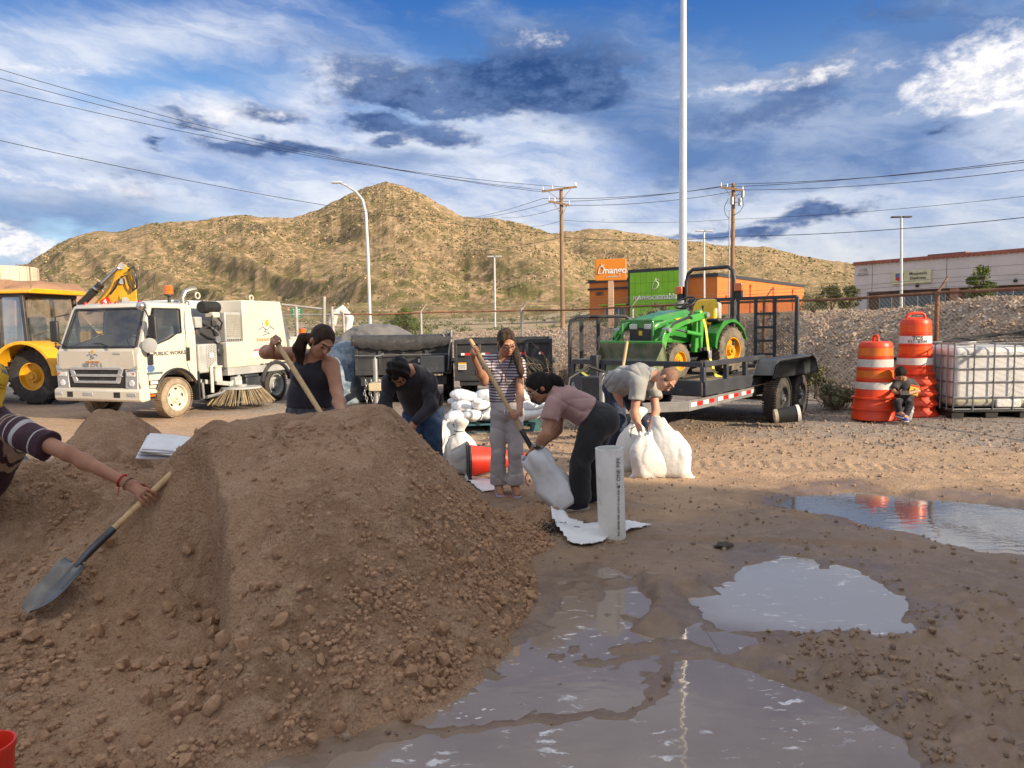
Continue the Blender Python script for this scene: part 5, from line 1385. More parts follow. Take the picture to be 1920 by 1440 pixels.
# ------------------------------------------------------------------ street sweeper truck
def build_truck():
    k = 1.58 / 1.655
    T = thing('sweeper_truck', 'white cab-over street sweeper truck with a round side broom', 'truck', (-7.31 * k, 13.82 * k, 0), math.radians(160.7))
    T.scale = (k, k, k)
    W = 1.0
    # cab: lower body with wheel arch
    arch = [(0.0 + .50 * math.cos(a), .40 + .50 * math.sin(a)) for a in np.linspace(math.radians(150), math.radians(22), 12)]
    prof = [(.80, .60), (.86, .74), (.865, 1.22), (.80, 1.37), (.66, 1.345), (.45, 1.40), (.12, 1.50), (-.08, 1.60), (-.54, 1.60), (-.54, .66)] + arch + [(.47, .50), (.60, .50)]
    b = MB()
    for sx in (-1, 1):                                    # two side walls with an engine bay between
        b.prism([(sx * W, y, z) for y, z in prof], (-sx * .16, 0, 0))
    b.bx(-.84, .84, .45, .80, .55, 1.36).bx(-.84, .84, -.52, .0, .92, 1.30)
    b.prism([(-.99, .80, .62), (-.99, .862, .74), (-.99, .866, 1.22), (-.99, .80, 1.372)][::1] + [(-.99, .5, 1.372), (-.99, .5, .62)], (1.98, 0, 0))
    cab = b.build('cab', M_WHITE, T, bevel=.03, seg=3)
    # pillars, roof, back wall
    b = MB()
    roof = []
    for (z, wx, y0, y1) in ((2.075, .945, .515, -.50), (2.13, .935, .50, -.50), (2.175, .89, .44, -.46), (2.20, .74, .28, -.36)):
        roof.append([Vector((sx * wx, y, z)) for sx, y in ((-1, y1), (1, y1), (1, y0), (-1, y0))])
    b.loft(roof)
    for sx in (-1, 1):
        b.prism([(sx * .995, .80, 1.355), (sx * .995, .70, 1.345), (sx * .94, .43, 2.09), (sx * .94, .52, 2.09)], (-sx * .09, 0, 0))
        b.prism([(sx * .995, -.17, 1.59), (sx * .995, -.54, 1.59), (sx * .94, -.50, 2.09), (sx * .94, -.20, 2.09)], (-sx * .06, 0, 0))
    b.bx(-.93, .93, -.535, -.49, 1.55, 2.10)
    b.build('roof', M_WHITE, T, bevel=.02, seg=2)
    # glass, black seals
    ws = [(-.885, .795, 1.372), (.885, .795, 1.372), (.84, .515, 2.075), (-.84, .515, 2.075)]
    MB().quad(*ws).build('windscreen', M_GLASS, T)
    b = MB()
    for i in range(4): b.bar(Vector(ws[i]) + Vector((0, .008, .004)), Vector(ws[(i + 1) % 4]) + Vector((0, .008, .004)), .045, .02, up=(0, 1, .35))
    b.build('windscreen_seal', M_BLACKP, T, bevel=.006)
    for sx in (-1, 1):
        sg = [(sx * .985, .655, 1.36), (sx * .985, .45, 1.41), (sx * .985, .12, 1.51), (sx * .985, -.06, 1.605), (sx * .978, -.18, 1.62), (sx * .945, -.205, 2.06), (sx * .945, .40, 2.07)]
        MB().add(sg, [tuple(range(7))]).build('side_window', M_GLASS, T)
        b = MB()
        for i in range(7): b.bar(Vector(sg[i]) + Vector((sx * .006, 0, 0)), Vector(sg[(i + 1) % 7]) + Vector((sx * .006, 0, 0)), .02, .026, up=(1, 0, 0))
        b.build('window_seal', M_BLACKP, T)
    # door outline, handle, trims on the driver's side
    d = MB()
    for a, c in (((.66, .62), (.665, 1.34)), ((-.27, 1.60), (-.27, 1.0)), ((-.27, 2.04), (-.27, 1.6)), ((.66, .62), (.48, .60)), ((-.27, 1.0), (-.33, .86))):
        d.bar((-1.001, a[0], a[1]), (-1.001, c[0], c[1]), .010, .006, up=(1, 0, 0))
    each(d, 'door_gap', M_BLACKP, T)
    d = MB(); d.box((-1.006, -.30, 1.20), (.018, .10, .26)); d.build('door_handle', M_BLACKP, T, bevel=.012)
    d = MB(); d.box((-1.006, .60, 1.14), (.02, .12, .20)); d.build('mirror_base', M_BLACKP, T, bevel=.02)
    d = MB(); d.box((-1.006, .545, .715), (.022, .25, .085)); d.build('marker_housing', M_BLACKP, T, bevel=.01)
    d = MB(); d.box((-1.018, .56, .715), (.012, .17, .06)); d.build('marker_lens', M_LENS, T, bevel=.01)
    d = MB(); d.prism([(-1.003, .60 + .085 * math.cos(a), .975 + .065 * math.sin(a)) for a in np.linspace(0, 6.283, 18, endpoint=False)], (-.003, 0, 0)); d.build('door_badge', M_PRINTB, T)
    d = MB(); d.box((-1.004, .52, .885), (.006, .36, .04)); d.build('model_strip', mat('slate_print', (.10, .16, .18), None, 30, .5), T)
    RS = Matrix(((0, -1, 0), (0, 0, 1), (-1, 0, 0))).transposed()
    RS = Matrix((Vector((0, -1, 0)), Vector((0, 0, 1)), Vector((-1, 0, 0)))).transposed().to_euler()
    text_part('lettering', 'PUBLIC WORKS', .098, M_PRINTD, T, (-1.004, .14, 1.235), RS, .001, bold=.0022, sx=1.12)
    # front: grille, lamps, bumper, badges
    b = MB(); b.prism([(-.90, .868, 1.31), (.90, .868, 1.31), (.92, .868, .98), (-.92, .868, .98)], (0, .012, 0)); b.build('front_panel', M_WHITE, T, bevel=.012)
    M_GR = mat('silver_grey_trim', (.46, .47, .48), (.40, .41, .42), 8, .35, metal=.3)
    b = MB()
    for z, hw in ((.99, .66), (.865, .64), (.745, .55)):
        b.prism([(-hw, .868, z - .025), (hw, .868, z - .025), (hw - .06, .868, z + .022), (-hw + .06, .868, z + .022)], (0, .03, 0))
    for sx in (-1, 1): b.prism([(sx * .66, .868, 1.0), (sx * .56, .868, 1.0), (sx * .44, .868, .72), (sx * .55, .868, .72)], (0, .024, 0))
    b.build('grille', M_GR, T, bevel=.008)
    b = MB(); b.bx(-.68, .68, .862, .872, .66, 1.01); b.bx(-.70, .70, .80, .85, .56, .68); b.build('grille_backing', M_BLACKP, T)
    b = MB()
    for z in (.925, .80):
        for i in range(22): b.bx(-.46 + i * .042, -.445 + i * .042, .872, .88, z - .032, z + .03)
    tag(b.build('grille_slat', M_BLACKM, T), kind='stuff')
    for sx in (-1, 1):
        b = MB(); b.prism([(sx * .98, .866, .98), (sx * .70, .866, .93), (sx * .68, .866, .63), (sx * .97, .866, .61)], (0, .02, 0)); h = b.build('headlight', M_GR, T, bevel=.02)
        b = MB(); b.box((sx * .83, .888, .885), (.20, .014, .075)); b.cyl((sx * .84, .88, .725), (sx * .84, .902, .725), .062, .055, 16); b.build('lens', M_LENS, h, bevel=.006)
        b = MB(); b.box((sx * .90, .894, .90), (.05, .01, .03)); b.build('indicator', M_AMBER, h)
        b = MB(); b.prism([(sx * .985, .872, 1.05), (sx * .74, .872, .955), (sx * .985, .872, .985)], (0, .014, 0)); b.build('corner_trim', M_GREYPAINT, T)
    b = MB()
    b.prism([(-1.07, .88, .38), (-1.07, .93, .42), (-1.07, .93, .60), (-1.07, .86, .635), (-1.07, .70, .635), (-1.07, .70, .40)], (2.10, 0, 0))
    bump = b.build('bumper', M_WHITE, T, bevel=.03, seg=3)
    b = MB()
    for x, w_ in ((-.52, .15), (.62, .14)): b.box((x, .926, .515), (w_, .016, .10))
    each(b, 'bumper_opening', M_BLACKP, bump)
    b = MB()
    for x, w_ in ((-.86, .20), (.90, .16), (.18, .24)): b.box((x, .93, .52), (w_, .012, .06))
    each(b, 'bumper_pad', M_GR, bump, bevel=.005)
    RF = Matrix((Vector((-1, 0, 0)), Vector((0, 0, 1)), Vector((0, 1, 0)))).transposed().to_euler()
    text_part('lettering', 'ISUZU', .125, mat('badge_chrome', (.5, .5, .52), None, 9, .3, metal=.8), T, (.08, .884, 1.035), RF, .004, bold=.004, sx=1.35)
    logo(T, (.08, .881, 1.20), (-1, 0, 0), (0, 0, 1), .20, (0, 1, 0))
    b = MB(); b.box((-.52, .884, 1.26), (.17, .006, .03)); b.build('engine_badge', M_GR, T)
    for x0, x1 in ((-.30, -.70), (.70, .28)):
        b = MB(); b.tube([(x0 - .05, .86, 1.365), (x0, .845, 1.385), (x0 + .22, .80, 1.44), (x0 + .42, .795, 1.45)], [.016, .012, .009, .007], 6); b.build('wiper', M_BLACKP, T, smooth=60)
    # mirrors
    b = MB(); b.tube([(-.90, .62, 2.05), (-1.08, .72, 2.02), (-1.14, .72, 1.9), (-1.15, .72, 1.55), (-1.12, .72, 1.35), (-1.0, .62, 1.22)], .014, 8); arm = b.build('mirror_arm', M_BLACKP, T, smooth=60)
    b = MB(); b.box((-1.20, .70, 1.73), (.17, .06, .42)); b.build('mirror', M_BLACKP, arm, bevel=.03, seg=3)
    b = MB(); b.lathe((-1.17, .76, 1.40), (-.35, 1, 0), [(-.03, .05), (-.01, .135), (.012, .135), (.02, .1), (.022, .001)], 24); b.build('round_mirror', M_GREYPAINT, arm, smooth=40)
    b = MB(); b.ico((-1.05, .78, 2.10), .085, 2); b.build('wide_mirror', M_CHROME, arm, smooth=180)
    b = MB(); b.tube([(.90, .62, 2.0), (1.10, .74, 1.95), (1.14, .74, 1.4), (1.0, .66, 1.25)], .014, 8); arm = b.build('mirror_arm', M_BLACKP, T, smooth=60)
    b = MB(); b.box((1.17, .72, 1.68), (.19, .07, .40)); b.build('mirror', M_BLACKP, arm, bevel=.03, seg=3)
    # roof lamps, beacon, aerial
    for x in (-.62, -.05, .12, .28, .72):
        b = MB(); b.lathe((x, .40, 2.175), (0, 0, 1), [(0, .035), (.03, .033), (.05, .02), (.052, .001)], 12); b.build('roof_lamp', M_REDL, T, smooth=50)
    b = MB(); b.cyl((-.62, -.30, 2.18), (-.62, -.30, 2.34), .03, n=12).cyl((-.62, -.30, 2.33), (-.62, -.30, 2.36), .085, n=18); st = b.build('beacon_stand', M_BLACKP, T, smooth=40)
    b = MB(); b.lathe((-.62, -.30, 2.36), (0, 0, 1), [(0, .085), (.06, .085), (.065, .08), (.07, .085), (.16, .083), (.17, .07), (.172, .001)], 20); b.build('beacon', M_AMBER, st, smooth=40)
    b = MB(); b.tube([(-.7, .2, 2.19), (-.72, .1, 2.75)], .004, 5); b.build('aerial', M_BLACKP, T)
    # interior
    b = MB(); b.bx(-.92, .92, .45, .74, 1.10, 1.36); b.build('dashboard', M_INT, T, bevel=.04)
    for x in (-.5, .45):
        b = MB(); b.bx(x - .25, x + .25, -.15, .30, 1.0, 1.16).bx(x - .25, x + .25, -.36, -.18, 1.15, 1.75); b.build('seat', M_INT, T, bevel=.05)
    b = MB(); pts = [Vector((-.5 + .2 * math.cos(a), .40 + .12 * math.sin(a), 1.42 + .14 * math.sin(a))) for a in np.linspace(0, 6.283, 25)]
    b.tube(pts, .014, 6).tube([(-.5, .40, 1.42), (-.5, .55, 1.25)], .02, 6); b.build('steering_wheel', M_BLACKP, T, smooth=60)
    # chassis and wheels
    b = MB()
    for x in (-.38, .38): b.bx(x - .05, x + .05, -4.1, .75, .52, .72)
    b.bx(-.9, .9, .05, -.05, .36, .46).bx(-.75, .75, -2.98, -2.88, .33, .45)
    b.build('chassis', M_BLACKM, T)
    wheel(T, (-.99, 0, .385), (-1, 0, 0), .385, .22, .25, M_CREAMRIM, M_TYREMUD, 5)
    wheel(T, (.99, 0, .385), (1, 0, 0), .385, .22, .25, M_CREAMRIM, M_TYREMUD, 5)
    wheel(T, (-1.0, -2.93, .385), (-1, 0, 0), .385, .42, .25, M_GREYPAINT, M_TYRE, 5, dish=.13)
    wheel(T, (1.0, -2.93, .385), (1, 0, 0), .385, .42, .25, M_GREYPAINT, M_TYRE, 5, dish=.13)
    b = MB()
    for s in (0, 1):
        pts = [(-1.0, .53 * math.cos(a), .40 + .53 * math.sin(a)) for a in np.linspace(math.radians(155), math.radians(20), 14)]
    b.tube(pts, .03, 6); b.bx(-1.0, -.8, .50, .78, .44, .52); b.build('wheel_arch', M_BLACKP, T, smooth=60)
    b = MB(); b.bx(-1.02, -.78, -.56, -.52, .28, .85); b.build('mud_flap', M_BLACKP, T)
    b = MB(); b.box((-1.012, .63, .485), (.02, .16, .035)); b.build('side_marker', M_AMBER, T)
    pts = [(-1.0, -2.93 + .50 * math.cos(a), .40 + .50 * math.sin(a)) for a in np.linspace(math.radians(170), math.radians(10), 14)]
    b = MB(); b.tube(pts, .05, 6); b.bx(-1.0, -.6, -3.45, -2.4, .86, .9); b.build('rear_wheel_arch', M_BLACKM, T, smooth=60)
    # hopper
    b = MB(); b.prism([(-1.0, -1.98, .86), (-1.0, -1.90, 1.45), (-1.0, -1.90, 2.28), (-1.0, -3.20, 2.28), (-1.0, -3.46, .86)], (2.0, 0, 0)); hop = b.build('hopper', M_WHITE, T, bevel=.02)
    b = MB(); b.bx(-.42, .985, -.62, -1.90, 1.75, 2.27); b.build('hopper_hood', mat('white_roof_panel', (.62, .64, .66), (.54, .56, .58), 2, .35), T, bevel=.03)
    b = MB()
    b.bx(-1.008, -1.0, -2.0, -3.4, .95, .99).bx(-1.012, -1.0, -2.02, -3.42, 1.03, 1.05)
    for y in (-2.2, -2.5, -2.8, -3.1): b.bx(-1.012, -1.0, y, y - .04, .87, 1.04)
    b.build('hopper_rib', M_WHITE, hop)
    for y in (-2.45, -.85):
        b = MB(); b.tube([Vector((-.8, y + .06 * math.cos(a), 2.345 + .06 * math.sin(a))) for a in np.linspace(0, 6.283, 15)], .018, 6); b.build('lifting_eye', M_WHITE, hop, smooth=60)
    logo(T, (-1.0, -2.64, 1.60), (0, -1, 0), (0, 0, 1), .40, (-1, 0, 0), sub='PUBLIC WORKS')
    b = MB(); b.box((-1.003, -2.30, 1.14), (.004, .22, .18)); b.build('warning_label', M_WTAPE, T)
    b = MB(); b.box((-1.006, -2.30, 1.20), (.004, .21, .03)); b.build('warning_stripe', M_RED, T)
    # sloping dark rear door and tail
    b = MB(); b.prism([(-.95, -3.20, 2.20), (-.95, -3.36, 2.05), (-.95, -3.70, 1.1), (-.95, -3.46, 1.0)], (1.9, 0, 0)); b.build('rear_door', mat('slate_panel', (.10, .115, .12), (.14, .15, .15), 4, .5), T, bevel=.02)
    b = MB(); b.bx(-1.0, 1.0, -3.5, -4.45, .85, 1.40).bx(-1.0, 1.0, -3.56, -4.4, 1.40, 1.46); b.build('tail_locker', M_WHITE, T, bevel=.02)
    text_part('lettering', 'T', .14, M_PRINTD, T, (-1.004, -3.78, 1.22), RS, .001)
    b = MB(); b.cyl((-.85, -4.2, 1.46), (-.85, -4.2, 1.50), .085, n=16); b.lathe((-.85, -4.2, 1.50), (0, 0, 1), [(0, .08), (.15, .078), (.17, .001)], 18); b.build('rear_beacon', M_AMBER, T, smooth=40)
    b = MB(); b.bx(-1.0, 1.0, -1.38, -3.55, .70, .86); b.build('side_beam', M_GREYPAINT, T, bevel=.01)
    # engine bay between cab and hopper
    b = MB(); b.bx(-.86, .86, -.62, -1.9, .9, 1.75); b.bx(-.90, -.84, -.66, -1.25, 1.35, 1.85); b.build('engine_block', M_BLACKM, T, bevel=.03)
    b = MB(); b.bx(-1.0, -.55, -1.36, -1.84, 1.40, 2.02); rad = b.build('radiator_housing', M_GREYPAINT, T, bevel=.02)
    b = MB(); b.bx(-1.006, -1.0, -1.40, -1.80, 1.50, 1.97); b.build('radiator_core', mat('tan_mesh', (.33, .30, .23), (.24, .22, .17), 40, .7), rad)
    b = MB()
    for i in range(11): y = -1.40 - i * .04; b.bx(-1.012, -1.006, y - .004, y + .004, 1.5, 1.97)
    for i in range(12): z = 1.51 + i * .041; b.bx(-1.013, -1.007, -1.40, -1.80, z - .003, z + .003)
    tag(b.build('radiator_guard', M_GREYPAINT, rad), kind='stuff')
    b = MB()
    for i in range(8): b.bx(-1.004, -.99, -1.40 - i * .055, -1.43 - i * .055, 1.42, 1.46)
    tag(b.build('vent_slot', M_BLACKP, rad), kind='stuff')
    b = MB(); b.cyl((-.78, -.95, 2.12), (-.78, -1.40, 2.12), .115, n=22)
    for i in range(7): b.cyl((-.78, -.98 - i * .06, 2.12), (-.78, -1.0 - i * .06, 2.12), .125, n=22)
    b.build('air_cleaner', M_BLACKP, T, smooth=35)
    b = MB(); b.bx(-.95, -.72, -1.10, -1.30, 1.90, 2.02); b.build('coolant_tank', M_WHITE, T, bevel=.03)
    b = MB()
    for pts in ([(-.92, -1.1, 1.95), (-.96, -1.05, 1.75), (-.93, -1.15, 1.55), (-.9, -1.2, 1.4)], [(-.9, -.8, 1.8), (-.97, -.95, 1.72), (-.95, -1.2, 1.75)], [(-.93, -.75, 1.6), (-.97, -.95, 1.5), (-.92, -1.25, 1.45)], [(-.95, -1.22, 1.9), (-.98, -1.3, 1.8), (-.94, -1.28, 1.65)]):
        b.tube(pts, .018, 6)
    each(b, 'engine_hose', M_BLACKP, T, smooth=60)
    b = MB(); b.tube([(-.9, -.9, 1.72), (-.95, -1.0, 1.72), (-.95, -1.22, 1.60), (-.95, -1.25, 1.42)], .014, 6).cyl((-.97, -1.18, 1.46), (-.9, -1.18, 1.46), .07, n=14); b.build('fuel_filter', M_STEEL, T, smooth=50)
    b = MB(); b.tube([(-.66, -.60, 2.15), (-.66, -.60, 2.30), (-.68, -.66, 2.42), (-.72, -.78, 2.46), (-.74, -.86, 2.47)], [.06, .06, .06, .06, .064], 14, cap=False); b.build('exhaust_pipe', mat('brushed_exhaust', (.55, .50, .40), (.45, .41, .33), 8, .3, metal=.9), T, smooth=60)
    b = MB(); b.bx(-.99, -.78, -.56, -.74, 1.70, 1.92); b.build('bracket', M_GREYPAINT, T, bevel=.02)
    b = MB(); b.bx(-1.0, -.6, -.58, -1.10, .80, 1.38); tk = b.build('perforated_tank', M_GREYPAINT, T, bevel=.03)
    b = MB()
    for i in range(6):
        for j in range(9): b.cyl((-1.0, -.80 - i * .046, .92 + j * .05 + (.025 if i % 2 else 0)), (-1.004, -.80 - i * .046, .92 + j * .05 + (.025 if i % 2 else 0)), .010, n=6)
    tag(b.build('perforation', M_BLACKP, tk), kind='stuff')
    b = MB(); b.box((-1.006, -.93, 1.15), (.006, .09, .09)); b.build('tank_label', M_WTAPE, tk)
    b = MB(); b.bx(-1.02, -.6, -1.36, -1.96, .86, 1.40); b.build('tool_locker', M_WHITE, T, bevel=.02)
    b = MB(); b.bx(-.95, -.62, -1.12, -1.34, .80, 1.36).cyl((-.99, -1.22, 1.22), (-.88, -1.22, 1.22), .09, n=14); b.build('valve_block', M_BLACKM, T, bevel=.02)
    b = MB(); b.tube([(-1.04, -.86, .40), (-1.04, -.86, .92), (-1.03, -.98, .97), (-1.02, -1.04, .90)], .035, 10); b.cyl((-1.03, -1.04, .62), (-1.03, -1.04, .90), .09, .08, 16).cyl((-1.03, -1.04, .90), (-1.03, -1.04, .93), .1, n=16); b.build('water_filter', M_CREAMRIM, T, smooth=40)
    b = MB(); b.tube([(-1.04, -.70, .32), (-1.04, -1.1, .36), (-1.04, -1.25, .42)], .035, 8).tube([(-1.02, -.62, .62), (-1.0, -.66, .3)], .03, 8); b.build('pipework', M_STEEL, T, smooth=50)
    # side broom with its arm
    b = MB(); b.bar((-.7, -.9, .62), (-1.0, -1.5, .52), .07, .09).bar((-.98, -1.4, .50), (-.98, -1.75, .66), .05, .09).bx(-1.06, -.92, -1.52, -1.72, .42, .66); b.build('broom_arm', M_GREYPAINT, T, bevel=.01)
    b = MB(); b.box((-1.065, -1.66, .52), (.006, .09, .12)); b.build('broom_label', M_WTAPE, T)
    b = MB(); b.cyl((-1.10, -1.63, .42), (-1.10, -1.63, .455), .43, .40, 32).cyl((-1.10, -1.63, .40), (-1.10, -1.63, .50), .12, n=16); br = b.build('broom_disc', M_GREYPAINT, T, smooth=35)
    b = MB(); r = random.Random(3)
    for i in range(420):
        a = r.random() * 6.283; r0 = .30 + .12 * r.random(); r1 = r0 * 1.62 + .05 * r.random(); a2 = a + r.uniform(-.05, .05)
        b.bar((-1.10 + r0 * math.cos(a), -1.63 + r0 * math.sin(a), .43), (-1.10 + r1 * math.cos(a2), -1.63 + r1 * math.sin(a2), .10 + .05 * r.random()), .008, .008)
    o = b.build('bristles', mat('steel_bristle', (.42, .33, .20), (.22, .17, .11), 5, .7), br, fix=False); tag(o, kind='stuff')
    b = MB(); b.bx(-.98, -.5, -1.95, -2.45, .36, .62).bx(-1.0, -.6, -1.9, -2.35, .62, .68); b.build('suction_box', M_DARKBLUE, T, bevel=.02)
build_truck()

# ------------------------------------------------------------------ backhoe loader
def build_backhoe():
    Y0 = 16.6
    B = thing('backhoe_loader', 'yellow backhoe loader with folded rear boom behind the sweeper truck', 'backhoe', (-11.1, Y0, 0), math.radians(84))
    # local: +y = forward (to the left of the picture), +x = away, side facing the viewer is x=-1.1
    b = MB(); b.prism([(-.85, 2.9, .75), (-.85, 2.95, 1.45), (-.85, 1.0, 1.6), (-.85, .95, .8)], (1.7, 0, 0)); b.build('bonnet', M_YEL, B, bevel=.06)
    b = MB(); b.bx(-.95, .95, -1.0, 1.1, .75, 1.02); b.build('cab_floor', M_BLACKM, B, bevel=.03)
    fr = MB()
    y0, y1, ym = 1.05, -.78, -.05
    for sx in (-.92, .92):
        for (ya, yb_) in ((1.05, .92), (-.05, -.02), (-.78, -.66)): fr.bar((sx, ya, 1.0), (sx * .95, yb_, 2.62), .09, .09)
        fr.bar((sx, 1.05, 1.02), (sx, -.05, 1.02), .08).bar((sx * .95, .95, 2.6), (sx * .95, -.72, 2.6), .08)
    fr.bar((-.92, .96, 2.6), (.92, .96, 2.6), .08).bar((-.92, -.7, 2.6), (.92, -.7, 2.6), .08).bar((-.92, -.78, 1.4), (.92, -.78, 1.4), .08)
    fr.build('cab_frame', M_BLACKM, B, bevel=.015)
    b = MB(); b.loft([[Vector((sx * w_, y, z)) for sx, y in ((-1, -.98), (1, -.98), (1, 1.2), (-1, 1.2))] for z, w_ in ((2.64, 1.0), (2.70, 1.0), (2.76, .86))]); b.build('roof', M_YEL, B, bevel=.02)
    for sx in (-.90, .90):
        MB().quad((sx, .98, 1.02), (sx, -.02, 1.02), (sx * .95, -.02, 2.58), (sx * .95, .90, 2.58)).build('door_window', M_GLASSD, B)
        MB().quad((sx, -.08, 1.45), (sx, -.75, 1.45), (sx * .95, -.66, 2.58), (sx * .95, -.05, 2.58)).build('side_window', M_GLASSD, B)
    b = MB()
    ring = [(-.96, .86, 1.02), (-.96, .25, 1.02), (-.96, .02, 1.45), (-.935, .04, 2.50), (-.935, .80, 2.52), (-.955, .90, 1.6)]
    for i in range(6): b.bar(ring[i], ring[(i + 1) % 6], .05, .03, up=(1, 0, 0))
    b.bar((-.955, .14, 1.45), (-.955, .88, 1.52), .05, .03, up=(1, 0, 0)).box((-.97, .12, 1.62), (.03, .22, .08)).box((-.955, .10, 2.32), (.03, .22, .08))
    b.build('door_frame', M_GREYPAINT, B, bevel=.01)
    MB().quad((.75, -.74, 1.45), (-.75, -.74, 1.45), (-.72, -.66, 2.58), (.72, -.66, 2.58)).build('rear_window', M_GLASSD, B)
    MB().quad((-.75, 1.03, 1.1), (.75, 1.03, 1.1), (.72, .93, 2.58), (-.72, .93, 2.58)).build('front_window', M_GLASSD, B)
    b = MB(); b.bx(-.28, .28, -.25, .25, 1.1, 1.5).bx(-.28, .28, -.35, -.22, 1.4, 2.1); b.build('seat', M_INT, B, bevel=.06)
    # rear fender over the big wheel, steps
    pts = [(-.98, -.95 + .86 * math.cos(a), .68 + .84 * math.sin(a)) for a in np.linspace(math.radians(178), math.radians(18), 14)]
    inn = [(-.98, -.95 + .76 * math.cos(a), .68 + .76 * math.sin(a)) for a in np.linspace(math.radians(18), math.radians(178), 14)]
    for sx in (1, -1):
        b = MB(); b.prism([(sx * (-p[0]) if sx < 0 else p[0], p[1], p[2]) for p in pts + inn], (sx * .42, 0, 0)); b.build('rear_fender', M_YEL, B, bevel=.015)
    b = MB()
    for z, y in ((.98, .85), (.72, .75), (.42, .65)): b.bx(-1.08, -.80, y - .45, y, z, z + .05)
    each(b, 'step', M_YEL, B, bevel=.01)
    b = MB(); b.bx(-1.02, -.75, .2, .75, .40, .98); b.build('step_box', M_BLACKM, B, bevel=.02)
    for sx in (-1, 1):
        wheel(B, (sx * 1.10, -.95, .68), (sx, 0, 0), .68, .46, .33, M_RIMY, M_TYRE, studs=8, dish=.10, treads=20, lug=.03)
        wheel(B, (sx * 1.02, 2.05, .48), (sx, 0, 0), .48, .34, .24, M_RIMY, M_TYRE, studs=8, dish=.08, treads=18, lug=.02)
    b = MB(); b.bx(-.35, .35, -1.4, 2.8, .5, .85).bx(-1.0, 1.0, -1.0, -.9, .6, .74).bx(-1.0, 1.0, 2.0, 2.1, .42, .54); b.build('chassis', M_BLACKM, B)
    b = MB(); b.bx(-.95, .95, -1.55, -1.35, .45, 1.05); b.build('rear_frame', M_BLACKM, B, bevel=.03)
    # folded boom: photographed outline
    def loc(px, py, d=16.7, dx=0.0):
        w = P(px, py, d); q = w - Vector((-11.1, Y0, 0)); a = -math.radians(84)
        return Vector((q.x * math.cos(a) - q.y * math.sin(a) + dx, q.x * math.sin(a) + q.y * math.cos(a), q.z))
    out = [(216, 497), (232, 496), (250, 508), (256, 545), (258, 572), (262, 640), (238, 640), (232, 590), (226, 565), (222, 556), (218, 572), (170, 580), (196, 553), (206, 540), (214, 518)]
    b = MB(); b.prism([loc(x, y) for x, y in out], loc(216, 497, 16.95) - loc(216, 497)); boom = b.build('boom', M_YEL, B, bevel=.02)
    sh = [(225, 492), (238, 497), (232, 530), (200, 565), (170, 590), (160, 590), (206, 535)]
    b = MB(); b.prism([loc(x, y, 17.1) for x, y in sh], loc(216, 497, 17.3) - loc(216, 497, 17.1)); b.build('dipper_arm', M_YEL, B, bevel=.02)
    b = MB(); b.tube([loc(150, 572, 16.62), loc(190, 533, 16.62)], .085, 14); cyl_ = b.build('hydraulic_cylinder', M_BLACKP, B, smooth=40)
    b = MB(); b.tube([loc(190, 533, 16.62), loc(222, 502, 16.62)], .042, 12); b.build('ram', M_CHROME, cyl_, smooth=40)
    b = MB(); b.tube([loc(183, 540, 16.6), loc(181, 543, 16.6)], .1, 14); b.build('cylinder_collar', M_CHROME, cyl_, smooth=40)
    b = MB()
    for x, y in ((228, 499), (235, 563), (229, 527)): b.cyl(loc(x, y, 16.66), loc(x, y, 16.98), .075, n=16)
    each(b, 'pivot_pin', M_STEEL, B, smooth=40)
    b = MB()
    for pts in ([(226, 520), (236, 516), (242, 535), (250, 545), (252, 520), (246, 503), (250, 520), (256, 535)], [(240, 507), (250, 500), (258, 515), (256, 540), (248, 545)], [(206, 552), (216, 540), (224, 522)]):
        b.tube([loc(x, y, 16.6) for x, y in pts], .022, 6)
    each(b, 'hydraulic_hose', M_BLACKP, B, smooth=60)
    b = MB(); b.prism([loc(x, y, 16.68) for x, y in ((190, 562), (203, 556), (207, 566), (206, 575), (188, 575))], loc(190, 562, 16.66) - loc(190, 562, 16.68)); b.build('warning_decal', M_RED, B)
    b = MB(); b.prism([loc(x, y, 16.66) for x, y in ((192, 566), (198, 560), (202, 572), (190, 575))], loc(190, 562, 16.64) - loc(190, 562, 16.66)); b.build('decal_panel', M_WTAPE, B)
    b = MB(); b.bx(-.5, .5, -1.75, -1.5, .5, 1.6); b.build('kingpost', M_YEL, B, bevel=.03)
    b = MB()
    for sx in (-.8, .8): b.bx(sx - .1, sx + .1, -1.62, -1.45, .1, 1.4).bx(sx - .2, sx + .2, -1.75, -1.35, .0, .06)
    each(b, 'stabiliser', M_BLACKM, B)
build_backhoe()
for _o in [o for o in bpy.data.objects if o.parent and o.parent.name.startswith('backhoe_loader') and o.name.split('.')[0] not in ('boom', 'dipper_arm', 'hydraulic_cylinder', 'pivot_pin', 'hydraulic_hose', 'warning_decal', 'decal_panel', 'kingpost')]:
    _o.scale = (.9, .9, .93); _o.location = Vector((0, -1.9, 0)) * .1 + Vector((0, .35, 0))

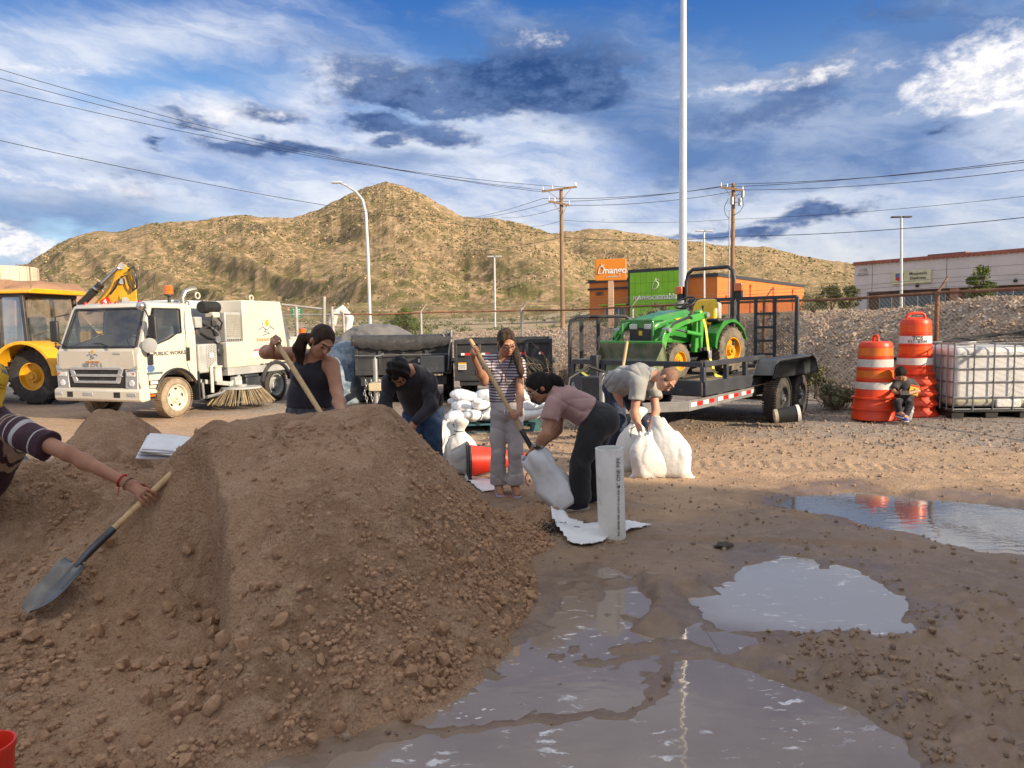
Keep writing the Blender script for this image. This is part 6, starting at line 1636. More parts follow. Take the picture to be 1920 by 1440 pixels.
# ------------------------------------------------------------------ utility trailer
AX = Vector((0.63, 0.77, 0)).normalized()
def frame_rz(fwd): return math.atan2(-fwd.x, fwd.y)
TR_RZ = frame_rz(-AX)                     # local +y = towards the tongue
def reflector_strip(parent, pts_fn, segs):
    for i, (a, b_, red) in enumerate(segs):
        m = MB(); p, q = pts_fn(a), pts_fn(b_); m.bar(p, q, .006, .055); m.build('reflector', M_RED if red else M_WTAPE, parent)
def build_trailer():
    A = Vector((2.51, 9.34, 0)); Bq = A + Vector((-.77, .63, 0)) * 2.05
    O = (A + Bq) / 2
    T = thing('utility_trailer', 'black tandem-axle utility trailer carrying the green tractor', 'trailer', O, TR_RZ)
    # local: x = vehicle right; towards viewer's right is x<0 (left side of vehicle faces the camera)
    W = 1.03; Lr = -3.85; zd = .72
    b = MB()
    for sx in (-W, W): b.bx(sx - .04, sx + .04, Lr, 0, .60, .78)
    b.bx(-W, W, -.04, .04, .60, .80)
    for y in (-.8, -1.6, -2.4, -3.2, Lr): b.bx(-W, W, y - .04, y + .04, .58, .68)
    b.build('deck_frame', M_DARKBLUE, T, bevel=.008)
    for i in range(9):
        b = MB(); x0 = -.97 + i * .2156; b.bx(x0 + .004, x0 + .2116, Lr + .03, -.05, .69, .73); b.build('plank', mat('grey_plank', (.24, .19, .14), (.17, .135, .10), 3, .85, stretch=(8, 1, 8)), T)
    # main rails with reflective tape
    b = MB()
    for sx in (-1, 1): b.prism([(sx * .97, .3, .42), (sx * .97, .3, .56), (sx * .97, Lr, .56), (sx * .97, Lr, .42)], (-sx * .05, 0, 0))
    for sx in (-1, 1): b.bar((sx * .95, .3, .49), (sx * .10, 1.30, .49), .06, .13)
    each(b, 'main_rail', mat('grey_steel', (.22, .22, .225), (.16, .16, .165), 4, .5, dirt=((.34, .28, .2), .25, 4)), T, bevel=.006)
    segs = []
    y = .25
    for i in range(8):
        segs += [(y, y - .18, False), (y - .18, y - .36, True)]; y -= .36 + (.12 if i % 2 else .02)
    reflector_strip(T, lambda yy: Vector((-.974, yy, .50)), [s for s in segs if s[1] > -2.1])
    # rails
    b = MB()
    for sx in (-W, W): b.bx(sx - .03, sx + .03, -2.2 if sx < 0 else Lr, 0, .98, 1.05)
    b.bx(-W, W, -.03, .03, .98, 1.05)
    for sx in (-W, W):
        for y in (0, -.75, -1.45, -2.15): b.bx(sx - .03, sx + .03, y - .035, y + .035, .78, .98)
    for x in (-.5, .0, .5): b.bx(x - .03, x + .03, -.028, .028, .80, .98)
    b.build('side_rail', M_DARKBLUE, T, bevel=.006)
    # fenders and wheels
    for sx in (-1, 1):
        prof = [(-1.72, .80), (-1.84, .95), (-1.96, 1.00), (-3.56, 1.00), (-3.70, .95), (-3.82, .74)]
        b = MB(); inn = [(y + (.05 if i < 2 else -.05 if i > 3 else 0), z - .035) for i, (y, z) in enumerate(prof)][::-1]
        b.prism([(sx * 1.07, y, z) for y, z in prof + inn], (sx * .30, 0, 0)); b.build('fender', M_DARKBLUE, T, bevel=.008)
        for y in (-2.27, -3.13): wheel(T, (sx * 1.34, y, .365), (sx, 0, 0), .365, .22, .20, M_BLACKM, M_TYRE, 0, 6, .06)
    b = MB()
    for y in (-2.27, -3.13): b.cyl((-1.2, y, .365), (1.2, y, .365), .035, n=10)
    each(b, 'axle', M_BLACKM, T)
    # rear ramp gate, raised
    yr = Lr - .03
    b = MB()
    for x in (-1.0, 1.0): b.bx(x - .03, x + .03, yr - .03, yr + .03, .74, 1.98)
    for z in (.76, 1.98): b.bx(-1.0, 1.0, yr - .03, yr + .03, z - .03, z + .03)
    for x in (-.62, -.28, .05, .42): b.bx(x - .025, x + .025, yr - .025, yr + .025, .78, 1.96)
    for z in (.98, 1.22, 1.46, 1.70): b.bx(-.62, -.28, yr - .025, yr + .025, z - .022, z + .022)
    gate = b.build('ramp_gate', M_DARKBLUE, T, bevel=.006)
    m = mesh_wires(MB(), (-1.0, yr - .03, .76), (1, 0, 0), (0, 0, 1), 2.0, 1.2, .05, .004, .55)
    tag(m.build('ramp_mesh', M_BLACKM, gate, fix=False), kind='stuff')
    # tongue with jack, coupler, toolbox and chain
    b = MB(); b.bx(-.07, .07, 1.2, 1.62, .44, .56); b.build('coupler', M_BLACKM, T, bevel=.02)
    b = MB(); b.cyl((-.16, 1.1, .18), (-.16, 1.1, .95), .035, n=12).bx(-.24, -.08, 1.06, 1.14, .14, .18).tube([(-.16, 1.1, .93), (-.30, 1.12, .93), (-.30, 1.16, .98)], .012, 6); b.build('jack', M_STEEL, T, smooth=40)
    b = MB(); b.bx(-.45, .4, .45, .75, .56, .86); b.build('tool_box', M_BLACKM, T, bevel=.015)
    b = MB()
    for i in range(14):
        a = i / 13; c = Vector((.25 - .02 * i, 1.15 + .02 * math.sin(i), .78 - .045 * i)); up = Vector((1, 0, 0)) if i % 2 else Vector((0, 1, 0))
        b.tube([c + Vector((0, 0, .035 * math.sin(t_))) + up * (.022 * math.cos(t_)) for t_ in np.linspace(0, 6.283, 9)], .008, 5)
    b.build('chain', M_STEEL, T, smooth=60)
    b = MB(); b.tube([(.1, .55, .9), (.3, .7, 1.0), (.45, .95, .85), (.4, 1.1, .6)], .022, 8); b.build('power_cable', M_BLACKP, T, smooth=60)
    # front stake with rounded top behind (spare mesh gate carried against the front)
    b = MB(); b.bx(.55, .67, -.02, .1, .62, 1.12); b.build('winch_post', M_BLACKM, T, bevel=.01)
    b = MB(); b.bar((.9, .06, .90), (.35, .45, .76), .05, .006).bar((.35, .45, .76), (.3, .48, .74), .03, .03); b.build('tie_down_strap', mat('olive_strap', (.52, .50, .10), (.42, .4, .08), 20, .7), T)
    return T, O
TRAILER, TR_O = build_trailer()

# ------------------------------------------------------------------ small tractor with loader
M_GREEN = mat('tractor_green', (0.035, 0.26, 0.035), (0.028, 0.20, 0.03), 3, .33, coat=.4, dirt=((0.36, .29, .2), .28, 4))
M_LIME = mat('loader_green', (0.06, 0.36, 0.05), (0.05, 0.30, 0.04), 3, .33, coat=.3, dirt=((0.36, .29, .2), .2, 4))
M_TYEL = mat('tractor_yellow', (0.83, 0.55, 0.01), (0.76, 0.48, 0.01), 6, .4, coat=.2)
M_BUCKET = mat('worn_bucket_green', (0.085, 0.13, 0.055), (0.20, 0.19, 0.125), 4, .6, dirt=((0.34, .29, .2), .5, 5))
M_AGMUD = mat('dusty_ag_tyre', (0.10, 0.088, 0.072), (0.20, 0.165, 0.12), 6, .9, bump=.006, bscale=40, dirt=((0.32, .25, .17), .45, 4))
def build_tractor():
    # placed on the trailer deck, facing the tongue; local z=0 at the deck
    c = TR_O + AX * 1.55 + Vector((0, 0, .735))
    T = thing('compact_tractor', 'small green tractor with yellow seat and front loader standing on the trailer', 'tractor', c, TR_RZ)
    T.rotation_euler.z += math.radians(-11); T.scale = (.89, .89, .89)
    T.location += Vector((.77, -.63, 0)) * (-.12)
    b = MB()
    hood = []
    for y, w0, z0, z1 in ((.95, .27, .62, .98), (.80, .29, .60, 1.05), (.35, .29, .58, 1.12), (-.05, .30, .58, 1.17)):
        hood.append([Vector(p) for p in ((-w0, y, z0), (w0, y, z0), (w0, y, z1 - .10), (w0 * .72, y, z1), (-w0 * .72, y, z1), (-w0, y, z1 - .10))])
    b.loft(hood); b.build('hood', M_GREEN, T, bevel=.03, seg=3)
    b = MB()
    for sx in (-1, 1): b.prism([(sx * .305, .45, 1.0), (sx * .305, -.05, 1.06), (sx * .305, -.05, 1.01), (sx * .305, .30, .965)], (sx * .004, 0, 0))
    each(b, 'hood_stripe', M_TYEL, T)
    b = MB(); b.bx(-.25, .25, .935, .965, .50, .86); b.build('grille', M_BLACKP, T, bevel=.02)
    for sx in (-1, 1):
        b = MB(); b.box((sx * .16, .965, .88), (.17, .03, .09)); b.build('headlight', M_LENS, T, bevel=.02)
    b = MB(); b.box((0, .972, .77), (.08, .01, .08)); b.build('front_badge', M_TYEL, T, bevel=.01)
    b = MB()
    for x in (-.33, .33): b.bar((x, 1.06, .42), (x, 1.06, .98), .03, .04)
    for z in (.60, .98): b.bar((-.33, 1.06, z), (.33, 1.06, z), .03, .04)
    for x in (-.33, .33): b.bar((x, 1.06, .98), (x, .70, 1.0), .025, .03).bar((x, 1.06, .5), (x, .6, .5), .03, .04)
    b.build('brush_guard', M_GREEN, T, bevel=.006)
    b = MB(); b.bx(-.22, .22, .25, .95, .30, .62).bx(-.20, .20, -.9, .3, .25, .58).bx(-.30, .30, .0, .3, .32, .56); b.build('engine', M_BLACKM, T, bevel=.03)
    # operator station
    b = MB(); b.bx(-.52, .52, -.50, .02, .44, .50); b.build('floor_plate', M_BLACKP, T, bevel=.01)
    b = MB(); b.bx(-.25, .25, -.14, .0, .55, 1.16); b.build('dash', M_BLACKP, T, bevel=.04)
    b = MB(); pts = [Vector((.19 * math.cos(a), -.26 + .15 * math.sin(a), 1.26 + .10 * -math.sin(a) + .03)) for a in np.linspace(0, 6.283, 25)]
    b.tube(pts, .016, 8).tube([(0, -.26, 1.28), (0, -.10, 1.12)], .025, 8).tube([pts[2], (0, -.26, 1.27), pts[10]], .012, 6).tube([(0, -.26, 1.27), pts[18]], .012, 6); b.build('steering_wheel', M_BLACKP, T, smooth=60)
    b = MB()
    for sx in (-1, 1):
        arc = [(-.86 + .47 * math.cos(a), .46 + .47 * math.sin(a)) for a in np.linspace(math.radians(0), math.radians(165), 14)]
        top = [(-1.24, .72), (-1.0, .86), (-.55, .86), (-.36, .60), (-.36, .44)]
        b.prism([(sx * .34, y, z) for y, z in [(-.40, .45)] + arc + [(-1.34, .60), (-1.20, .84), (-.95, .98), (-.60, .96), (-.38, .74), (-.34, .5)]], (sx * .24, 0, 0))
    each(b, 'rear_fender', M_GREEN, T, bevel=.02)
    b = MB()
    for sx in (-1, 1): b.bx(sx * .30, sx * .56, -1.05, -.45, .93, 1.0)
    b.bx(-.32, .32, -1.05, -.45, .50, .80); b.build('fender_console', M_BLACKP, T, bevel=.03)
    seat = MB(); seat.bx(-.26, .26, -.86, -.40, .82, .92); seat.loft([[Vector((sx * w_, y0 + dy, z)) for sx, dy in ((-1, -.05), (1, -.05), (1, .05), (-1, .05))] for z, w_, y0 in ((.88, .25, -.80), (1.05, .27, -.83), (1.25, .25, -.88), (1.36, .19, -.91))])
    seat.build('seat', M_TYEL, T, bevel=.045, seg=3)
    # roll bar
    b = MB(); pts = [(-.52, -.98, .45), (-.52, -.98, 1.25), (-.52, -.99, 1.70), (-.48, -1.0, 1.86), (-.38, -1.0, 1.93), (.38, -1.0, 1.93), (.48, -1.0, 1.86), (.52, -.99, 1.70), (.52, -.98, 1.25), (.52, -.98, .45)]
    b.tube(pts, .036, 8); b.bx(-.56, -.48, -1.02, -.94, 1.05, 1.3).bx(.48, .56, -1.02, -.94, 1.05, 1.3); b.build('roll_bar', M_BLACKM, T, smooth=50)
    for sx in (-1, 1):
        b = MB(); b.bx(sx * .56, sx * .70, -1.0, -.94, 1.36, 1.62); h = b.build('lamp_bracket', M_BLACKP, T, bevel=.01)
        b = MB(); b.bx(sx * .57, sx * .73, -.96, -.90, 1.48, 1.62); b.build('amber_lamp', M_AMBER, h, bevel=.01)
    # wheels
    for sx in (-1, 1):
        wheel(T, (sx * .60, -.86, .43), (sx, 0, 0), .43, .27, .23, M_RIMY, M_AGMUD, studs=6, dish=.08, treads=16, lug=.022)
        wheel(T, (sx * .56, .62, .30), (sx, 0, 0), .30, .20, .16, M_RIMY, M_AGMUD, studs=5, dish=.05, treads=14, lug=.018)
    b = MB(); b.cyl((-.5, .62, .3), (.5, .62, .3), .05, n=10).cyl((-.5, -.86, .43), (.5, -.86, .43), .07, n=10); each(b, 'axle', M_GREEN, T)
    # loader: mast, arms, cylinders, bucket
    for sx in (-1, 1):
        b = MB(); b.prism([(sx * .37, .10, .42), (sx * .37, -.12, .42), (sx * .37, -.18, 1.05), (sx * .37, -.10, 1.16), (sx * .37, .02, 1.12), (sx * .37, .06, .8)], (sx * .10, 0, 0)); mast = b.build('loader_mast', M_LIME, T, bevel=.012)
        b = MB(); top = [(-.12, 1.12), (.50, 1.02), (.95, .88), (1.06, .74), (1.20, .30)]; low = [(1.08, .26), (.95, .66), (.84, .78), (.46, .90), (-.12, 1.00)]
        b.prism([(sx * .48, y, z) for y, z in top + low], (sx * .075, 0, 0)); arm = b.build('loader_arm', M_LIME, T, bevel=.012)
        b = MB(); b.tube([(sx * .52, .0, .72), (sx * .52, .42, .78)], .035, 10); b.build('lift_cylinder', M_LIME, arm, smooth=50)
        b = MB(); b.tube([(sx * .52, .42, .78), (sx * .52, .72, .83)], .018, 8); b.build('lift_ram', M_CHROME, arm, smooth=50)
        b = MB(); b.tube([(sx * .45, .80, .90), (sx * .45, 1.0, .74)], .032, 10).tube([(sx * .45, 1.0, .74), (sx * .45, 1.16, .56)], .016, 8); b.build('bucket_cylinder', M_LIME, arm, smooth=50)
        b = MB(); b.cyl((sx * .46, .95, .82), (sx * .60, .95, .82), .04, n=14).cyl((sx * .46, -.1, 1.06), (sx * .6, -.1, 1.06), .045, n=14); each(b, 'pivot_pin', M_STEEL, arm, smooth=40)
        b = MB()
        for k in range(2): b.tube([(sx * .49, .1, .95 + .03 * k), (sx * .58, .4, 1.02 + .02 * k), (sx * .58, .8, .92 + .02 * k), (sx * .5, 1.1, .66 + .02 * k)], .012, 6)
        each(b, 'hydraulic_line', M_BLACKP, arm, smooth=60)
    pr = [(1.50, .42), (1.48, .18), (1.56, .05), (1.75, .0), (2.02, .0), (2.02, .015), (1.76, .03), (1.60, .09), (1.53, .20), (1.55, .42)]
    b = MB(); b.prism([(-.68, y, z) for y, z in pr], (1.36, 0, 0))
    for x in (-.68, .665): b.prism([(x, 1.50, .42), (x, 1.48, .18), (x, 1.56, .05), (x, 1.75, 0), (x, 2.0, 0)], (.015, 0, 0))
    bk = b.build('bucket', M_BUCKET, T, bevel=.004)
    bk.rotation_euler = (math.radians(-10), 0, 0); bk.location = (0, -.36, .40); bk.scale = (1.0, 1.0, 1.15)
    b = MB(); b.bar((-.68, 1.52, .43), (.68, 1.52, .43), .05, .04); b.build('bucket_lip', M_LIME, bk, bevel=.01)
    for x in (-.42, .42):
        b = MB(); b.prism([(x, 1.50, .40), (x, 1.36, .30), (x, 1.36, .12), (x, 1.49, .08)], (.02, 0, 0)); b.build('bucket_ear', M_LIME, bk)
    # levers, hitch, ratchet strap over the frame
    b = MB(); b.tube([(-.30, -.35, .9), (-.33, -.32, 1.2)], .012, 6).ico((-.33, -.32, 1.21), .03, 1).tube([(.3, -.4, .9), (.33, -.36, 1.15)], .012, 6); each(b, 'lever', M_BLACKP, T, smooth=60)
    b = MB()
    for sx in (-.28, .28): b.bar((sx, -1.2, .45), (sx, -1.75, .30), .04, .06).bar((sx, -1.2, .75), (sx, -1.6, .55), .05, .05)
    b.bar((-.1, -1.15, .8), (-.1, -1.75, .7), .05, .05).bx(-.4, .4, -1.3, -1.2, .3, .6); b.build('hitch', M_BLACKM, T, bevel=.006)
    b = MB()
    q = [(-.50, -.02, 1.13), (-.58, -.05, .85), (-.62, -.10, .35), (-.72, -.15, .02), (-.80, -.2, -.02)]
    for i in range(4): b.bar(q[i], q[i + 1], .065, .008, up=(-1, 0, .2))
    b.build('tie_down_strap', mat('yellow_webbing', (.72, .62, .08), (.60, .5, .06), 14, .7), T)
    b = MB(); b.box((-.63, -.10, .38), (.03, .09, .14)); b.build('strap_ratchet', M_STEEL, T, bevel=.01)
    b = MB(); b.bx(-.20, .22, -1.12, -.98, .95, 1.30); b.build('rag_bundle', mat('grey_plastic_wrap', (.45, .42, .38), (.30, .28, .26), 9, .4), T, bevel=.05)
build_tractor()

# ------------------------------------------------------------------ dump trailers, mesh gate
def panel_front(name, label, x0, x1, d, zt, zb, tarp, seed):
    c = Vector((P((x0 + x1) / 2, 700, d).x, d, 0)); W = (x1 - x0) / F_PX * d / 2
    T = thing(name, label, 'trailer', c, math.radians(4 if tarp else -3))
    M = M_BLACKM
    b = MB(); b.bx(-W, W, 0, .06, zb, zt); b.bx(-W, -W + .06, .06, 2.8, zb, zt).bx(W - .06, W, .06, 2.8, zb, zt).bx(-W, W, 2.74, 2.8, zb, zt).bx(-W, W, .06, 2.8, zb, zb + .06)
    b.build('dump_body', M, T, bevel=.006)
    b = MB()
    n = 4
    for i in range(n + 1):
        x = -W + .03 + (2 * W - .06) * i / n; b.bx(x - .03, x + .03, -.045, 0, zb, zt - .02)
    b.bx(-W, W, -.05, 0, zt - .08, zt).bx(-W, W, -.05, 0, zb, zb + .10)
    each(b, 'rib', M, T, bevel=.006)
    b = MB(); b.bx(-.30, -.20, .1, 2.6, .42, .56).bx(.20, .30, .1, 2.6, .42, .56).bx(-W * .9, W * .9, 0, .1, .40, .58); b.build('chassis', M, T, bevel=.01)
    for sx in (-1, 1):
        for y in (1.4, 2.2): wheel(T, (sx * (W + .02), y, .36), (sx, 0, 0), .36, .22, .2, M_BLACKM, M_TYRE, dish=.05)
        b = MB(); b.bx(sx * (W - .2), sx * (W + .06), .95, 2.65, .78, .82); b.build('fender', M, T)
    return T, W
T1, W1 = panel_front('dump_trailer', 'black dump trailer with a rolled dark tarp along its top', 668, 846, 14.3, 1.36, .62, True, 1)
b = MB()
pr = [(-.14, 1.28), (-.15, 1.35), (-.09, 1.41), (.05, 1.43), (.5, 1.42), (.5, 1.39), (.0, 1.37), (-.07, 1.26), (-.10, 1.21)]
rings = []
for i in range(25):
    x = -W1 - .06 + (2 * W1 + .10) * i / 24; s = .05 * math.sin(i * 1.9) * .3 - .10 * math.sin(math.pi * i / 24)
    rings.append([Vector((x, y, z + (s if z < 1.3 else .1 * s))) for y, z in pr])
b.loft(rings); b.build('rolled_tarp', mat('dark_tarp', (.030, .031, .034), (.05, .05, .052), 5, .6, bump=.02, bscale=7, dirt=((.30, .27, .23), .2, 9)), T1, smooth=60)
b = MB(); b.tube([(-W1, -.09, 1.02), (W1, -.09, 1.02)], .010, 6).tube([(W1 - .06, -.1, .70), (W1 - .02, -.12, 1.1), (W1 + .02, -.12, 1.32), (W1 + .02, -.12, 1.5)], .028, 8); b.build('tarp_rod', M_STEEL, T1, smooth=60)
b = MB(); b.tube([(W1 - .10, -.1, 1.30), (W1 - .14, -.12, 1.42), (W1 - .08, -.1, 1.5), (W1 - .02, -.1, 1.42), (W1 + .03, -.1, 1.5)], .02, 6); b.build('tarp_crank', M_STEEL, T1, smooth=60)
b = MB(); b.bx(.35, .85, -.30, -.05, .66, 1.0); b.build('pump_box', M_DARKBLUE, T1, bevel=.02)
b = MB(); b.bx(.30, .72, -.056, -.052, .86, .93); b.build('data_plate', M_WTAPE, T1)
b = MB(); b.bar((-.5, 0, .48), (-.42, -1.35, .48), .09, .12).bar((.3, 0, .48), (-.35, -1.3, .48), .09, .12).bx(-.50, -.28, -1.62, -1.2, .44, .58); b.build('tongue', mat('worn_cream_steel', (.50, .43, .28), (.36, .31, .21), 6, .6), T1, bevel=.01)
b = MB(); b.cyl((-.42, -1.18, .1), (-.42, -1.18, 1.0), .045, n=12).bx(-.52, -.32, -1.27, -1.1, .06, .1).tube([(-.42, -1.18, .97), (-.42, -1.18, 1.04), (-.30, -1.2, 1.06), (-.26, -1.2, 1.10)], .014, 6); b.build('jack', M_STEEL, T1, smooth=40)
b = MB(); r = random.Random(2)
for k, x in enumerate((-.56, -.46, -.32)):
    for i in range(9):
        c = Vector((x + .02 * math.sin(i), -1.55 + .03 * math.cos(i * 2), .62 - .045 * i)); up = Vector((1, 0, 0)) if i % 2 else Vector((0, 1, 0))
        b.tube([c + Vector((0, 0, .032 * math.sin(t_))) + up * (.02 * math.cos(t_)) for t_ in np.linspace(0, 6.283, 8)], .008, 5)
b.build('chain', M_STEEL, T1, smooth=60)
T2, W2 = panel_front('dump_trailer', 'black steel dump trailer with red and white tape on its panels', 852, 1036, 13.9, 1.30, .50, False, 2)
for x, w_ in ((-.82, .17), (-.42, .17), (.30, .14), (.70, .10)):
    for k, red in ((0, False), (1, True)):
        b = MB(); x0 = x + (w_ * .42 if red else 0); b.bx(x0, x0 + (w_ * .58 if red else w_ * .42), -.062, -.056, 1.0, 1.045); b.build('reflector', M_RED if red else M_WTAPE, T2)
b = MB(); b.bx(-.88, -.72, -.058, -.054, .72, .86); lb = b.build('warning_label', M_WTAPE, T2)
b = MB(); b.bx(-.88, -.72, -.062, -.059, .83, .86); b.build('label_header', M_SUN, lb)
b = MB()
for i in range(4): b.bx(-.87, -.75 + .02 * (i % 2), -.0605, -.0585, .735 + i * .022, .743 + i * .022)
each(b, 'label_line', M_PRINTD, lb)
b = MB(); b.bx(.35, W2, -.16, -.05, .70, .74).cyl((.6, -.3, .42), (.6, -.08, .42), .1, n=14); b.build('step_bar', M_BLACKM, T2)

def build_gate_trailer():
    d = 13.2
    x0, x1 = P(1068, 640, d).x, P(1186, 640, d).x
    T = thing('mesh_gate_trailer', 'second black trailer with a raised round-cornered mesh gate beside the dead shrub', 'trailer', ((x0 + x1) / 2, d, 0), 0)
    W = (x1 - x0) / 2; zt = 1.70
    b = MB(); b.tube([(-W, 0, .5), (-W, 0, zt - .16), (-W + .04, 0, zt - .06), (-W + .14, 0, zt), (W - .14, 0, zt), (W - .04, 0, zt - .06), (W, 0, zt - .16), (W, 0, .5)], .032, 8)
    for x in (-W + .22, -.05, W - .30): b.bx(x - .035, x + .035, -.02, .02, .5, zt - .02)
    b.bx(-W, W, -.03, .03, .48, .56); gt = b.build('gate_frame', M_BLACKM, T, smooth=40)
    tag(mesh_wires(MB(), (-W + .02, 0, .52), (1, 0, 0), (0, 0, 1), 2 * W - .04, zt - .56, .055, .004, .55).build('gate_mesh', M_BLACKM, gt, fix=False), kind='stuff')
    b = MB(); b.bx(-W, W, .03, 1.8, .46, .54); b.build('deck', M_BLACKM, T)
    for sx in (-1, 1): wheel(T, (sx * (W + .12), 1.0, .33), (sx, 0, 0), .33, .2, .18, M_BLACKM, M_TYRE)
build_gate_trailer()
# ------------------------------------------------------------------ bags, tarps, drums, small things
M_BAG = mat('woven_white_sack', (.76, .75, .72), (.68, .67, .64), 6, .55, bump=.006, bscale=22, dirt=((.44, .34, .24), .22, 5))
M_BAGW = mat('clean_white_sack', (.80, .81, .82), (.72, .73, .75), 6, .5, bump=.004, bscale=22)
M_TIE = mat('black_tie_string', (.02, .02, .02), None, 9, .7)
M_WOODH = mat('pale_ash_handle', (.58, .40, .20), (.48, .32, .155), 4, .55, stretch=(10, 10, 1.2))
M_BLADE = mat('worn_shovel_steel', (.24, .235, .23), (.15, .145, .14), 6, .42, metal=.8, dirt=((.30, .21, .14), .35, 7))
M_SOCKET = mat('dark_socket_steel', (.10, .105, .115), (.06, .062, .07), 6, .35, metal=.8)

def sack(name, label, base, h, w, dpt, rz, seed, neck=True, lean=(0, 0), group=None, open_top=False, m=None):
    """a filled sack: fat below, gathered at the neck"""
    T = thing(name, label, 'sandbag', base, rz, group)
    S = SDF((-w * .9, -dpt * .95, -.02), (w * .9 + abs(lean[0]), dpt * .95 + abs(lean[1]), h * 1.12), .012)
    lx, ly = lean
    r = random.Random(seed)
    S.rbox((0, 0, h * .27), (w * .46, dpt * .42, h * .27), .10, .04)
    S.ell((lx * .3, ly * .3, h * .42), (w * .47, dpt * .47, h * .30), None, .06)
    if neck:
        S.cone((lx * .5, ly * .5, h * .60), (lx * .9, ly * .9, h * .80), dpt * .32, dpt * .10, .08, flat=((1, 0, 0), 1.3))
        S.cone((lx * .9, ly * .9, h * .80), (lx + .03, ly, h * .97), dpt * .08, dpt * .17, .03, flat=((1, 0, 0), 1.9))
    else:
        S.cone((lx * .5, ly * .5, h * .60), (lx, ly, h * .96), dpt * .30, dpt * .11, .10, flat=((1, 0, 0), 1.9), cut=[((lx, ly, h * .97), (lx * .5, 0.1, 1))])
        S.cone((lx * .9, ly * .9, h * .86), (lx * 1.05, ly, h * 1.1), dpt * .07, dpt * .09, .004, flat=((1, 0, 0), 2.0), mode='s')
    for sx in (-1, 1): S.cone((sx * w * .30, 0, .05), (sx * w * .52, 0, .025), .055, .018, .05)
    S.creases(.016, 15, [(1, .3, .25), (.7, -.7, .45), (.5, .6, -.5)], seed); S.folds(.005, 60, [(1, .3, .15), (.3, 1, .2)], seed)
    S.cutplane((0, 0, .004), (0, 0, -1))
    S.build('sack_body', m or M_BAG, T)
    if neck:
        b = MB(); b.tube([Vector((lx * .9 + dpt * .16 * math.cos(a) * 1.3, ly * .9 + dpt * .16 * math.sin(a), h * .80)) for a in np.linspace(0, 6.283, 14)] + [Vector((lx * .9 - dpt * .3, ly * .9 - dpt * .3, h * .72)), Vector((lx * .9 - dpt * .36, ly * .9 - dpt * .36, h * .60))], .004, 5); b.build('tie_string', M_TIE, T, smooth=60)
    return T
q = G(835, 886); sack('sandbag', 'tall open white sack standing left of its twin behind the pile', (q.x, q.y, 0), .60, .40, .27, .2, 1, False)
q = G(868, 888); sack('sandbag', 'full white sack with a black string left of the striped-shirt woman', (q.x, q.y - .02, 0), .58, .36, .28, -.3, 2, True, (-.03, 0))
q = G(1192, 888); sack('sandbag', 'white sack with a knotted top at the left of the three', (q.x, q.y + .10, 0), .66, .38, .33, .3, 3, True, (.02, .0))
q = G(1222, 898); sack('sandbag', 'front white sack held by the man in the grey shirt', (q.x, q.y, 0), .52, .42, .30, .1, 4, False, (-.06, .02))
q = G(1258, 900); sack('sandbag', 'right-hand white sack with a tall pointed mouth', (q.x, q.y + .06, 0), .66, .46, .28, -.35, 5, False, (-.12, .0))

# pallet of sandbags
pc_ = P(922, 806, 10.6); pz = Vector((pc_.x, 10.9, 0))
M_PAL = mat('blue_green_pallet', (.03, .10, .12), (.05, .14, .15), 4, .8, dirt=((.25, .2, .15), .2, 4))
pal = thing('pallet', 'blue-green painted wooden pallet under the stacked sandbags', 'pallet', pz, math.radians(6))
for i in range(7):
    b = MB(); y = -.5 + i * .167; b.bx(-.68, .68, y - .05, y + .05, .115, .137); b.build('deck_board', M_PAL, pal, bevel=.003)
for y in (-.5, 0, .5):
    b = MB(); b.bx(-.68, .68, y - .045, y + .045, 0, .022); b.build('bottom_board', M_PAL, pal)
    for x in (-.6, 0, .6): b = MB(); b.bx(x - .07, x + .07, y - .05, y + .05, .024, .113); b.build('block', M_PAL, pal)
def lying_bag_mesh(seed):
    S = SDF((-.36, -.22, -.02), (.40, .22, .26), .012); r = random.Random(seed)
    S.ell((0, 0, .085), (.235, .155, .085), None, .04); S.ell((-.07, .01, .095), (.15, .14, .085), None, .04)
    S.cone((.20, 0, .08), (.30, .01, .10), .05, .022, .06); S.cone((.29, .01, .10), (.35, .02, .13), .02, .05, .03, flat=((0, 1, 0), 1.5))
    S.creases(.018, 20, [(.2, 1, .2), (.6, .8, -.3), (1, .2, .4)], seed); S.cutplane((0, 0, .002), (0, 0, -1))
    V, Q = S.arrays(); me = bpy.data.meshes.new('sack_body')
    o = from_arrays('tmp', V, Q, M_BAGW); me = o.data; bpy.data.objects.remove(o); return me
bag_me = [lying_bag_mesh(50 + k) for k in range(4)]
r = random.Random(4); lay = []
for row, (z, n, y) in enumerate(((.14, 5, -.38), (.14, 5, .0), (.14, 4, .36), (.285, 4, -.30), (.285, 4, .10), (.42, 3, -.15))):
    for i in range(n):
        x = -.60 + 1.2 * (i + .5) / n + r.uniform(-.03, .03)
        if row >= 3 and .0 < x < .25: continue
        lay.append((x, y + r.uniform(-.04, .04), z + r.uniform(0, .015), row, i))
spots = {0: 'bottom front row', 1: 'bottom middle row', 2: 'bottom back row', 3: 'second layer front', 4: 'second layer back', 5: 'top layer'}
rowsn = {}
for l in lay: rowsn.setdefault(l[3], []).append(l)
ordn = ['first', 'second', 'third', 'fourth', 'fifth']
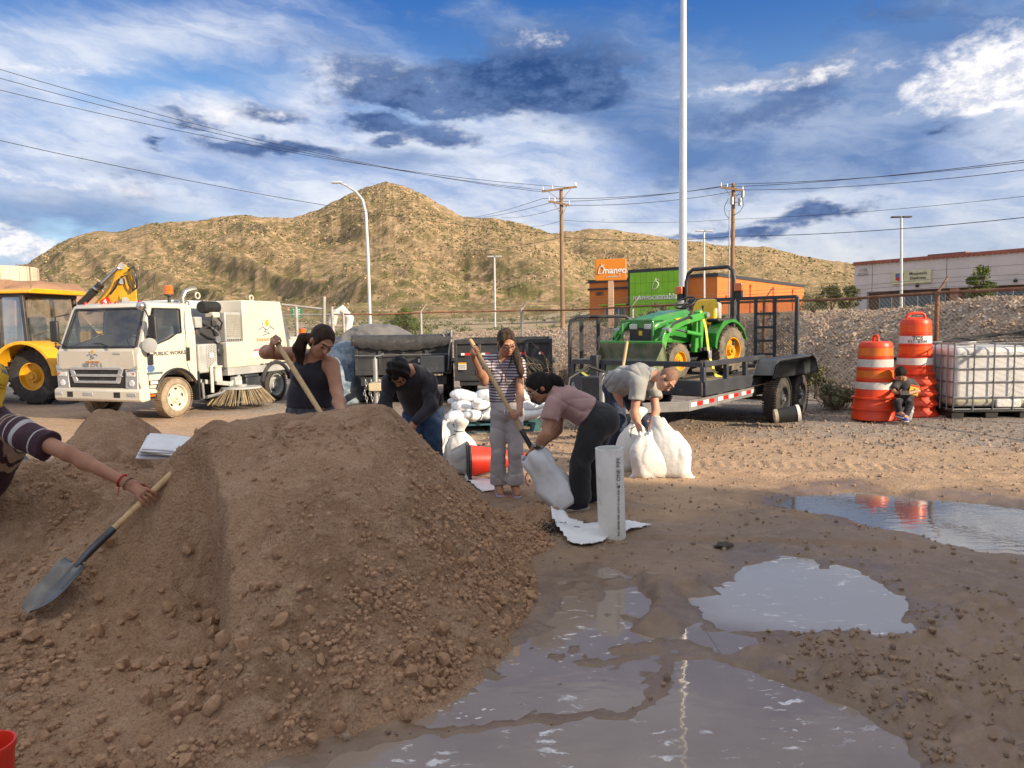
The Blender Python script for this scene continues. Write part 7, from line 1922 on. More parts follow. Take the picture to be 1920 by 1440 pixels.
for l in lay:
    k = rowsn[l[3]].index(l)
    T = thing('sandbag', f'small tied white sandbag on the pallet, {ordn[k]} from the left in the {spots[l[3]]}', 'sandbag', pz + Vector((l[0], l[1], l[2])), r.uniform(-.5, .5) + (math.pi / 2 if r.random() < .75 else 0) * (1 if r.random() < .5 else -1), 'sandbags stacked on the pallet')
    o = bpy.data.objects.new('sack_body', bag_me[r.randrange(4)]); link(o, T); o.rotation_euler = (r.uniform(-.15, .15), r.uniform(-.15, .15), 0); s_ = r.uniform(.92, 1.08); o.scale = (s_, s_, s_)

# shovels
def shovel(label, top, tip, up, grip=None, blade=True, L_blade=.29):
    """long-handled round-point shovel from the handle end to the blade tip; up = direction the blade's hollow faces"""
    top, tip = Vector(top), Vector(tip); d = (tip - top).normalized(); up = Vector(up); up = (up - d * up.dot(d)).normalized(); x = d.cross(up)
    T = thing('shovel', label, 'shovel', top); L = (tip - top).length
    b = MB(); e = L - L_blade - .20
    b.tube([d * s for s in (0, .012, .03, e * .4, e)], [.012, .0185, .0195, .0195, .0175], 14); b.build('handle', M_WOODH, T, smooth=60)
    b = MB(); b.tube([d * (e - .06), d * (e + .10), d * (e + .20) - up * .012], [.021, .021, .016], 14); b.build('socket', M_SOCKET, T, smooth=60)
    rows = []; n = 11
    for i in range(15):
        s = i / 14; y = e + .18 + L_blade * s
        w = .105 * (1 if s < .55 else math.sqrt(max(0, 1 - ((s - .55) / .47) ** 2)) ) * (1.0 if s > .08 else .75 + s * 3)
        row = []
        for j in range(n):
            u_ = -1 + 2 * j / (n - 1); z = -.012 + .038 * u_ * u_ * (1 - .4 * s) - .012 * math.sin(math.pi * s) + .018 * math.exp(-(u_ / .16) ** 2) * (1 - s) ** 1.5
            row.append(d * y + x * (w * u_) + up * z)
        rows.append(row)
    low = [[p - up * .003 for p in rw] for rw in rows]
    V = [p for rw in rows for p in rw] + [p for rw in low for p in rw]; F = []
    m_ = len(rows) * n
    for i in range(14):
        for j in range(n - 1):
            a = i * n + j; F += [(a, a + 1, a + n + 1, a + n), (m_ + a, m_ + a + n, m_ + a + n + 1, m_ + a + 1)]
    for i in range(14):
        for a in (i * n, i * n + n - 1): F.append((a, a + n, m_ + a + n, m_ + a))
    for j in range(n - 1):
        for a in (j, 14 * n + j): F.append((a, a + 1, m_ + a + 1, m_ + a))
    b = MB(); b.add(V, F); bl = b.build('blade', M_BLADE, T, smooth=45)
    b = MB()
    for sx in (-1, 1): b.tube([rows[0][0 if sx < 0 else n - 1], rows[0][2 if sx < 0 else n - 3]], .006, 6)
    each(b, 'footrest', M_BLADE, bl)
    return T
# left shovel resting on the dug face
SH1_TIP = P(44, 1152, 3.36); SH1_TOP = SH1_TIP + (P(322, 888, 4.10) - SH1_TIP).normalized() * 1.27
shovel('round-point shovel lying on the dug sand face at the left', SH1_TOP, SH1_TIP, (-.35, -.75, .55), L_blade=.30)
SH2_TOP = P(514, 634, 5.42); SH2_TIP = SH2_TOP + (P(602, 775, 5.04) - SH2_TOP).normalized() * 1.45
shovel('shovel driven into the pile by the woman in the black top', SH2_TOP, SH2_TIP, (0, -.5, .8))
SH3_TOP = P(881, 636, 6.20); SH3_TIP = SH3_TOP + (P(1000, 846, 5.95) - SH3_TOP).normalized() * 1.46
shovel('long shovel tipped into the open sack by the striped-shirt woman', SH3_TOP, SH3_TIP, (.6, -.5, .6))
SH4_TOP, SH4_TIP = P(1176, 640, 8.9), P(1150, 800, 8.6)
shovel('shovel standing against the trailer behind the man in grey', SH4_TOP, SH4_TIP, (0, -1, .2))
SH5_TOP, SH5_TIP = P(-110, 800, 5.9), P(52, 886, 5.6)
shovel('second shovel at the left edge resting on the older heap', SH5_TOP, SH5_TIP, (.2, -.8, .5))

# white pvc pipe standing on a flattened sack
pp = G(1148, 1010); Hp = 0.665
T = thing('white_pipe', 'short thick white plastic pipe standing upright on a flat sack', 'pipe', (pp.x, pp.y, .012))
b = MB(); b.lathe((0, 0, 0), (-.03, 0, 1), [(0, .092), (0, .100), (Hp - .004, .1005), (Hp, .099), (Hp, .091), (.02, .091)], 40, cap=False); b.build('tube', mat('scuffed_pvc', (.82, .80, .75), (.74, .72, .67), 5, .5, dirt=((.36, .29, .22), .32, 7), bump=.001, bscale=60), T, smooth=40)
for i, (txt, sz, zz) in enumerate((('6" ONE PIPE', .042, .50), ('PVC SEWER PIPE ASTM D-3034 SDR 35', .022, .22))):
    o = text_part('lettering', txt, sz, M_PRINTD, T, (.035, -.0965, zz), (math.radians(90), math.radians(-90), math.radians(20)), .0008)
def cloth(name, label, cat, outline, zfun, m, res=.02, thick=.004, seed=0):
    """flat sheet cut to an outline (world xy), draped by zfun"""
    xs_ = np.arange(min(p[0] for p in outline), max(p[0] for p in outline) + res, res); ys_ = np.arange(min(p[1] for p in outline), max(p[1] for p in outline) + res, res)
    X, Y = np.meshgrid(xs_, ys_); sd = poly_sd(X, Y, outline); Z = zfun(X, Y)
    F = grid_faces(len(xs_), len(ys_)); F = F[(sd.ravel()[F] < res * .5).all(1)]
    V = np.stack([X.ravel(), Y.ravel(), Z.ravel()], 1); u, inv = np.unique(F, return_inverse=True); F = inv.reshape(F.shape); V = V[u]; c = V.mean(0); c[2] = V[:, 2].min()
    T = thing(name, label, cat, tuple(c)); o = from_arrays('sheet', V - c, F, m, T)
    md = o.modifiers.new('thick', 'SOLIDIFY'); md.thickness = thick
    return T
def grd(X, Y): return np.maximum(ground_z(X, Y), full_pile(X, Y))
ol = [tuple(G(x, y)[:2]) for x, y in ((1034, 980), (1060, 974), (1100, 990), (1140, 985), (1222, 996), (1190, 1004), (1140, 1018), (1090, 1032), (1068, 1026), (1046, 1006))]
cloth('flat_sack', 'flattened white sack on the mud under the upright pipe', 'sack', ol, lambda X, Y: .018 + np.maximum(grd(X, Y), 0) + .02 * np.abs(fbm(X * 6, Y * 6, 2)) + .035 * np.exp(-((X - ol[0][0]) / .08) ** 2), M_BAGW)
ol2 = [tuple(G(x, y)[:2]) for x, y in ((870, 892), (925, 905), (928, 922), (905, 925), (876, 905))]
cloth('flat_sack', 'small flattened white sack on the ground at the striped-shirt woman', 'sack', ol2, lambda X, Y: .02 + grd(X, Y) + .012 * fbm(X * 7, Y * 7, 2), M_BAGW)
b = MB(); r = random.Random(8); c = G(1030, 1000)
for i in range(60): 
    p = c + Vector((r.gauss(0, .05), r.gauss(0, .06), .02 + .05 * r.random())); d = Vector((r.gauss(0, 1), r.gauss(0, 1), r.gauss(0, .5))).normalized()
    b.tube([p, p + d * .05, p + d * .08 + Vector((0, 0, -.03))], .003, 3)
o = b.build('tangled_strings', M_TIE); tag(o, 'tangle of black tie strings at the foot of the sand pile', 'string', kind='stuff')
# folded stack of empty sacks on the older heap
fc = P(305, 846, 6.5)
for i in range(5):
    T = thing('folded_sack', ('lowest', 'second lowest', 'middle', 'second highest', 'topmost')[i] + ' folded white sack in the neat stack on the small heap', 'sack', fc, 0, 'stack of folded sacks'); T.rotation_euler = (math.radians(22), math.radians(8), math.radians(14))
    n = 12; rows = []
    for j in range(n):
        x = -.19 + .36 * j / (n - 1); rows.append([Vector((x + .012 * i, y + .015 * math.sin(i * 2 + x * 9), .022 * i + .02 * math.sin(3 * x + i) * .5 + (.0 if k < 2 else .014))) for k, y in enumerate((-.14, .14, .14, -.14))])
    b = MB(); b.loft(rows); b.build('sack', M_BAGW, T, bevel=.004)

# traffic cone on its side
M_CONE = mat('fluorescent_orange_cone', (.80, .045, .02), (.72, .035, .015), 4, .45)
cq = G(898, 900); T = thing('traffic_cone', 'red-orange traffic cone lying on its side by the sacks', 'traffic cone', (cq.x, cq.y, .0), 0)
ax = Vector((.97, .16, .0)).normalized(); c0 = Vector((-.09, .10, .185))
b = MB(); b.lathe(c0, ax, [(0, .165), (.02, .16), (.30, .11), (.55, .06), (.70, .03), (.70, .001)], 28); b.build('cone', M_CONE, T, smooth=35)
d_, u_, w_ = basis(ax); b = MB(); rot = Matrix((u_, d_, w_)).transposed(); b.box(c0 - ax * .02, (.37, .03, .37), rot); b.build('base', M_BLACKP, T, bevel=.02)
# red plastic rim in the lower left corner
rq = P(2, 1420, 2.15); T = thing('orange_bucket', 'bright red-orange plastic bucket cut off by the lower left corner', 'bucket', (rq.x - .045, rq.y, -0.012))
hh = P(2, 1388, 2.15).z
b = MB(); b.lathe((0, 0, 0), (0, 0, 1), [(0, .055), (hh - .03, .075), (hh - .02, .08), (hh, .08), (hh, .074), (.01, .052)], 32); b.build('wall', M_CONE, T, smooth=40)
# black and white bucket on its side
bq = G(1484, 806); T = thing('tipped_bucket', 'black bucket with white mouth lying on the gravel', 'bucket', (bq.x, bq.y + .1, .06), 0)
ax = Vector((.9, -.15, .12)).normalized(); c0 = Vector((-.14, .06, .125))
b = MB(); b.lathe(c0, ax, [(0, .001), (0, .105), (.26, .122), (.26, .126), (.30, .126), (.30, .118), (.03, .10), (.03, .001)], 28); bk = b.build('wall', M_BLACKP, T, smooth=40)
b = MB(); b.lathe(c0, ax, [(.255, .123), (.255, .131), (.30, .131), (.302, .119)], 28, cap=False); b.build('rim', M_WTAPE, T, smooth=40)
b = MB(); b.lathe(c0, ax, [(-.06, .03), (-.05, .10), (-.002, .104), (-.001, .02)], 20); b.build('spilled_paste', mat('cream_paste', (.62, .54, .40), (.5, .43, .31), 12, .7, bump=.01, bscale=30), T, smooth=60)
def clodlike(label, x, y, s, m, seed, name='dirt_clod'):
    q = G(x, y); o = MB().ico((0, 0, s * .5), s, 2, .35, (1.3, 1, .6), seed).build(name, m, None, smooth=60); o.location = (q.x, q.y, gz(q.x, q.y)); tag(o, label, 'clod')
clodlike('dark wet clod alone on the mud right of the pipe', 1357, 1030, .045, mat('dark_clod', (.07, .055, .045), None, 20, .8, bump=.01, bscale=40), 3)
o = MB().tube([G(1588, 905) + Vector((0, 0, .02)), G(1600, 912) + Vector((0, 0, .02)), G(1660, 913) + Vector((0, 0, .02)), G(1712, 911) + Vector((0, 0, .02)), G(1690, 905) + Vector((0, 0, .02))], .008, 5).build('strap', mat('tan_strap', (.34, .27, .19), None, 9, .8), None, smooth=60); tag(o, 'tan strap lying on the ground behind the far puddle', 'strap')

# ------------------------------------------------------------------ drums
M_DRUM = mat('orange_drum_plastic', (.74, .065, .014), (.66, .05, .012), 3, .42, dirt=((.35, .10, .05), .18, 6))
M_DBAND = mat('orange_sheeting', (.72, .18, .02), (.62, .14, .015), 5, .4, dirt=((.30, .14, .05), .25, 14))
M_DBAND2 = mat('fresh_orange_sheeting', (.78, .10, .015), (.70, .08, .012), 30, .35)
M_WBAND = mat('white_sheeting', (.62, .60, .57), (.52, .50, .48), 8, .4, dirt=((.16, .09, .09), .30, 12))
M_WBAND2 = mat('clean_white_sheeting', (.70, .69, .66), (.62, .61, .58), 30, .4)
def drum_stack(label, base, fresh, levels, rz):
    """nested construction barrels: top one whole, the skirts of those below showing"""
    T = thing('construction_drum', 'whole top drum of the ' + label, 'traffic drum', base, rz, 'stacked orange construction drums')
    n = 40; ords = ['lowest', 'second lowest', 'middle', 'second highest']
    for i in range(levels):
        z0 = i * .165; b = MB(); R0 = .318 - .012 * i; Tn = thing('construction_drum', ords[i] + ' nested drum, only its orange skirt showing, in the ' + label.split(' with')[0], 'traffic drum', base, rz, 'stacked orange construction drums')
        b.lathe((0, 0, z0), (0, 0, 1), [(0, R0), (.03, R0 * 1.0), (.05, R0 * .975), (.15, R0 * .95), (.155, R0 * 1.04), (.175, R0 * 1.04), (.18, R0 * .93)], n); sk = b.build('skirt', M_DRUM, Tn, smooth=30)
        if fresh:
            b = MB()
            b.lathe((0, 0, z0), (0, 0, 1), [(.002, R0 * .98), (.002, R0 * 1.12), (.02, R0 * 1.13), (.05, R0 * 1.06), (.09, R0 * .985)], n, cap=False); b.build('tyre_ring', M_DRUM, sk, smooth=40)
    z0 = levels * .165; R0 = .318 - .012 * levels
    H = .86
    prof = [(0, R0 * .94), (.26, R0 * .90), (.265, R0 * .93), (.285, R0 * .93), (.29, R0 * .865), (.43, R0 * .85), (.435, R0 * .875), (.45, R0 * .875), (.455, R0 * .835), (.60, R0 * .82), (.605, R0 * .845), (.62, R0 * .845), (.625, R0 * .81), (.76, R0 * .80), (.80, R0 * .79), (.835, R0 * .72), (.845, R0 * .6), (.845, .001)]
    b = MB(); b.lathe((0, 0, z0), (0, 0, 1), prof, n); body = b.build('drum', M_DRUM, T, smooth=30)
    for zb, m, rr_ in ((.30, M_DBAND2 if fresh else M_DBAND, .862), (.465, M_WBAND2 if fresh else M_WBAND, .832), (.635, M_DBAND2 if fresh else M_DBAND, .807)):
        b = MB(); b.lathe((0, 0, z0), (0, 0, 1), [(zb, R0 * rr_ + .004), (zb + .115, R0 * (rr_ - .012) + .004)], n, cap=False); b.build('reflective_band', m, T, smooth=60)
    zb = .155; b = MB(); b.lathe((0, 0, z0), (0, 0, 1), [(zb - .02, R0 * .921 + .004), (zb + .085, R0 * .912 + .004)], n, cap=False); b.build('reflective_band', M_WBAND2 if fresh else M_WBAND, T, smooth=60)
    b = MB(); zt = z0 + .845
    if fresh:
        b.tube([(-.14, 0, zt - .02), (-.12, 0, zt + .06), (-.09, 0, zt + .085), (.09, 0, zt + .085), (.12, 0, zt + .06), (.14, 0, zt - .02)], .022, 8)
        b.box((0, 0, zt + .005), (.2, .06, .03))
    else: b.tube([(0, -.08, zt - .02), (0, -.06, zt + .07), (0, -.03, zt + .09), (0, .03, zt + .09), (0, .06, zt + .07), (0, .08, zt - .02)], .022, 8)
    b.build('handle', M_DRUM, T, smooth=50)
    return T, z0, R0
dl = P(1629, 789, 10.9); D1, z1, r1 = drum_stack('left shorter drum stack with scuffed dirty bands', (dl.x, 10.75, .06), False, 2, 0)
dr = P(1712, 783, 11.1); D2, z2, r2 = drum_stack('right taller drum stack with black lettering behind the boy', (dr.x, 11.1, .06), True, 4, -.12)
def wrap_text(T, txt, size, z, R, a0, m):
    # letters set one by one round the drum
    wdt = size * .62
    for i, ch in enumerate(txt):
        if ch == ' ': continue
        a = a0 + (i - len(txt) / 2 + .5) * wdt / R
        text_part('letter', ch, size, m, T, (R * math.cos(a), R * math.sin(a), z), (math.radians(90), 0, a + math.pi / 2), .001, bold=.001)
wrap_text(D2, 'TCS', .085, z2 + .465 + .080, r2 * .824 + .006, math.radians(-104), M_PRINTD)
wrap_text(D2, '921-0300', .058, z2 + .465 + .028, r2 * .829 + .006, math.radians(-104), M_PRINTD)

# ------------------------------------------------------------------ caged water tote
def build_tote():
    q = P(1826, 780, 11.0)
    T = thing('caged_water_tote', 'white plastic liquid tote in a grey wire cage on a black pallet', 'water tote', (q.x, 11.05, .05), math.radians(-3)); W, Dp, H = 1.24, 1.0, 1.13
    k = .98; W *= .93
    M_TOTE = mat('translucent_white_plastic', (.72, .71, .70), (.64, .63, .61), 2, .35, dirt=((.5, .46, .38), .12, 3))
    m_ = M_TOTE.node_tree; m_.nodes['Principled BSDF'].inputs['Subsurface Weight'].default_value = .0
    b = MB(); b.bx(-W / 2 + .03, W / 2 - .03, -Dp / 2 + .03, Dp / 2 - .03, .17, H - .04); b.build('bottle', M_TOTE, T, bevel=.09, seg=4)
    b = MB(); b.cyl((-.1, 0, H - .05), (-.1, 0, H + .02), .11, n=20); b.build('lid', M_WTAPE, T, smooth=40)
    b = MB(); b.bx(-W / 2 + .025, W / 2 - .025, -Dp / 2 + .026, Dp / 2 - .026, .18, .36); b.build('liquid_level', mat('yellowed_liquid', (.56, .53, .40), None, 2, .35), T, bevel=.085, seg=4)
    b = MB(); b.bx(.05, .42, -Dp / 2 - .012, -Dp / 2 + .03, .17, .30); b.build('outlet_moulding', M_WTAPE, T, bevel=.03)
    M_CAGE = mat('grey_cage_tube', (.26, .265, .275), (.20, .205, .215), 5, .4, metal=.6)
    for z in (.15, .33, .56, .76, .95, H):
        b = MB(); x, y = W / 2, Dp / 2; b.tube([(-x, -y, z), (x, -y, z), (x, y, z), (-x, y, z), (-x, -y, z)], .011, 6); b.build('cage_hoop', M_CAGE, T, smooth=50)
    for x in np.linspace(-W / 2, W / 2, 5):
        for y in (-Dp / 2 - .012, Dp / 2 + .012):
            b = MB(); b.cyl((x, y, .13), (x, y, H), .011, n=6); b.build('cage_bar', M_CAGE, T, smooth=50)
    for y in np.linspace(-Dp / 2 + .14, Dp / 2 - .14, 5):
        for x in (-W / 2 - .012, W / 2 + .012):
            b = MB(); b.cyl((x, y, .13), (x, y, H), .011, n=6); b.build('cage_bar', M_CAGE, T, smooth=50)
    b = MB(); b.bx(-W / 2 - .02, W / 2 + .02, -Dp / 2 - .02, Dp / 2 + .02, .105, .135)
    for x in (-W / 2 + .08, 0, W / 2 - .08): b.bx(x - .09, x + .09, -Dp / 2, Dp / 2, 0, .104)
    b.build('pallet_base', M_BLACKP, T, bevel=.008)
    h = thing('coiled_hose', 'black hose and cables lying over the caged tote', 'hose', (q.x + .2, 11.05, H + .07))
    b = MB()
    for k_ in range(4): b.tube([(-.75 + .05 * k_, -.1 + .05 * k_, .01), (-.3, -.2 + .1 * k_, .02 + .02 * k_), (.1, -.15 + .08 * k_, .05 + .07 * math.sin(k_)), (.38, -.25, .06 + .03 * k_), (.47 + .06 * k_, -.3, -.02), (.50 + .05 * k_, -.35, -.4), (.47 + .06 * k_, -.38, -.8 - .05 * k_), (.62, -.36, -.9), (.75, -.3, -.75)], .014, 6)
    each(b, 'hose_loop', M_BLACKP, h, smooth=60)
    # white drum and clutter behind / beside
    t2 = thing('white_barrel', 'cream plastic barrel with black lid between the drum stacks', 'barrel', (P(1668, 730, 11.6).x, 11.7, .05))
    b = MB(); b.lathe((0, 0, 0), (0, 0, 1), [(0, .27), (.3, .29), (.32, .30), (.34, .29), (.62, .29), (.64, .30), (.66, .29), (.86, .27)], 28); b.build('wall', mat('cream_plastic', (.66, .62, .50), None, 3, .5), t2, smooth=40)
    b = MB(); b.cyl((0, 0, .861), (0, 0, .90), .285, n=28); b.build('lid', M_BLACKP, t2, smooth=40)
    c = G(1912, 775); t3 = thing('plastic_litter', 'heap of crumpled plastic sheeting right of the caged tote', 'litter', (c.x + .1, c.y + .25, .05))
    S = SDF((-.4, -.3, -.02), (.4, .3, .42), .014)
    for k_ in range(9):
        r_ = random.Random(k_); S.ell((r_.uniform(-.25, .25), r_.uniform(-.18, .18), .06 + .22 * r_.random()), (.13, .1, .05 + .05 * r_.random()), None, .03)
    S.folds(.03, 40, [(1, 0, .4), (0, 1, .3), (.5, .5, 1)], 3); S.build('sheeting', mat('crumpled_plastic', (.42, .42, .42), (.16, .16, .17), 7, .3), t3)
build_tote()
# tarp-covered loads behind the trailers
def tarp_heap(label, cx_, d, parts, m, seed, h=.03, tie=True):
    T = thing('tarp_covered_load', label, 'tarp', (cx_, d, 0))
    lo = np.array([min(p[0] - p[3] for p in parts) - .1, min(p[1] - p[4] for p in parts) - .1, -.02]); hi = np.array([max(p[0] + p[3] for p in parts) + .1, max(p[1] + p[4] for p in parts) + .1, max(p[2] + p[5] for p in parts) + .15])
    S = SDF(lo, hi, h)
    for x, y, z, rx, ry, rz_ in parts: S.ell((x, y, z), (rx, ry, rz_), None, .35)
    S.folds(.06, 9, [(1, .2, .5), (.4, 1, -.3), (.8, -.5, .2)], seed); S.folds(.02, 24, [(1, .3, .3), (.3, .2, 1)], seed + 1)
    S.cutplane((0, 0, 0), (0, 0, -1)); S.build('tarp', m, T)
M_TARPG = mat('grey_tarpaulin', (.13, .125, .12), (.18, .17, .16), 2, .6, bump=.03, bscale=5, dirt=((.36, .33, .28), .22, 2.5))
M_TARPB = mat('faded_blue_tarpaulin', (.10, .155, .22), (.28, .34, .40), 3.5, .5, bump=.03, bscale=7, lo=.45, hi=.6)
d = 17.5; c = P(712, 640, d); tarp_heap('dark grey tarp pulled over a rounded load behind the dump trailer', c.x, d, [(-.1, 0, .75, 1.15, .9, .92), (-.7, 0, .55, .7, .8, .7), (.55, .1, .6, .7, .8, .75)], M_TARPG, 1)
d = 14.9; c = P(640, 700, d); tarp_heap('faded blue tarp over a load left of the dump trailer', c.x, d, [(0, .1, .5, .5, .7, .72), (-.35, .1, .35, .5, .6, .5), (.15, .2, .8, .35, .5, .4)], M_TARPB, 2)
b = MB(); q = P(645, 602, 23.5); b.tube([(0, 0, 0), (.1, 0, .35), (.35, 0, .5), (.6, 0, .2), (.5, 0, -.2)], .14, 10); o = b.build('white_duct', M_WTAPE, None, smooth=60); o.location = q - Vector((.4, 0, .1)); tag(o, 'bent white duct behind the fence left of the grey tarp', 'duct')
# ------------------------------------------------------------------ people
def skin_mat(name, c1, c2):
    m = mat(name, c1, c2, 9, .5, bump=.0008, bscale=160)
    b = m.node_tree.nodes['Principled BSDF']; b.inputs['Subsurface Weight'].default_value = .12; b.inputs['Subsurface Radius'].default_value = (.012, .005, .003); b.inputs['Specular IOR Level'].default_value = .35
    return m
M_SK1 = skin_mat('tan_skin', (.47, .245, .15), (.42, .21, .125)); M_SK2 = skin_mat('fair_skin', (.56, .31, .215), (.52, .26, .17)); M_SK3 = skin_mat('weathered_skin', (.43, .215, .135), (.36, .165, .10))
M_HAIRB = mat('black_hair', (.010, .008, .007), (.022, .016, .012), 3, .6, bump=.012, bscale=50, stretch=(9, 9, 1.5), spec=.25); M_HAIRD = mat('dark_brown_hair', (.030, .017, .011), (.065, .036, .02), 3, .55, bump=.012, bscale=50, stretch=(9, 9, 1.5), spec=.25)
M_HAIRL = mat('highlighted_hair', (.035, .021, .013), (.10, .062, .036), 4, .55, bump=.012, bscale=50, stretch=(12, 12, 1.2), spec=.25); M_STUB = mat('cropped_hair', (.16, .085, .055), (.27, .14, .09), 60, .7)
M_LIP = mat('lip', (.40, .13, .10), None, 20, .4); M_EYE = mat('dark_lash', (.012, .009, .008), None, 20, .5); M_BROW = mat('dark_brow', (.02, .013, .01), None, 20, .7)
def fabric(name, c1, c2=None, bump=.0025, rough=.85, scale=5): return mat(name, c1, c2, scale, rough, bump=bump, bscale=90, sheen=.15)
V3 = Vector
def orth(v, a): v = V3(v); a = V3(a).normalized(); return (v - a * v.dot(a)).normalized()

def hand(S, wr, d, nrm, side, scale=1.0, curl=(.5, .7, .5), spread=.0, k=.008):
    """wrist, pointing direction, palm direction, side=+1/-1 for the thumb side along w"""
    d = V3(d).normalized(); nrm = orth(nrm, d); w = d.cross(nrm); s = scale
    pk = wr + d * (.085 * s)
    S.cone(wr - d * .02, pk, .017 * s, .0145 * s, k, flat=(w, 2.05))
    for i, (off, ln) in enumerate(((-.031, .8), (-.0105, .97), (.0105, 1.0), (.031, .92))):
        off *= side; p = wr + d * (.083 * s) + w * (off * s); dirv = (d + w * (spread * off * 12)).normalized(); a = 0
        r = .0088 * s
        for j, L in enumerate((.042, .027, .021)):
            a += curl[j]; dd = (dirv * math.cos(a) + nrm * math.sin(a)).normalized(); q = p + dd * (L * ln * s)
            S.cone(p, q, r, r * .9, .003 if j else .006); p = q; r *= .92
    p = wr + d * (.02 * s) + w * (side * .026 * s); dd = (d * .62 + w * (side * .55) + nrm * .45).normalized(); r = .0115 * s
    for j, L in enumerate((.042, .03, .024)):
        q = p + dd * (L * s); S.cone(p, q, r, r * .88, .007 if j == 0 else .003); p = q; r *= .9; dd = (dd + d * .35 + nrm * .25 - w * (side * .35)).normalized()

def head(S, c, f, u, s=1.0, ears=True):
    f = V3(f).normalized(); u = orth(u, f); l = u.cross(f); R = [tuple(l), tuple(f), tuple(u)]
    at = lambda a, b, cc: c + l * (a * s) + f * (b * s) + u * (cc * s)
    S.ell(at(0, -.012, .02), (.074 * s, .094 * s, .092 * s), R, .02)
    S.ell(at(0, .025, -.045), (.056 * s, .062 * s, .068 * s), R, .03)
    S.ell(at(0, .048, -.085), (.026 * s, .026 * s, .022 * s), R, .025)            # chin
    S.cone(at(0, .082, .018), at(0, .104, -.022), .008 * s, .0135 * s, .012)       # nose
    for sx in (-1, 1):
        S.ell(at(sx * .030, .088, .012), (.017 * s, .012 * s, .012 * s), R, .010, 's')
        S.ell(at(sx * .031, .074, .010), (.0125 * s, .0105 * s, .010 * s), R, .004)
        S.ell(at(sx * .036, .055, -.022), (.024 * s, .022 * s, .024 * s), R, .02)  # cheeks
        S.cone(at(sx * .012, .090, .034), at(sx * .045, .074, .034), .007 * s, .006 * s, .012)
        S.ell(at(sx * .011, .099, -.024), (.008 * s, .009 * s, .007 * s), R, .006)
        if ears: S.ell(at(sx * .077, -.008, -.005), (.010 * s, .018 * s, .031 * s), R, .008)
    S.ell(at(0, .083, -.052), (.022 * s, .010 * s, .010 * s), R, .008)
    return at, R
def face_bits(T, at, R, s, o, brow=M_BROW):
    for sx in (-1, 1):
        b = MB(); b.tube([at(sx * .020, .0865, .006) - o, at(sx * .031, .0875, .002) - o, at(sx * .043, .080, .007) - o], [.0028 * s, .0038 * s, .0025 * s], 6); b.build('eyelash', M_EYE, T, smooth=60)
        b = MB(); b.tube([at(sx * .014, .100, .034) - o, at(sx * .030, .0965, .041) - o, at(sx * .048, .082, .036) - o], [.003 * s, .0034 * s, .002 * s], 6); b.build('eyebrow', brow, T, smooth=60)
    b = MB(); b.tube([at(-.022, .086, -.052) - o, at(-.008, .0945, -.050) - o, at(.008, .0945, -.050) - o, at(.022, .086, -.052) - o], [.003 * s, .0062 * s, .0062 * s, .003 * s], 8); b.build('lips', M_LIP, T, smooth=60)
def glasses(T, at, o, m, s=1.0, r=.024):
    b = MB()
    for sx in (-1, 1): b.tube([at(sx * .032 + 1.12 * r * math.cos(a), .103 - .25 * abs(r * math.cos(a) + sx * .01), .006 + r * .85 * math.sin(a)) - o for a in np.linspace(0, 6.283, 17)], .0024 * s, 5)
    b.tube([at(-.008, .106, .010) - o, at(.008, .106, .010) - o], .002, 5)
    for sx in (-1, 1): b.tube([at(sx * .060, .097, .012) - o, at(sx * .078, .05, .010) - o, at(sx * .081, -.012, .006) - o], .0022 * s, 5)
    b.build('glasses', m, T, smooth=60)

def bounds(pts, pad): 
    A = np.array([tuple(p) for p in pts]); return A.min(0) - pad, A.max(0) + pad
def build_person(label, base, J, skin, h=.008, girth=1.0, limb=1.0, hs=1.0, hands=(), nude=None, name='person', torso=(.112, .098, .112), flat=1.42):
    """J: joint -> point. Returns the Empty, the head frame and a function that starts a garment"""
    base = V3(base); T = thing(name, label, 'person', base)
    lo, hi = bounds([v for k_, v in J.items() if k_ not in ('face', 'crown')], .24); lo[2] = max(lo[2], base.z - .03)
    S = SDF(lo, hi, h); g_, l_ = girth, limb
    latS = (J['shB'] - J['shA']).normalized(); latH = (J['hpB'] - J['hpA']).normalized()
    S.cone(J['hip'], J['waist'], torso[0] * g_, torso[1] * g_, .05, flat=(latH, flat)); S.cone(J['waist'], J['chest'], torso[1] * g_, torso[2] * g_, .05, flat=(latS, flat))
    S.cone(J['shA'].lerp(J['shB'], .12), J['shA'].lerp(J['shB'], .88), .056 * l_, .056 * l_, .05)
    S.cone(J['chest'], J['neck'], torso[2] * g_ * .8, .05 * hs, .06, flat=(latS, 1.3))
    S.cone(J['neck'], J['head'] - V3(J['face']).normalized() * .02 * hs, .052 * hs, .05 * hs, .03)
    for s_ in 'AB':
        S.chain([J['sh' + s_], J['el' + s_], J['wr' + s_]], [.050 * l_, .040 * l_, .027 * (l_ * .5 + .5)], .02)
        S.ell(J['el' + s_].lerp(J['wr' + s_], .28), (.042 * l_,) * 3, None, .03)
        S.chain([J['hp' + s_], J['kn' + s_], J['an' + s_]], [.088 * l_, .058 * l_, .040 * l_], .04)
        S.cone(J['an' + s_], J['toe' + s_], .04, .03, .02)
    at, R = head(S, J['head'], J['face'], J['crown'], hs)
    for hd in hands: hand(S, *hd[0], **hd[1])
    S.build('body', skin, T, base)
    face_bits(T, at, R, hs, base)
    def garment(pts, pad=.2, h2=None):
        lo, hi = bounds(pts, pad); return SDF(lo, hi, h2 or .009)
    return T, at, R, garment, S
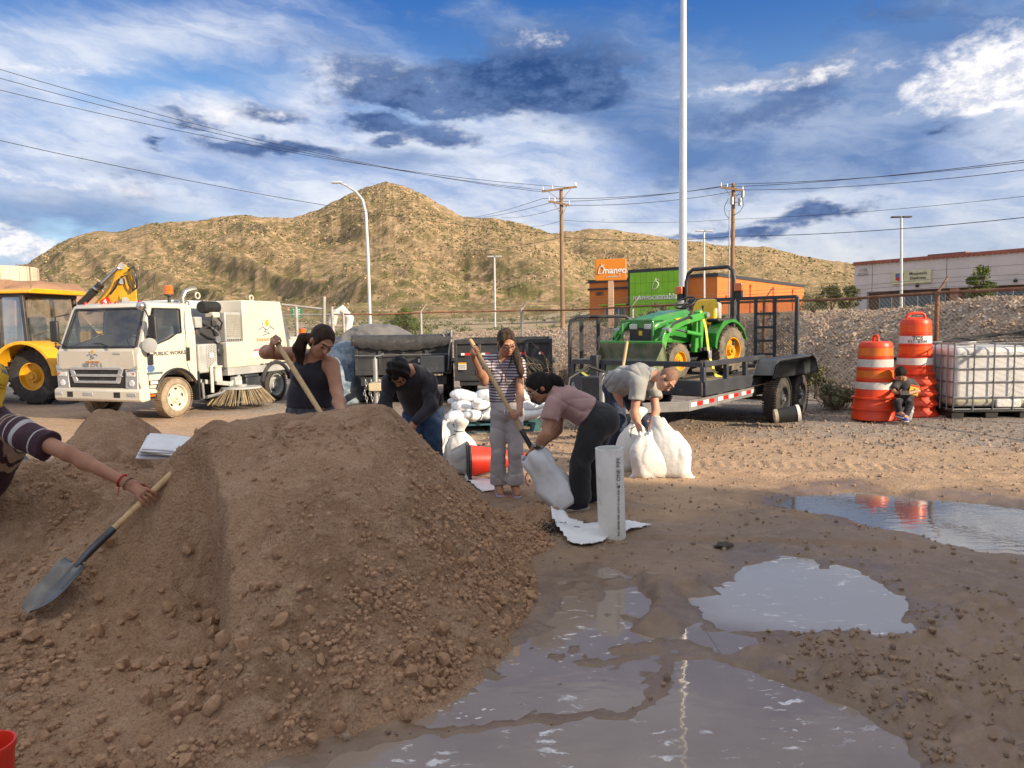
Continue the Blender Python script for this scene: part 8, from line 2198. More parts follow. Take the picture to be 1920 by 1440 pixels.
def shirt(garment, J, girth=1.0, limb=1.0, off=.014, sleeve=.62, hem=None, tor=(.112, .098, .112), flat=1.42, sleeve_r=None, folds=.010, seed=1, neck_r=.075, neck_at=None, sleeves=True, arms='AB'):
    pts = [J['hip'], J['waist'], J['chest'], J['neck'], J['shA'], J['shB']] + ([J['elA'], J['elB']] + ([J['wrA'], J['wrB']] if sleeve > 1 else []) if sleeves else [])
    S = garment(pts, .22)
    latS = (J['shB'] - J['shA']).normalized(); latH = (J['hpB'] - J['hpA']).normalized()
    S.cone(J['hip'], J['waist'], tor[0] * girth + off + .006, tor[1] * girth + off + .008, .05, flat=(latH, flat)); S.cone(J['waist'], J['chest'], tor[1] * girth + off + .006, tor[2] * girth + off, .05, flat=(latS, flat))
    S.cone(J['shA'].lerp(J['shB'], .12), J['shA'].lerp(J['shB'], .88), .056 * limb + off, .056 * limb + off, .05)
    S.cone(J['chest'], J['neck'], tor[2] * girth * .8 + off, .05 + off, .06, flat=(latS, 1.3))
    if sleeves:
        for s_ in arms:
            a, e, w = J['sh' + s_], J['el' + s_], J['wr' + s_]; sr = sleeve_r or (.066 * limb, .062 * limb)
            if sleeve <= 1:
                q = a.lerp(e, sleeve); S.cone(a, e, sr[0], sr[1], .03, cut=[(q, e - a)])
            else: S.chain([a, e, e.lerp(w, .95)], [.060 * limb + .006, .050 * limb + .006, .040 * limb], .03)
    S.folds(folds, 24, [(1, .2, .6), (.3, .9, .5), (.7, -.5, -.8)], seed); S.creases(folds * 1.5, 17, [(.8, .2, .9), (-.6, .5, .8), (1, .6, -.3)], seed + 4)
    if hem: S.cutplane(hem[0], hem[1])
    na = neck_at or (J['neck'] + (J['head'] - J['neck']) * .35); S.ell(na, (neck_r,) * 3, None, .006, 's')
    return S
def trousers(garment, J, girth=1.0, limb=1.0, off=.014, rk=.075, ra=.085, top=None, tor=(.112, .098), flat=1.42, folds=.010, seed=2, long=.96, rth=None):
    S = garment([J['hip'], J['waist'], J['hpA'], J['hpB'], J['knA'], J['knB'], J['anA'], J['anB']], .2)
    latH = (J['hpB'] - J['hpA']).normalized()
    S.cone(J['hip'], J['hip'].lerp(J['waist'], .9), tor[0] * girth + off, tor[1] * girth + off, .05, flat=(latH, flat))
    for s_ in 'AB':
        q = J['kn' + s_].lerp(J['an' + s_], long); d = J['an' + s_] - J['kn' + s_]
        S.cone(J['hp' + s_], J['kn' + s_], rth or (.088 * limb + off), rk, .025); S.cone(J['kn' + s_], J['an' + s_], rk, ra, .012, cut=[(q, d)])
    S.folds(folds, 22, [(.4, .2, 1), (-.5, .4, .9), (1, .3, .3)], seed); S.creases(folds * 1.5, 15, [(.3, .2, 1), (-.5, .3, .9), (.8, .2, .6)], seed + 1)
    if top: S.cutplane(top[0], top[1])
    return S
def shoe(T, J, s_, m, sole, o, L=.0):
    a, t = J['an' + s_], J['toe' + s_]; d = orth(t - a, (0, 0, 1)); S = SDF(*bounds([a, t], .13), .008)
    h = V3((a.x, a.y, t.z)); S.cone(h - d * .03, t, .044, .036, .02); S.cone(a, h + d * .04, .045, .045, .03); S.cutplane((0, 0, t.z + .028 - .05), (0, 0, -1)); S.build('shoe', m, T, o)
    S = SDF(*bounds([a, t], .13), .008); S.cone(h - d * .04 + V3((0, 0, -.012)), t + V3((0, 0, -.012)), .044, .040, .01); S.cutplane((0, 0, t.z - .008), (0, 0, 1)); S.cutplane((0, 0, t.z - .036), (0, 0, -1)); S.build('sole', sole, T, o)
def grip(Q, axis, elbow, sgn=1):
    a = V3(axis).normalized(); d = orth(Q - elbow, a); n = a.cross(d) * sgn
    wr = Q - d * .060 - n * .036; return wr, d, n
def hair_cap(c, f, u, s=1.0, grow=.010, front=.062, h=.007, tail=(), tail_r=(), extra=0.0, seed=1, nape=True):
    f = V3(f).normalized(); u = orth(u, f); l = u.cross(f); R = [tuple(l), tuple(f), tuple(u)]
    at = lambda a, b, cc: c + l * (a * s) + f * (b * s) + u * (cc * s)
    S = SDF(*bounds([c] + list(tail), .19 * s), h)
    S.ell(at(0, -.016, .024), ((.075 + grow) * s, (.094 + grow) * s, (.094 + grow + extra) * s), R, .01)
    if nape: S.ell(at(0, -.055, -.045), (.058 * s, .045 * s, .055 * s), R, .03)
    S.ell(at(0, .105, -.035), (.088 * s, .082 * s, .118 * s), R, .012, 's')
    for sx in (-1, 1): S.ell(at(sx * .085, .0, -.03), (.022 * s, .032 * s, .042 * s), R, .006, 's')
    S.ell(at(0, .0, -.13), (.12 * s, .07 * s, .055 * s), R, .01, 's')
    if len(tail): S.chain(list(tail), list(tail_r), .015)
    S.folds(.005 + extra * .9, 70, [(l.x, l.y, l.z), (f.x, f.y, f.z)], seed)
    return S

def woman_tank():
    d0 = 5.72; o = V3((P(588, 760, d0).x, d0, 0.0))
    J = dict(head=P(603, 641, 5.52), face=(.50, -.62, -.60), crown=(.18, .12, 1), neck=P(588, 674, 5.66), chest=P(586, 702, 5.70), waist=P(583, 742, 5.72), hip=P(584, 776, 5.74),
             shA=P(556, 664, 5.76), shB=P(622, 684, 5.60), elA=P(498, 661, 5.62), wrA=None, elB=P(631, 731, 5.54), wrB=None,
             hpA=P(566, 790, 5.74), hpB=P(603, 790, 5.74), knA=P(562, 880, 5.7), knB=P(610, 880, 5.68), anA=P(560, 962, 5.72), anB=P(612, 962, 5.70))
    for s_ in 'AB': J['an' + s_].z = .09; J['kn' + s_].z = .50; J['toe' + s_] = J['an' + s_] + V3((.03, -.14, -.045))
    ax = SH2_TIP - SH2_TOP; QA = SH2_TOP.lerp(SH2_TIP, .035); QB = SH2_TOP.lerp(SH2_TIP, .72)
    wA, dA, nA = grip(QA, ax, J['elA'], -1); wB, dB, nB = grip(QB, ax, J['elB'], 1); J['wrA'], J['wrB'] = wA, wB
    T, at, R, gm, S = build_person('woman in a black sleeveless top with a ponytail digging behind the pile', o, J, M_SK1, .0085, 1.16, 1.22, 1.06,
        [((wA, dA, nA, 1), dict(curl=(.9, 1.1, .7), scale=.98)), ((wB, dB, nB, -1), dict(curl=(.9, 1.1, .7), scale=.98))])
    S = shirt(gm, J, 1.16, 1.0, .010, sleeves=False, hem=(J['waist'] + V3((0, 0, -.09)), (0, 0, -1)), folds=.006, neck_r=.092, neck_at=J['neck'] + V3((.02, -.02, .05)))
    for s_ in 'AB':
        c = J['sh' + s_] + (J['el' + s_] - J['sh' + s_]).normalized() * .055; S.ell(c, (.092, .092, .105), None, .01, 's')
    S.ell(J['chest'] + V3((.07, -.10, -.02)), (.075, .065, .07), None, .05); S.ell(J['chest'] + V3((-.06, -.11, -.01)), (.075, .065, .07), None, .05)
    S.build('tank_top', fabric('black_knit', (.012, .011, .018), (.018, .016, .026)), T, o)
    S = trousers(gm, J, 1.16, 1.15, top=(J['waist'] + V3((0, 0, -.06)), (0, 0, 1))); S.build('jeans', mat('washed_black_denim', (.05, .055, .065), (.14, .145, .155), 14, .9, bump=.003, bscale=120, stretch=(1, 1, .4)), T, o)
    tl = [J['head'] + V3(q) for q in ((-.09, .03, .03), (-.155, .05, .03), (-.19, .05, -.05), (-.185, .04, -.15))]
    hair_cap(J['head'], J['face'], J['crown'], 1.08, .008, tail=tl, tail_r=(.035, .042, .05, .026), seed=3).build('hair', M_HAIRD, T, o)
    b = MB(); b.ico(at(-.083, -.004, -.045) - o, .007, 1); b.build('earring', M_CHROME, T)
woman_tank()

def man_dark():
    d0 = 6.75; o = V3((P(790, 800, d0).x, d0, 0))
    J = dict(head=P(748, 700, 6.28), face=(-.12, -.42, -.90), crown=(-.12, -.75, .40), neck=P(768, 694, 6.42), chest=P(772, 712, 6.55), waist=P(787, 742, 6.72), hip=P(795, 768, 6.84),
             shA=P(729, 716, 6.42), shB=P(805, 714, 6.50), elA=P(722, 762, 6.34), wrA=P(742, 800, 6.22), elB=P(806, 764, 6.38), wrB=P(778, 792, 6.24),
             hpA=P(775, 778, 6.86), hpB=P(812, 778, 6.86), knA=P(772, 850, 6.75), knB=P(812, 846, 6.78), anA=P(772, 925, 6.9), anB=P(812, 918, 6.95))
    for s_ in 'AB': J['an' + s_].z = .09; J['kn' + s_].z = .50; J['toe' + s_] = J['an' + s_] + V3((-.04, -.15, -.045))
    dB = (J['wrB'] - J['elB']).normalized()
    T, at, R, gm, S = build_person('man in a dark sweater and blue jeans bending down right of the pile top', o, J, M_SK1, .0085, 1.0, 1.0, 1.02,
        [((J['wrB'], dB, (-.6, -.1, -.5), 1), dict(curl=(.5, .6, .5))), ((J['wrA'], (J['wrA'] - J['elA']), (.6, -.2, -.4), -1), dict(curl=(.5, .6, .5)))])
    shirt(gm, J, 1.08, 1.08, .018, sleeve=2, hem=(J['hip'] + V3((0, 0, .02)), (.2, .45, -1)), folds=.014, seed=6, neck_r=.07).build('sweater', fabric('charcoal_knit', (.016, .015, .021), (.024, .022, .03)), T, o)
    trousers(gm, J, 1.05, 1.05, rk=.092, ra=.095, top=(J['hip'] + V3((0, 0, .07)), (.2, .45, 1)), seed=8, folds=.014).build('jeans', mat('blue_denim', (.028, .062, .13), (.05, .095, .18), 8, .9, bump=.003, bscale=120), T, o)
    hair_cap(J['head'], J['face'], J['crown'], 1.05, .020, h=.007, extra=.012, seed=9).build('hair', M_HAIRB, T, o)
man_dark()

def woman_striped():
    d0 = 6.55; o = V3((P(950, 925, d0).x, d0, 0))
    J = dict(head=P(950, 642, 6.46), face=(.30, -.78, -.50), crown=(-.08, -.1, 1), neck=P(945, 674, 6.56), chest=P(945, 703, 6.58), waist=P(948, 742, 6.58), hip=P(950, 770, 6.56),
             shA=P(918, 674, 6.60), shB=P(974, 682, 6.52), elA=P(908, 716, 6.44), wrA=None, elB=P(975, 738, 6.40), wrB=None,
             hpA=P(937, 775, 6.58), hpB=P(964, 775, 6.56), knA=P(934, 848, 6.55), knB=P(967, 848, 6.53), anA=P(935, 915, 6.60), anB=P(966, 915, 6.55))
    for s_ in 'AB': J['an' + s_].z = .075; J['toe' + s_] = J['an' + s_] + V3((.02, -.15, -.05))
    ax = SH3_TIP - SH3_TOP; QA = SH3_TOP.lerp(SH3_TIP, .085); QB = SH3_TOP.lerp(SH3_TIP, .53)
    wA, dA, nA = grip(QA, ax, J['elA'], -1); wB, dB, nB = grip(QB, ax, J['elB'], 1); J['wrA'], J['wrB'] = wA, wB
    T, at, R, gm, S = build_person('standing woman in a striped tee, glasses and grey sweatpants holding a shovel', o, J, M_SK1, .0075, .86, .88, 1.0,
        [((wA, dA, nA, 1), dict(curl=(.9, 1.1, .7), scale=.92)), ((wB, dB, nB, -1), dict(curl=(.9, 1.1, .7), scale=.92))])
    m = bpy.data.materials.new('striped_jersey'); m.use_nodes = True; g = NG(m.node_tree); bs = m.node_tree.nodes['Principled BSDF']; co = g.coord()
    x, y, z = g.sep(co); zz = g.m('ADD', z, g.m('MULTIPLY', g.m('SUBTRACT', g.noise(co, 7.0, 2, .5), .5), .012))
    st = g.ss(g.m('SINE', g.m('MULTIPLY', zz, 2 * math.pi / .026)), -.12, .12)
    g.put(bs.inputs['Base Color'], g.mix(st, (.10, .065, .09), (.44, .43, .48))); bs.inputs['Roughness'].default_value = .85
    S = shirt(gm, J, .86, .88, .012, sleeve=.52, hem=(J['waist'] + V3((0, 0, -.05)), (0, 0, -1)), folds=.008, seed=11, neck_r=.058, neck_at=J['neck'] + V3((.0, -.03, .03)), sleeve_r=(.062, .062))
    S.ell(J['chest'] + V3((.055, -.085, -.02)), (.06, .05, .055), None, .05); S.ell(J['chest'] + V3((-.055, -.09, -.02)), (.06, .05, .055), None, .05)
    nk = J['neck'] + V3((.015, -.11, -.03)); S.cone(nk + V3((0, 0, .03)), nk + V3((.01, -.03, -.10)), .035, .008, .004, mode='s')
    S.build('striped_tee', m, T, o)
    b = MB(); M_TR = fabric('maroon_trim', (.07, .02, .02)); n0 = J['neck'] + V3((0.0, -.08, 0))
    b.tube([n0 + V3((-.062, .03, .035)) - o, n0 + V3((-.045, -.035, -.02)) - o, n0 + V3((.012, -.062, -.135)) - o, n0 + V3((.060, -.03, -.02)) - o, n0 + V3((.07, .03, .035)) - o], .006, 6); b.tube([n0 + V3((.012, -.06, -.13)) - o, n0 + V3((.012, -.062, -.20)) - o], .007, 6); each(b, 'neckline_trim', M_TR, T, smooth=60)
    S = trousers(gm, J, .88, .9, rk=.074, ra=.084, rth=.086, top=(J['waist'] + V3((0, 0, -.04)), (0, 0, 1)), seed=12, folds=.010, long=.93); S.build('sweatpants', mat('grey_fleece', (.54, .495, .495), (.46, .425, .425), 9, .95, bump=.002, bscale=140), T, o)
    b = MB(); w0 = J['waist'] + V3((-.01, -.135, -.06)) - o; b.tube([w0, w0 + V3((.0, -.01, -.10))], .004, 5).tube([w0 + V3((.02, 0, 0)), w0 + V3((.03, -.01, -.08))], .004, 5); each(b, 'drawstring', M_BAGW, T)
    tl = [J['head'] + V3(q) for q in ((.05, .07, .0), (.075, .04, -.08), (.10, -.05, -.16), (.125, -.07, -.26), (.13, -.06, -.32))]
    hair_cap(J['head'], J['face'], J['crown'], 1.04, .006, tail=tl, tail_r=(.03, .034, .036, .03, .012), seed=13).build('hair', M_HAIRL, T, o)
    glasses(T, at, o, M_BLACKP)
    for s_ in 'AB':
        S = SDF(*bounds([J['an' + s_], J['toe' + s_]], .1), .008); t = J['toe' + s_]; h_ = V3((J['an' + s_].x, J['an' + s_].y, t.z)); S.cone(h_ + V3((0, .03, -.006)), t + V3((0, -.02, -.006)), .042, .042, .01); S.cutplane((0, 0, t.z - .004), (0, 0, 1)); S.build('sandal', mat('lilac_sandal', (.42, .34, .46), None, 5, .6), T, o)
    b = MB(); c = J['shB'].lerp(J['elB'], .62) - o; b.prism([c + V3((.012 + .020 * math.cos(a), -.0435 * 1.0, .045 * math.sin(a))) for a in np.linspace(0, 6.283, 12, endpoint=False)], (0, -.0008, 0)); b.build('tattoo', mat('arm_tattoo', (.20, .13, .10), (.09, .06, .05), 60, .6), T)
woman_striped()

def woman_pink():
    d0 = 5.95; o = V3((P(1088, 962, d0).x, d0, 0))
    J = dict(head=P(1010, 727, 5.92), face=(-.80, -.22, -.62), crown=(-.55, -.1, .80), neck=P(1037, 736, 5.95), chest=P(1062, 752, 5.97), waist=P(1094, 768, 5.98), hip=P(1118, 785, 5.98),
             shA=P(1038, 757, 5.82), shB=P(1050, 756, 6.14), elA=P(1025, 812, 5.76), wrA=P(1003, 838, 5.80), elB=P(1046, 806, 6.10), wrB=P(1016, 834, 6.02),
             hpA=P(1116, 795, 5.88), hpB=P(1122, 795, 6.10), knA=P(1088, 868, 5.84), knB=P(1112, 868, 6.08), anA=P(1087, 948, 5.90), anB=P(1112, 938, 6.14))
    for s_ in 'AB': J['an' + s_].z = .085
    J['toeA'] = J['anA'] + V3((-.15, -.03, -.042)); J['toeB'] = J['anB'] + V3((-.14, -.03, -.042))
    T, at, R, gm, S = build_person('woman in a dusty pink tee and black trousers bending over an open sack', o, J, M_SK1, .0075, 1.02, .98, 1.0,
        [((J['wrA'], J['wrA'] - J['elA'] + V3((0, 0, -.05)), (-.2, .9, -.3), 1), dict(curl=(.5, .8, .6), scale=.95)), ((J['wrB'], J['wrB'] - J['elB'], (-.2, -.9, -.3), -1), dict(curl=(.5, .8, .6), scale=.95))])
    shirt(gm, J, 1.06, 1.0, .016, sleeve=.56, hem=(J['waist'].lerp(J['hip'], .25), J['hip'] - J['waist']), folds=.012, seed=15, neck_r=.07, sleeve_r=(.078, .082)).build('pink_tee', fabric('dusty_pink_cotton', (.42, .255, .235), (.36, .215, .20)), T, o)
    S = trousers(gm, J, 1.13, 1.28, rk=.090, ra=.100, top=(J['waist'].lerp(J['hip'], .15), J['waist'] - J['hip']), seed=16, folds=.007); S.ell(J['hip'] + V3((.07, 0, -.02)), (.13, .16, .14), None, .06); S.cutplane(J['waist'].lerp(J['hip'], .15), J['waist'] - J['hip']); S.build('trousers', fabric('black_stretch', (.012, .012, .014), (.018, .018, .02)), T, o)
    tl = [J['head'] + V3(q) for q in ((.07, .02, .06), (.105, .02, .075), (.16, .0, .05), (.20, -.02, .015))]
    hair_cap(J['head'], J['face'], J['crown'], 1.05, .012, tail=tl, tail_r=(.03, .048, .04, .016), seed=17).build('hair', M_HAIRB, T, o)
    glasses(T, at, o, M_STEEL)
    b = MB(); w = J['wrA'].lerp(J['elA'], .10); ax = (J['wrA'] - J['elA']).normalized(); b.cyl(w - ax * .014 - o, w + ax * .014 - o, .034, .033, 16); wt = b.build('watch_strap', M_BLACKP, T, smooth=40)
    b = MB(); b.box(w + V3((-.018, -.032, .012)) - o, (.034, .012, .034)); b.build('watch_face', M_CHROME, T, bevel=.004)
    M_SH = mat('navy_sneaker', (.022, .024, .045), None, 8, .8); M_SO = mat('pale_sole', (.55, .5, .46), None, 8, .7)
    for s_ in 'AB': shoe(T, J, s_, M_SH, M_SO, o)
    # the open sack she holds
    a, e = P(997, 848, 5.88), P(1062, 952, 5.84)
    Tb = thing('open_sack', 'empty white sack held open at a slant by the woman in pink', 'sack', (e.x, e.y, 0)); d = e - a; ux = orth((1, .1, .62), d); uz = d.normalized().cross(ux); rows = []
    for i in range(22):
        s = i / 21; c = a + d * s; w = .10 + .035 * math.sin(s * 2.6) + .01 * math.sin(s * 13); dp = (.085 * (1 - s) + .028) * (1 + .2 * math.sin(s * 9)); ring = []
        for k in range(28):
            t = 2 * math.pi * k / 28; cs, sn = math.cos(t), math.sin(t); rr_ = 1 + .10 * math.sin(5 * t + 4 * s) * (1 - s * .4) + .05 * math.sin(9 * t - 7 * s)
            ring.append(c + ux * (w * math.copysign(abs(cs) ** .7, cs) * rr_) + uz * (dp * math.copysign(abs(sn) ** .8, sn) * rr_) + d.normalized() * (.02 * math.sin(3 * t) if i == 0 else 0) - Tb.location)
        rows.append(ring)
    b = MB(); b.loft(rows, cap=False); ob = b.build('sack_body', M_BAGW, Tb, smooth=80); b2 = ob.modifiers.new('thick', 'SOLIDIFY'); b2.thickness = .003
    b = MB(); b.tube([P(990, 885, 5.85) - Tb.location, P(985, 893, 5.82) - Tb.location, P(986, 905, 5.8) - Tb.location, P(992, 912, 5.8) - Tb.location], .004, 5); b.build('tie_string', M_TIE, Tb, smooth=60)
woman_pink()

def man_grey():
    d0 = 7.65; o = V3((P(1165, 880, d0).x, d0, 0))
    J = dict(head=P(1250, 712, 7.42), face=(.18, -.52, -.80), crown=(.78, -.50, .12), neck=P(1222, 704, 7.52), chest=P(1198, 708, 7.62), waist=P(1172, 712, 7.76), hip=P(1155, 722, 7.86),
             shA=P(1196, 722, 7.40), shB=P(1222, 716, 7.78), elA=P(1190, 772, 7.36), wrA=P(1200, 808, 7.26), elB=P(1230, 770, 7.66), wrB=P(1220, 806, 7.42),
             hpA=P(1150, 732, 7.78), hpB=P(1172, 732, 7.98), knA=P(1162, 792, 7.70), knB=P(1208, 790, 7.90), anA=P(1148, 866, 7.88), anB=P(1212, 862, 8.0))
    for s_ in 'AB': J['an' + s_].z = .09; J['toe' + s_] = J['an' + s_] + V3((.09, -.13, -.045))
    T, at, R, gm, S = build_person('man with cropped hair in a grey polo and jeans tying a sack', o, J, M_SK2, .0085, 1.16, 1.08, 1.08,
        [((J['wrA'], (.12, -.1, -.6), (.8, .2, .1), -1), dict(curl=(.35, .6, .5), spread=.5)), ((J['wrB'], (-.1, -.2, -.6), (-.7, -.3, .1), 1), dict(curl=(.4, .6, .5)))])
    shirt(gm, J, 1.24, 1.1, .018, sleeve=.58, hem=(J['hip'].lerp(J['waist'], .15), J['hip'] - J['waist']), folds=.016, seed=21, neck_r=.078, sleeve_r=(.085, .092)).build('polo_shirt', fabric('grey_polo_cotton', (.32, .325, .315), (.26, .265, .26)), T, o)
    S = SDF(*bounds([J['neck'], J['head']], .15), .008); n_ = (J['head'] - J['neck']).normalized(); S.cone(J['neck'] - n_ * .005, J['neck'] + n_ * .025, .088, .082, .01, cut=[(J['neck'] + n_ * .03, n_)]); S.cone(J['neck'] - n_ * .1, J['neck'] + n_ * .1, .068, .068, .004, mode='s'); S.build('collar', MATS['grey_polo_cotton'], T, o)
    trousers(gm, J, 1.12, 1.08, rk=.082, ra=.078, top=(J['hip'].lerp(J['waist'], .30), J['waist'] - J['hip']), seed=22, folds=.014).build('jeans', mat('dark_indigo_denim', (.012, .02, .05), (.035, .05, .09), 5, .9, bump=.003, bscale=120, dirt=((.30, .29, .30), .25, 6)), T, o)
    b = MB(); pts = [J['hip'].lerp(J['waist'], .25) - o]
    glasses(T, at, o, M_BLACKP)
    hair_cap(J['head'], J['face'], J['crown'], 1.08, .003, seed=23, nape=False).build('cropped_hair', M_STUB, T, o)
    for s_ in 'AB': shoe(T, J, s_, M_BLACKP, mat('dark_sole', (.05, .045, .04), None, 8, .8), o)
man_grey()

def boy():
    d0 = 10.55; o = V3((P(1692, 793, d0).x, d0, .06))
    J = dict(head=P(1688, 701, 10.40), face=(-.08, -.55, -.83), crown=(-.05, -.60, .75), neck=P(1695, 713, 10.52), chest=P(1697, 724, 10.56), waist=P(1696, 740, 10.60), hip=P(1694, 751, 10.62),
             shA=P(1681, 718, 10.54), shB=P(1710, 718, 10.54), elA=P(1675, 734, 10.46), wrA=P(1682, 737, 10.34), elB=P(1722, 733, 10.46), wrB=P(1703, 738, 10.34),
             hpA=P(1687, 753, 10.60), hpB=P(1703, 753, 10.60), knA=P(1682, 755, 10.32), knB=P(1706, 757, 10.32), anA=P(1686, 774, 10.30), anB=P(1698, 781, 10.26))
    J['toeA'] = J['anA'] + V3((.02, -.10, -.035)); J['toeB'] = J['anB'] + V3((-.05, -.10, -.03))
    T, at, R, gm, S = build_person('small boy in a dark tee sitting on a bucket and looking at a phone', o, J, M_SK1, .0075, .62, .60, .86,
        [((J['wrA'], (.9, -.3, .0), (.1, .5, .6), 1), dict(curl=(.5, .6, .4), scale=.68)), ((J['wrB'], (-.9, -.3, .0), (-.1, .5, .6), -1), dict(curl=(.5, .6, .4), scale=.68))], torso=(.11, .10, .105))
    S = shirt(gm, J, .66, .66, .012, sleeve=.72, hem=(J['hip'] + V3((0, 0, -.01)), (0, 0, -1)), folds=.007, seed=31, neck_r=.048, sleeve_r=(.055, .062), tor=(.115, .11, .11)); S.build('tee', fabric('charcoal_tee', (.035, .036, .042), (.05, .05, .056)), T, o)
    S = trousers(gm, J, .68, .66, rk=.052, ra=.05, top=(J['waist'] + V3((0, 0, .0)), (0, 0, 1)), seed=32, folds=.006, rth=.068); S.build('trousers', fabric('black_joggers', (.010, .010, .014)), T, o)
    hair_cap(J['head'], J['face'], J['crown'], .90, .012, h=.006, seed=33).build('hair', M_HAIRB, T, o)
    for s_ in 'AB':
        S = SDF(*bounds([J['an' + s_], J['toe' + s_]], .09), .006); S.cone(J['an' + s_] + V3((0, .02, -.025)), J['toe' + s_], .036, .03, .02); S.build('sneaker', mat('royal_blue_sneaker', (.02, .06, .42), (.015, .045, .3), 9, .6), T, o)
        a_ = J['an' + s_]; t_ = J['toe' + s_]; b = MB(); b.bar(a_ + V3((0, .05, -.055)) - o, t_ + V3((0, -.025, -.026)) - o, .066, .016); b.build('sole', M_WTAPE, T, bevel=.006)
    ph = thing('handheld_phone', 'black phone held sideways by the seated boy', 'phone', (J['wrA'] + J['wrB']) / 2 + V3((0, -.05, .01)))
    b = MB(); b.box((0, 0, 0), (.14, .012, .07), Matrix.Rotation(math.radians(-35), 3, 'X')); b.build('case', M_BLACKP, ph, bevel=.005)
    bk = thing('yellow_book', 'book with a yellow cover tucked under the arm of the seated boy', 'book', J['shB'] + V3((-.02, -.09, -.10)), 0)
    bk.rotation_euler = (math.radians(-15), math.radians(14), math.radians(-12))
    b = MB(); b.box((0, -.012, 0), (.125, .004, .15)).box((0, .012, 0), (.125, .004, .15)); each(b, 'cover', mat('yellow_cover', (.72, .46, .03), (.6, .36, .03), 40, .5), bk)
    b = MB(); b.box((-.002, 0, .002), (.118, .020, .144)); b.build('pages', M_WTAPE, bk)
    b = MB(); b.box((0, -.015, .06), (.12, .002, .022)); b.build('red_title_bar', M_RED, bk)
    b = MB()
    for i, (x, z) in enumerate(((-.03, -.02), (.0, -.03), (.025, -.01), (.0, .015))): b.ico((x, -.015, z), .013, 1, 0, (1, .1, 1))
    each(b, 'printed_spot', M_PRINTD, bk)
    bu = thing('grey_bucket', 'light grey plastic bucket the boy sits on', 'bucket', (o.x + .02, 10.62, .06)); hz = J['hip'].z - .06 - .075
    b = MB(); b.lathe((0, 0, 0), (0, 0, 1), [(0, .135), (.01, .14), (hz - .10, .155), (hz - .095, .168), (hz - .08, .168), (hz - .075, .157), (hz - .05, .158), (hz - .045, .17), (hz - .03, .17), (hz - .025, .16), (hz, .163), (hz, .001)], 32); b.build('wall', mat('grey_pail', (.42, .45, .49), (.36, .39, .43), 5, .45), bu, smooth=35)
    b = MB(); b.box((.09, -.125, .16), (.05, .01, .12), Matrix.Rotation(math.radians(35), 3, 'Z')); b.build('label', M_WTAPE, bu)
boy()

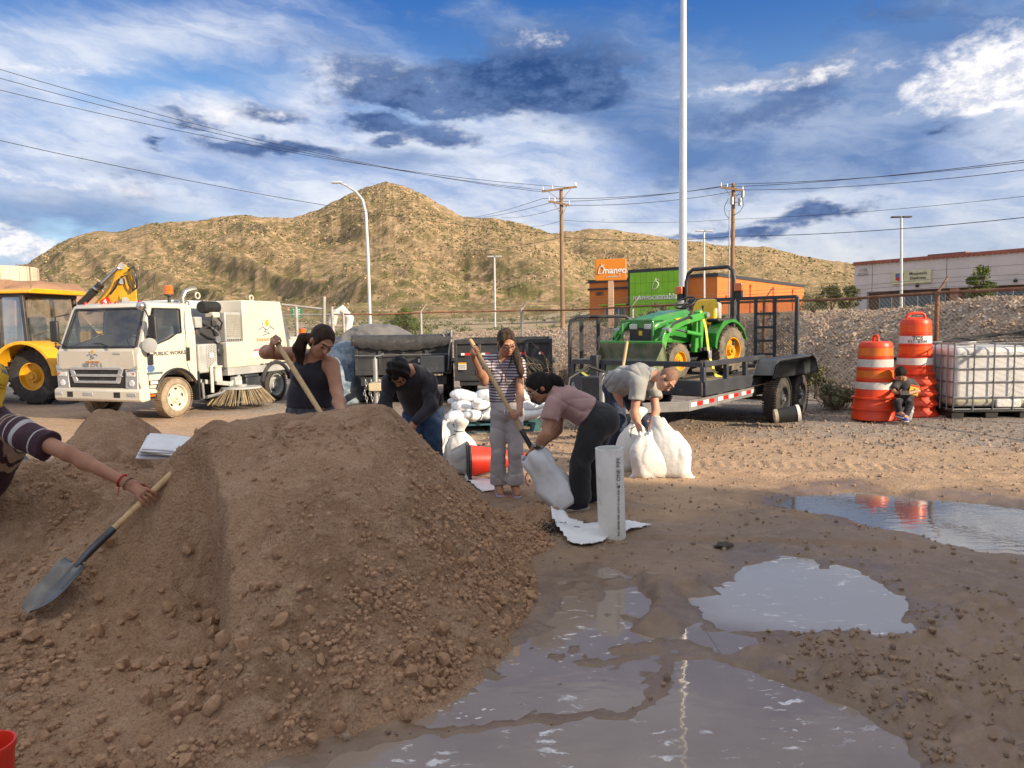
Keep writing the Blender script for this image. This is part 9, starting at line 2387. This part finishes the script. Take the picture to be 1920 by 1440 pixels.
def man_left():
    d0 = 4.35; o = V3((-3.55, 4.45, 0.0))
    Q = min((SH1_TOP.lerp(SH1_TIP, k_ / 200) for k_ in range(120)), key=lambda p: abs(px_of(p)[0] - 272)); ax = SH1_TIP - SH1_TOP
    J = dict(head=P(-24, 718, 4.14), face=(.35, -.45, -.80), crown=(.55, -.1, .85), neck=P(-18, 764, 4.22), chest=P(-4, 826, 4.26), waist=P(-38, 898, 4.36), hip=P(-95, 955, 4.46),
             shA=P(30, 808, 4.06), shB=P(-60, 770, 4.52), elA=P(128, 850, 3.98), wrA=None, elB=P(-130, 850, 4.7), wrB=P(-110, 930, 4.6),
             hpA=P(-180, 945, 4.40), hpB=P(-190, 935, 4.66), knA=P(-165, 1090, 4.15), knB=P(-175, 1085, 4.7), anA=P(-170, 1230, 4.3), anB=P(-190, 1200, 4.8))
    for s_ in 'AB': J['kn' + s_].z = .50; J['an' + s_].z = .10; J['toe' + s_] = J['an' + s_] + V3((.14, -.06, -.045))
    dirA = (Q - J['elA']).normalized(); nA = V3((.1, .55, -.8)); J['wrA'] = Q - dirA * .095 + V3((0, -.015, .04))
    T, at, R, gm, S = build_person('man at the left edge in a maroon striped polo reaching for the shovel', o, J, M_SK3, .0065, 1.15, 1.08, 1.05,
        [((J['wrA'], dirA + V3((.1, 0, -.12)), nA, 1), dict(curl=(.25, .5, .45), scale=1.05, spread=.5))])
    m = bpy.data.materials.new('maroon_striped_pique'); m.use_nodes = True; g = NG(m.node_tree); bs = m.node_tree.nodes['Principled BSDF']; co = g.coord()
    ua = (J['elA'] - J['shA']).normalized(); s0 = (J['shA'] - o).dot(ua)
    tt = g.m('SUBTRACT', g.m('ADD', g.m('MULTIPLY', g.sep(co)[0], ua.x), g.m('ADD', g.m('MULTIPLY', g.sep(co)[1], ua.y), g.m('MULTIPLY', g.sep(co)[2], ua.z))), s0)
    tt = g.m('ADD', tt, g.m('MULTIPLY', g.m('SUBTRACT', g.noise(co, 9, 2, .5), .5), .012))
    c = g.mix(g.ss(g.noise(co, 5, 4, .6), .4, .65), (.045, .018, .028), (.062, .026, .038))
    for (a, w, cc) in ((-.115, .010, (.36, .27, .19)), (-.075, .013, (.36, .27, .19)), (-.055, .003, (.5, .47, .45)), (.0, .0035, (.5, .47, .45)), (.055, .012, (.46, .44, .44)), (.072, .004, (.46, .44, .44)), (.178, .004, (.46, .42, .42))):
        k = g.ss(g.m('ABSOLUTE', g.m('SUBTRACT', tt, a)), w + .002, w - .002); c = g.mix(k, c, cc)
    g.put(bs.inputs['Base Color'], c); bs.inputs['Roughness'].default_value = .85
    b_ = m.node_tree.nodes.new('ShaderNodeBump'); b_.inputs['Distance'].default_value = .002; g.put(b_.inputs['Height'], g.noise(co, 120, 3, .6)); m.node_tree.links.new(b_.outputs[0], bs.inputs['Normal'])
    shirt(gm, J, 1.18, 1.1, .018, sleeve=.66, hem=(J['hip'], J['hip'] - J['waist']), folds=.012, seed=41, neck_r=.08, sleeve_r=(.085, .088)).build('polo_shirt', m, T, o)
    trousers(gm, J, 1.1, 1.05, top=(J['hip'].lerp(J['waist'], .3), J['waist'] - J['hip']), seed=42).build('jeans', MATS['blue_denim'], T, o)
    hair_cap(J['head'], J['face'], J['crown'], 1.05, .006, seed=43).build('hair', mat('greying_hair', (.09, .075, .065), (.22, .20, .185), 30, .6), T, o)
    f = V3(J['face']).normalized(); u = orth(J['crown'], f); l = u.cross(f); S = SDF(*bounds([J['head']], .28), .008); R3 = [tuple(l), tuple(f), tuple(u)]; c = J['head']
    S.ell(c - f * .01 + u * .035, (.088, .108, .096), R3, .01); S.cone(c + f * .07 + u * .045, c + f * .17 + u * .03, .014, .010, .02, flat=(l, 5.5)); S.ell(c - u * .06, (.12, .14, .095), R3, .01, 's'); S.ell(c - f * .01 + u * .03, (.084, .104, .092), R3, .004, 's')
    S.build('yellow_cap', mat('yellow_cap_cloth', (.70, .43, .02), (.6, .36, .02), 9, .8, dirt=((.02, .025, .08), .25, 9)), T, o)
    w = J['wrA']; d = (J['wrA'] - J['elA']).normalized(); _, u_, v_ = basis(d)
    b = MB(); b.tube([w - d * .045 + (u_ * math.cos(a) + v_ * math.sin(a)) * .036 - o for a in np.linspace(0, 6.283, 20)] , .0045, 6); b.tube([w - d * .045 + V3((0, -.03, -.03)) - o, w - d * .05 + V3((-.005, -.035, -.075)) - o], .0025, 5); each(b, 'red_cord_bracelet', mat('red_cord', (.55, .015, .02), None, 20, .8), T, smooth=60)
    b = MB()
    for a in np.linspace(0, 6.283, 19)[:-1]: b.ico(w - d * .006 + (u_ * math.cos(a) + v_ * math.sin(a)) * .035 - o, .0062, 1)
    tag(b.build('bead_bracelet', mat('brown_beads', (.09, .03, .02), (.3, .2, .1), 90, .4), T, smooth=60), kind='stuff')
man_left()
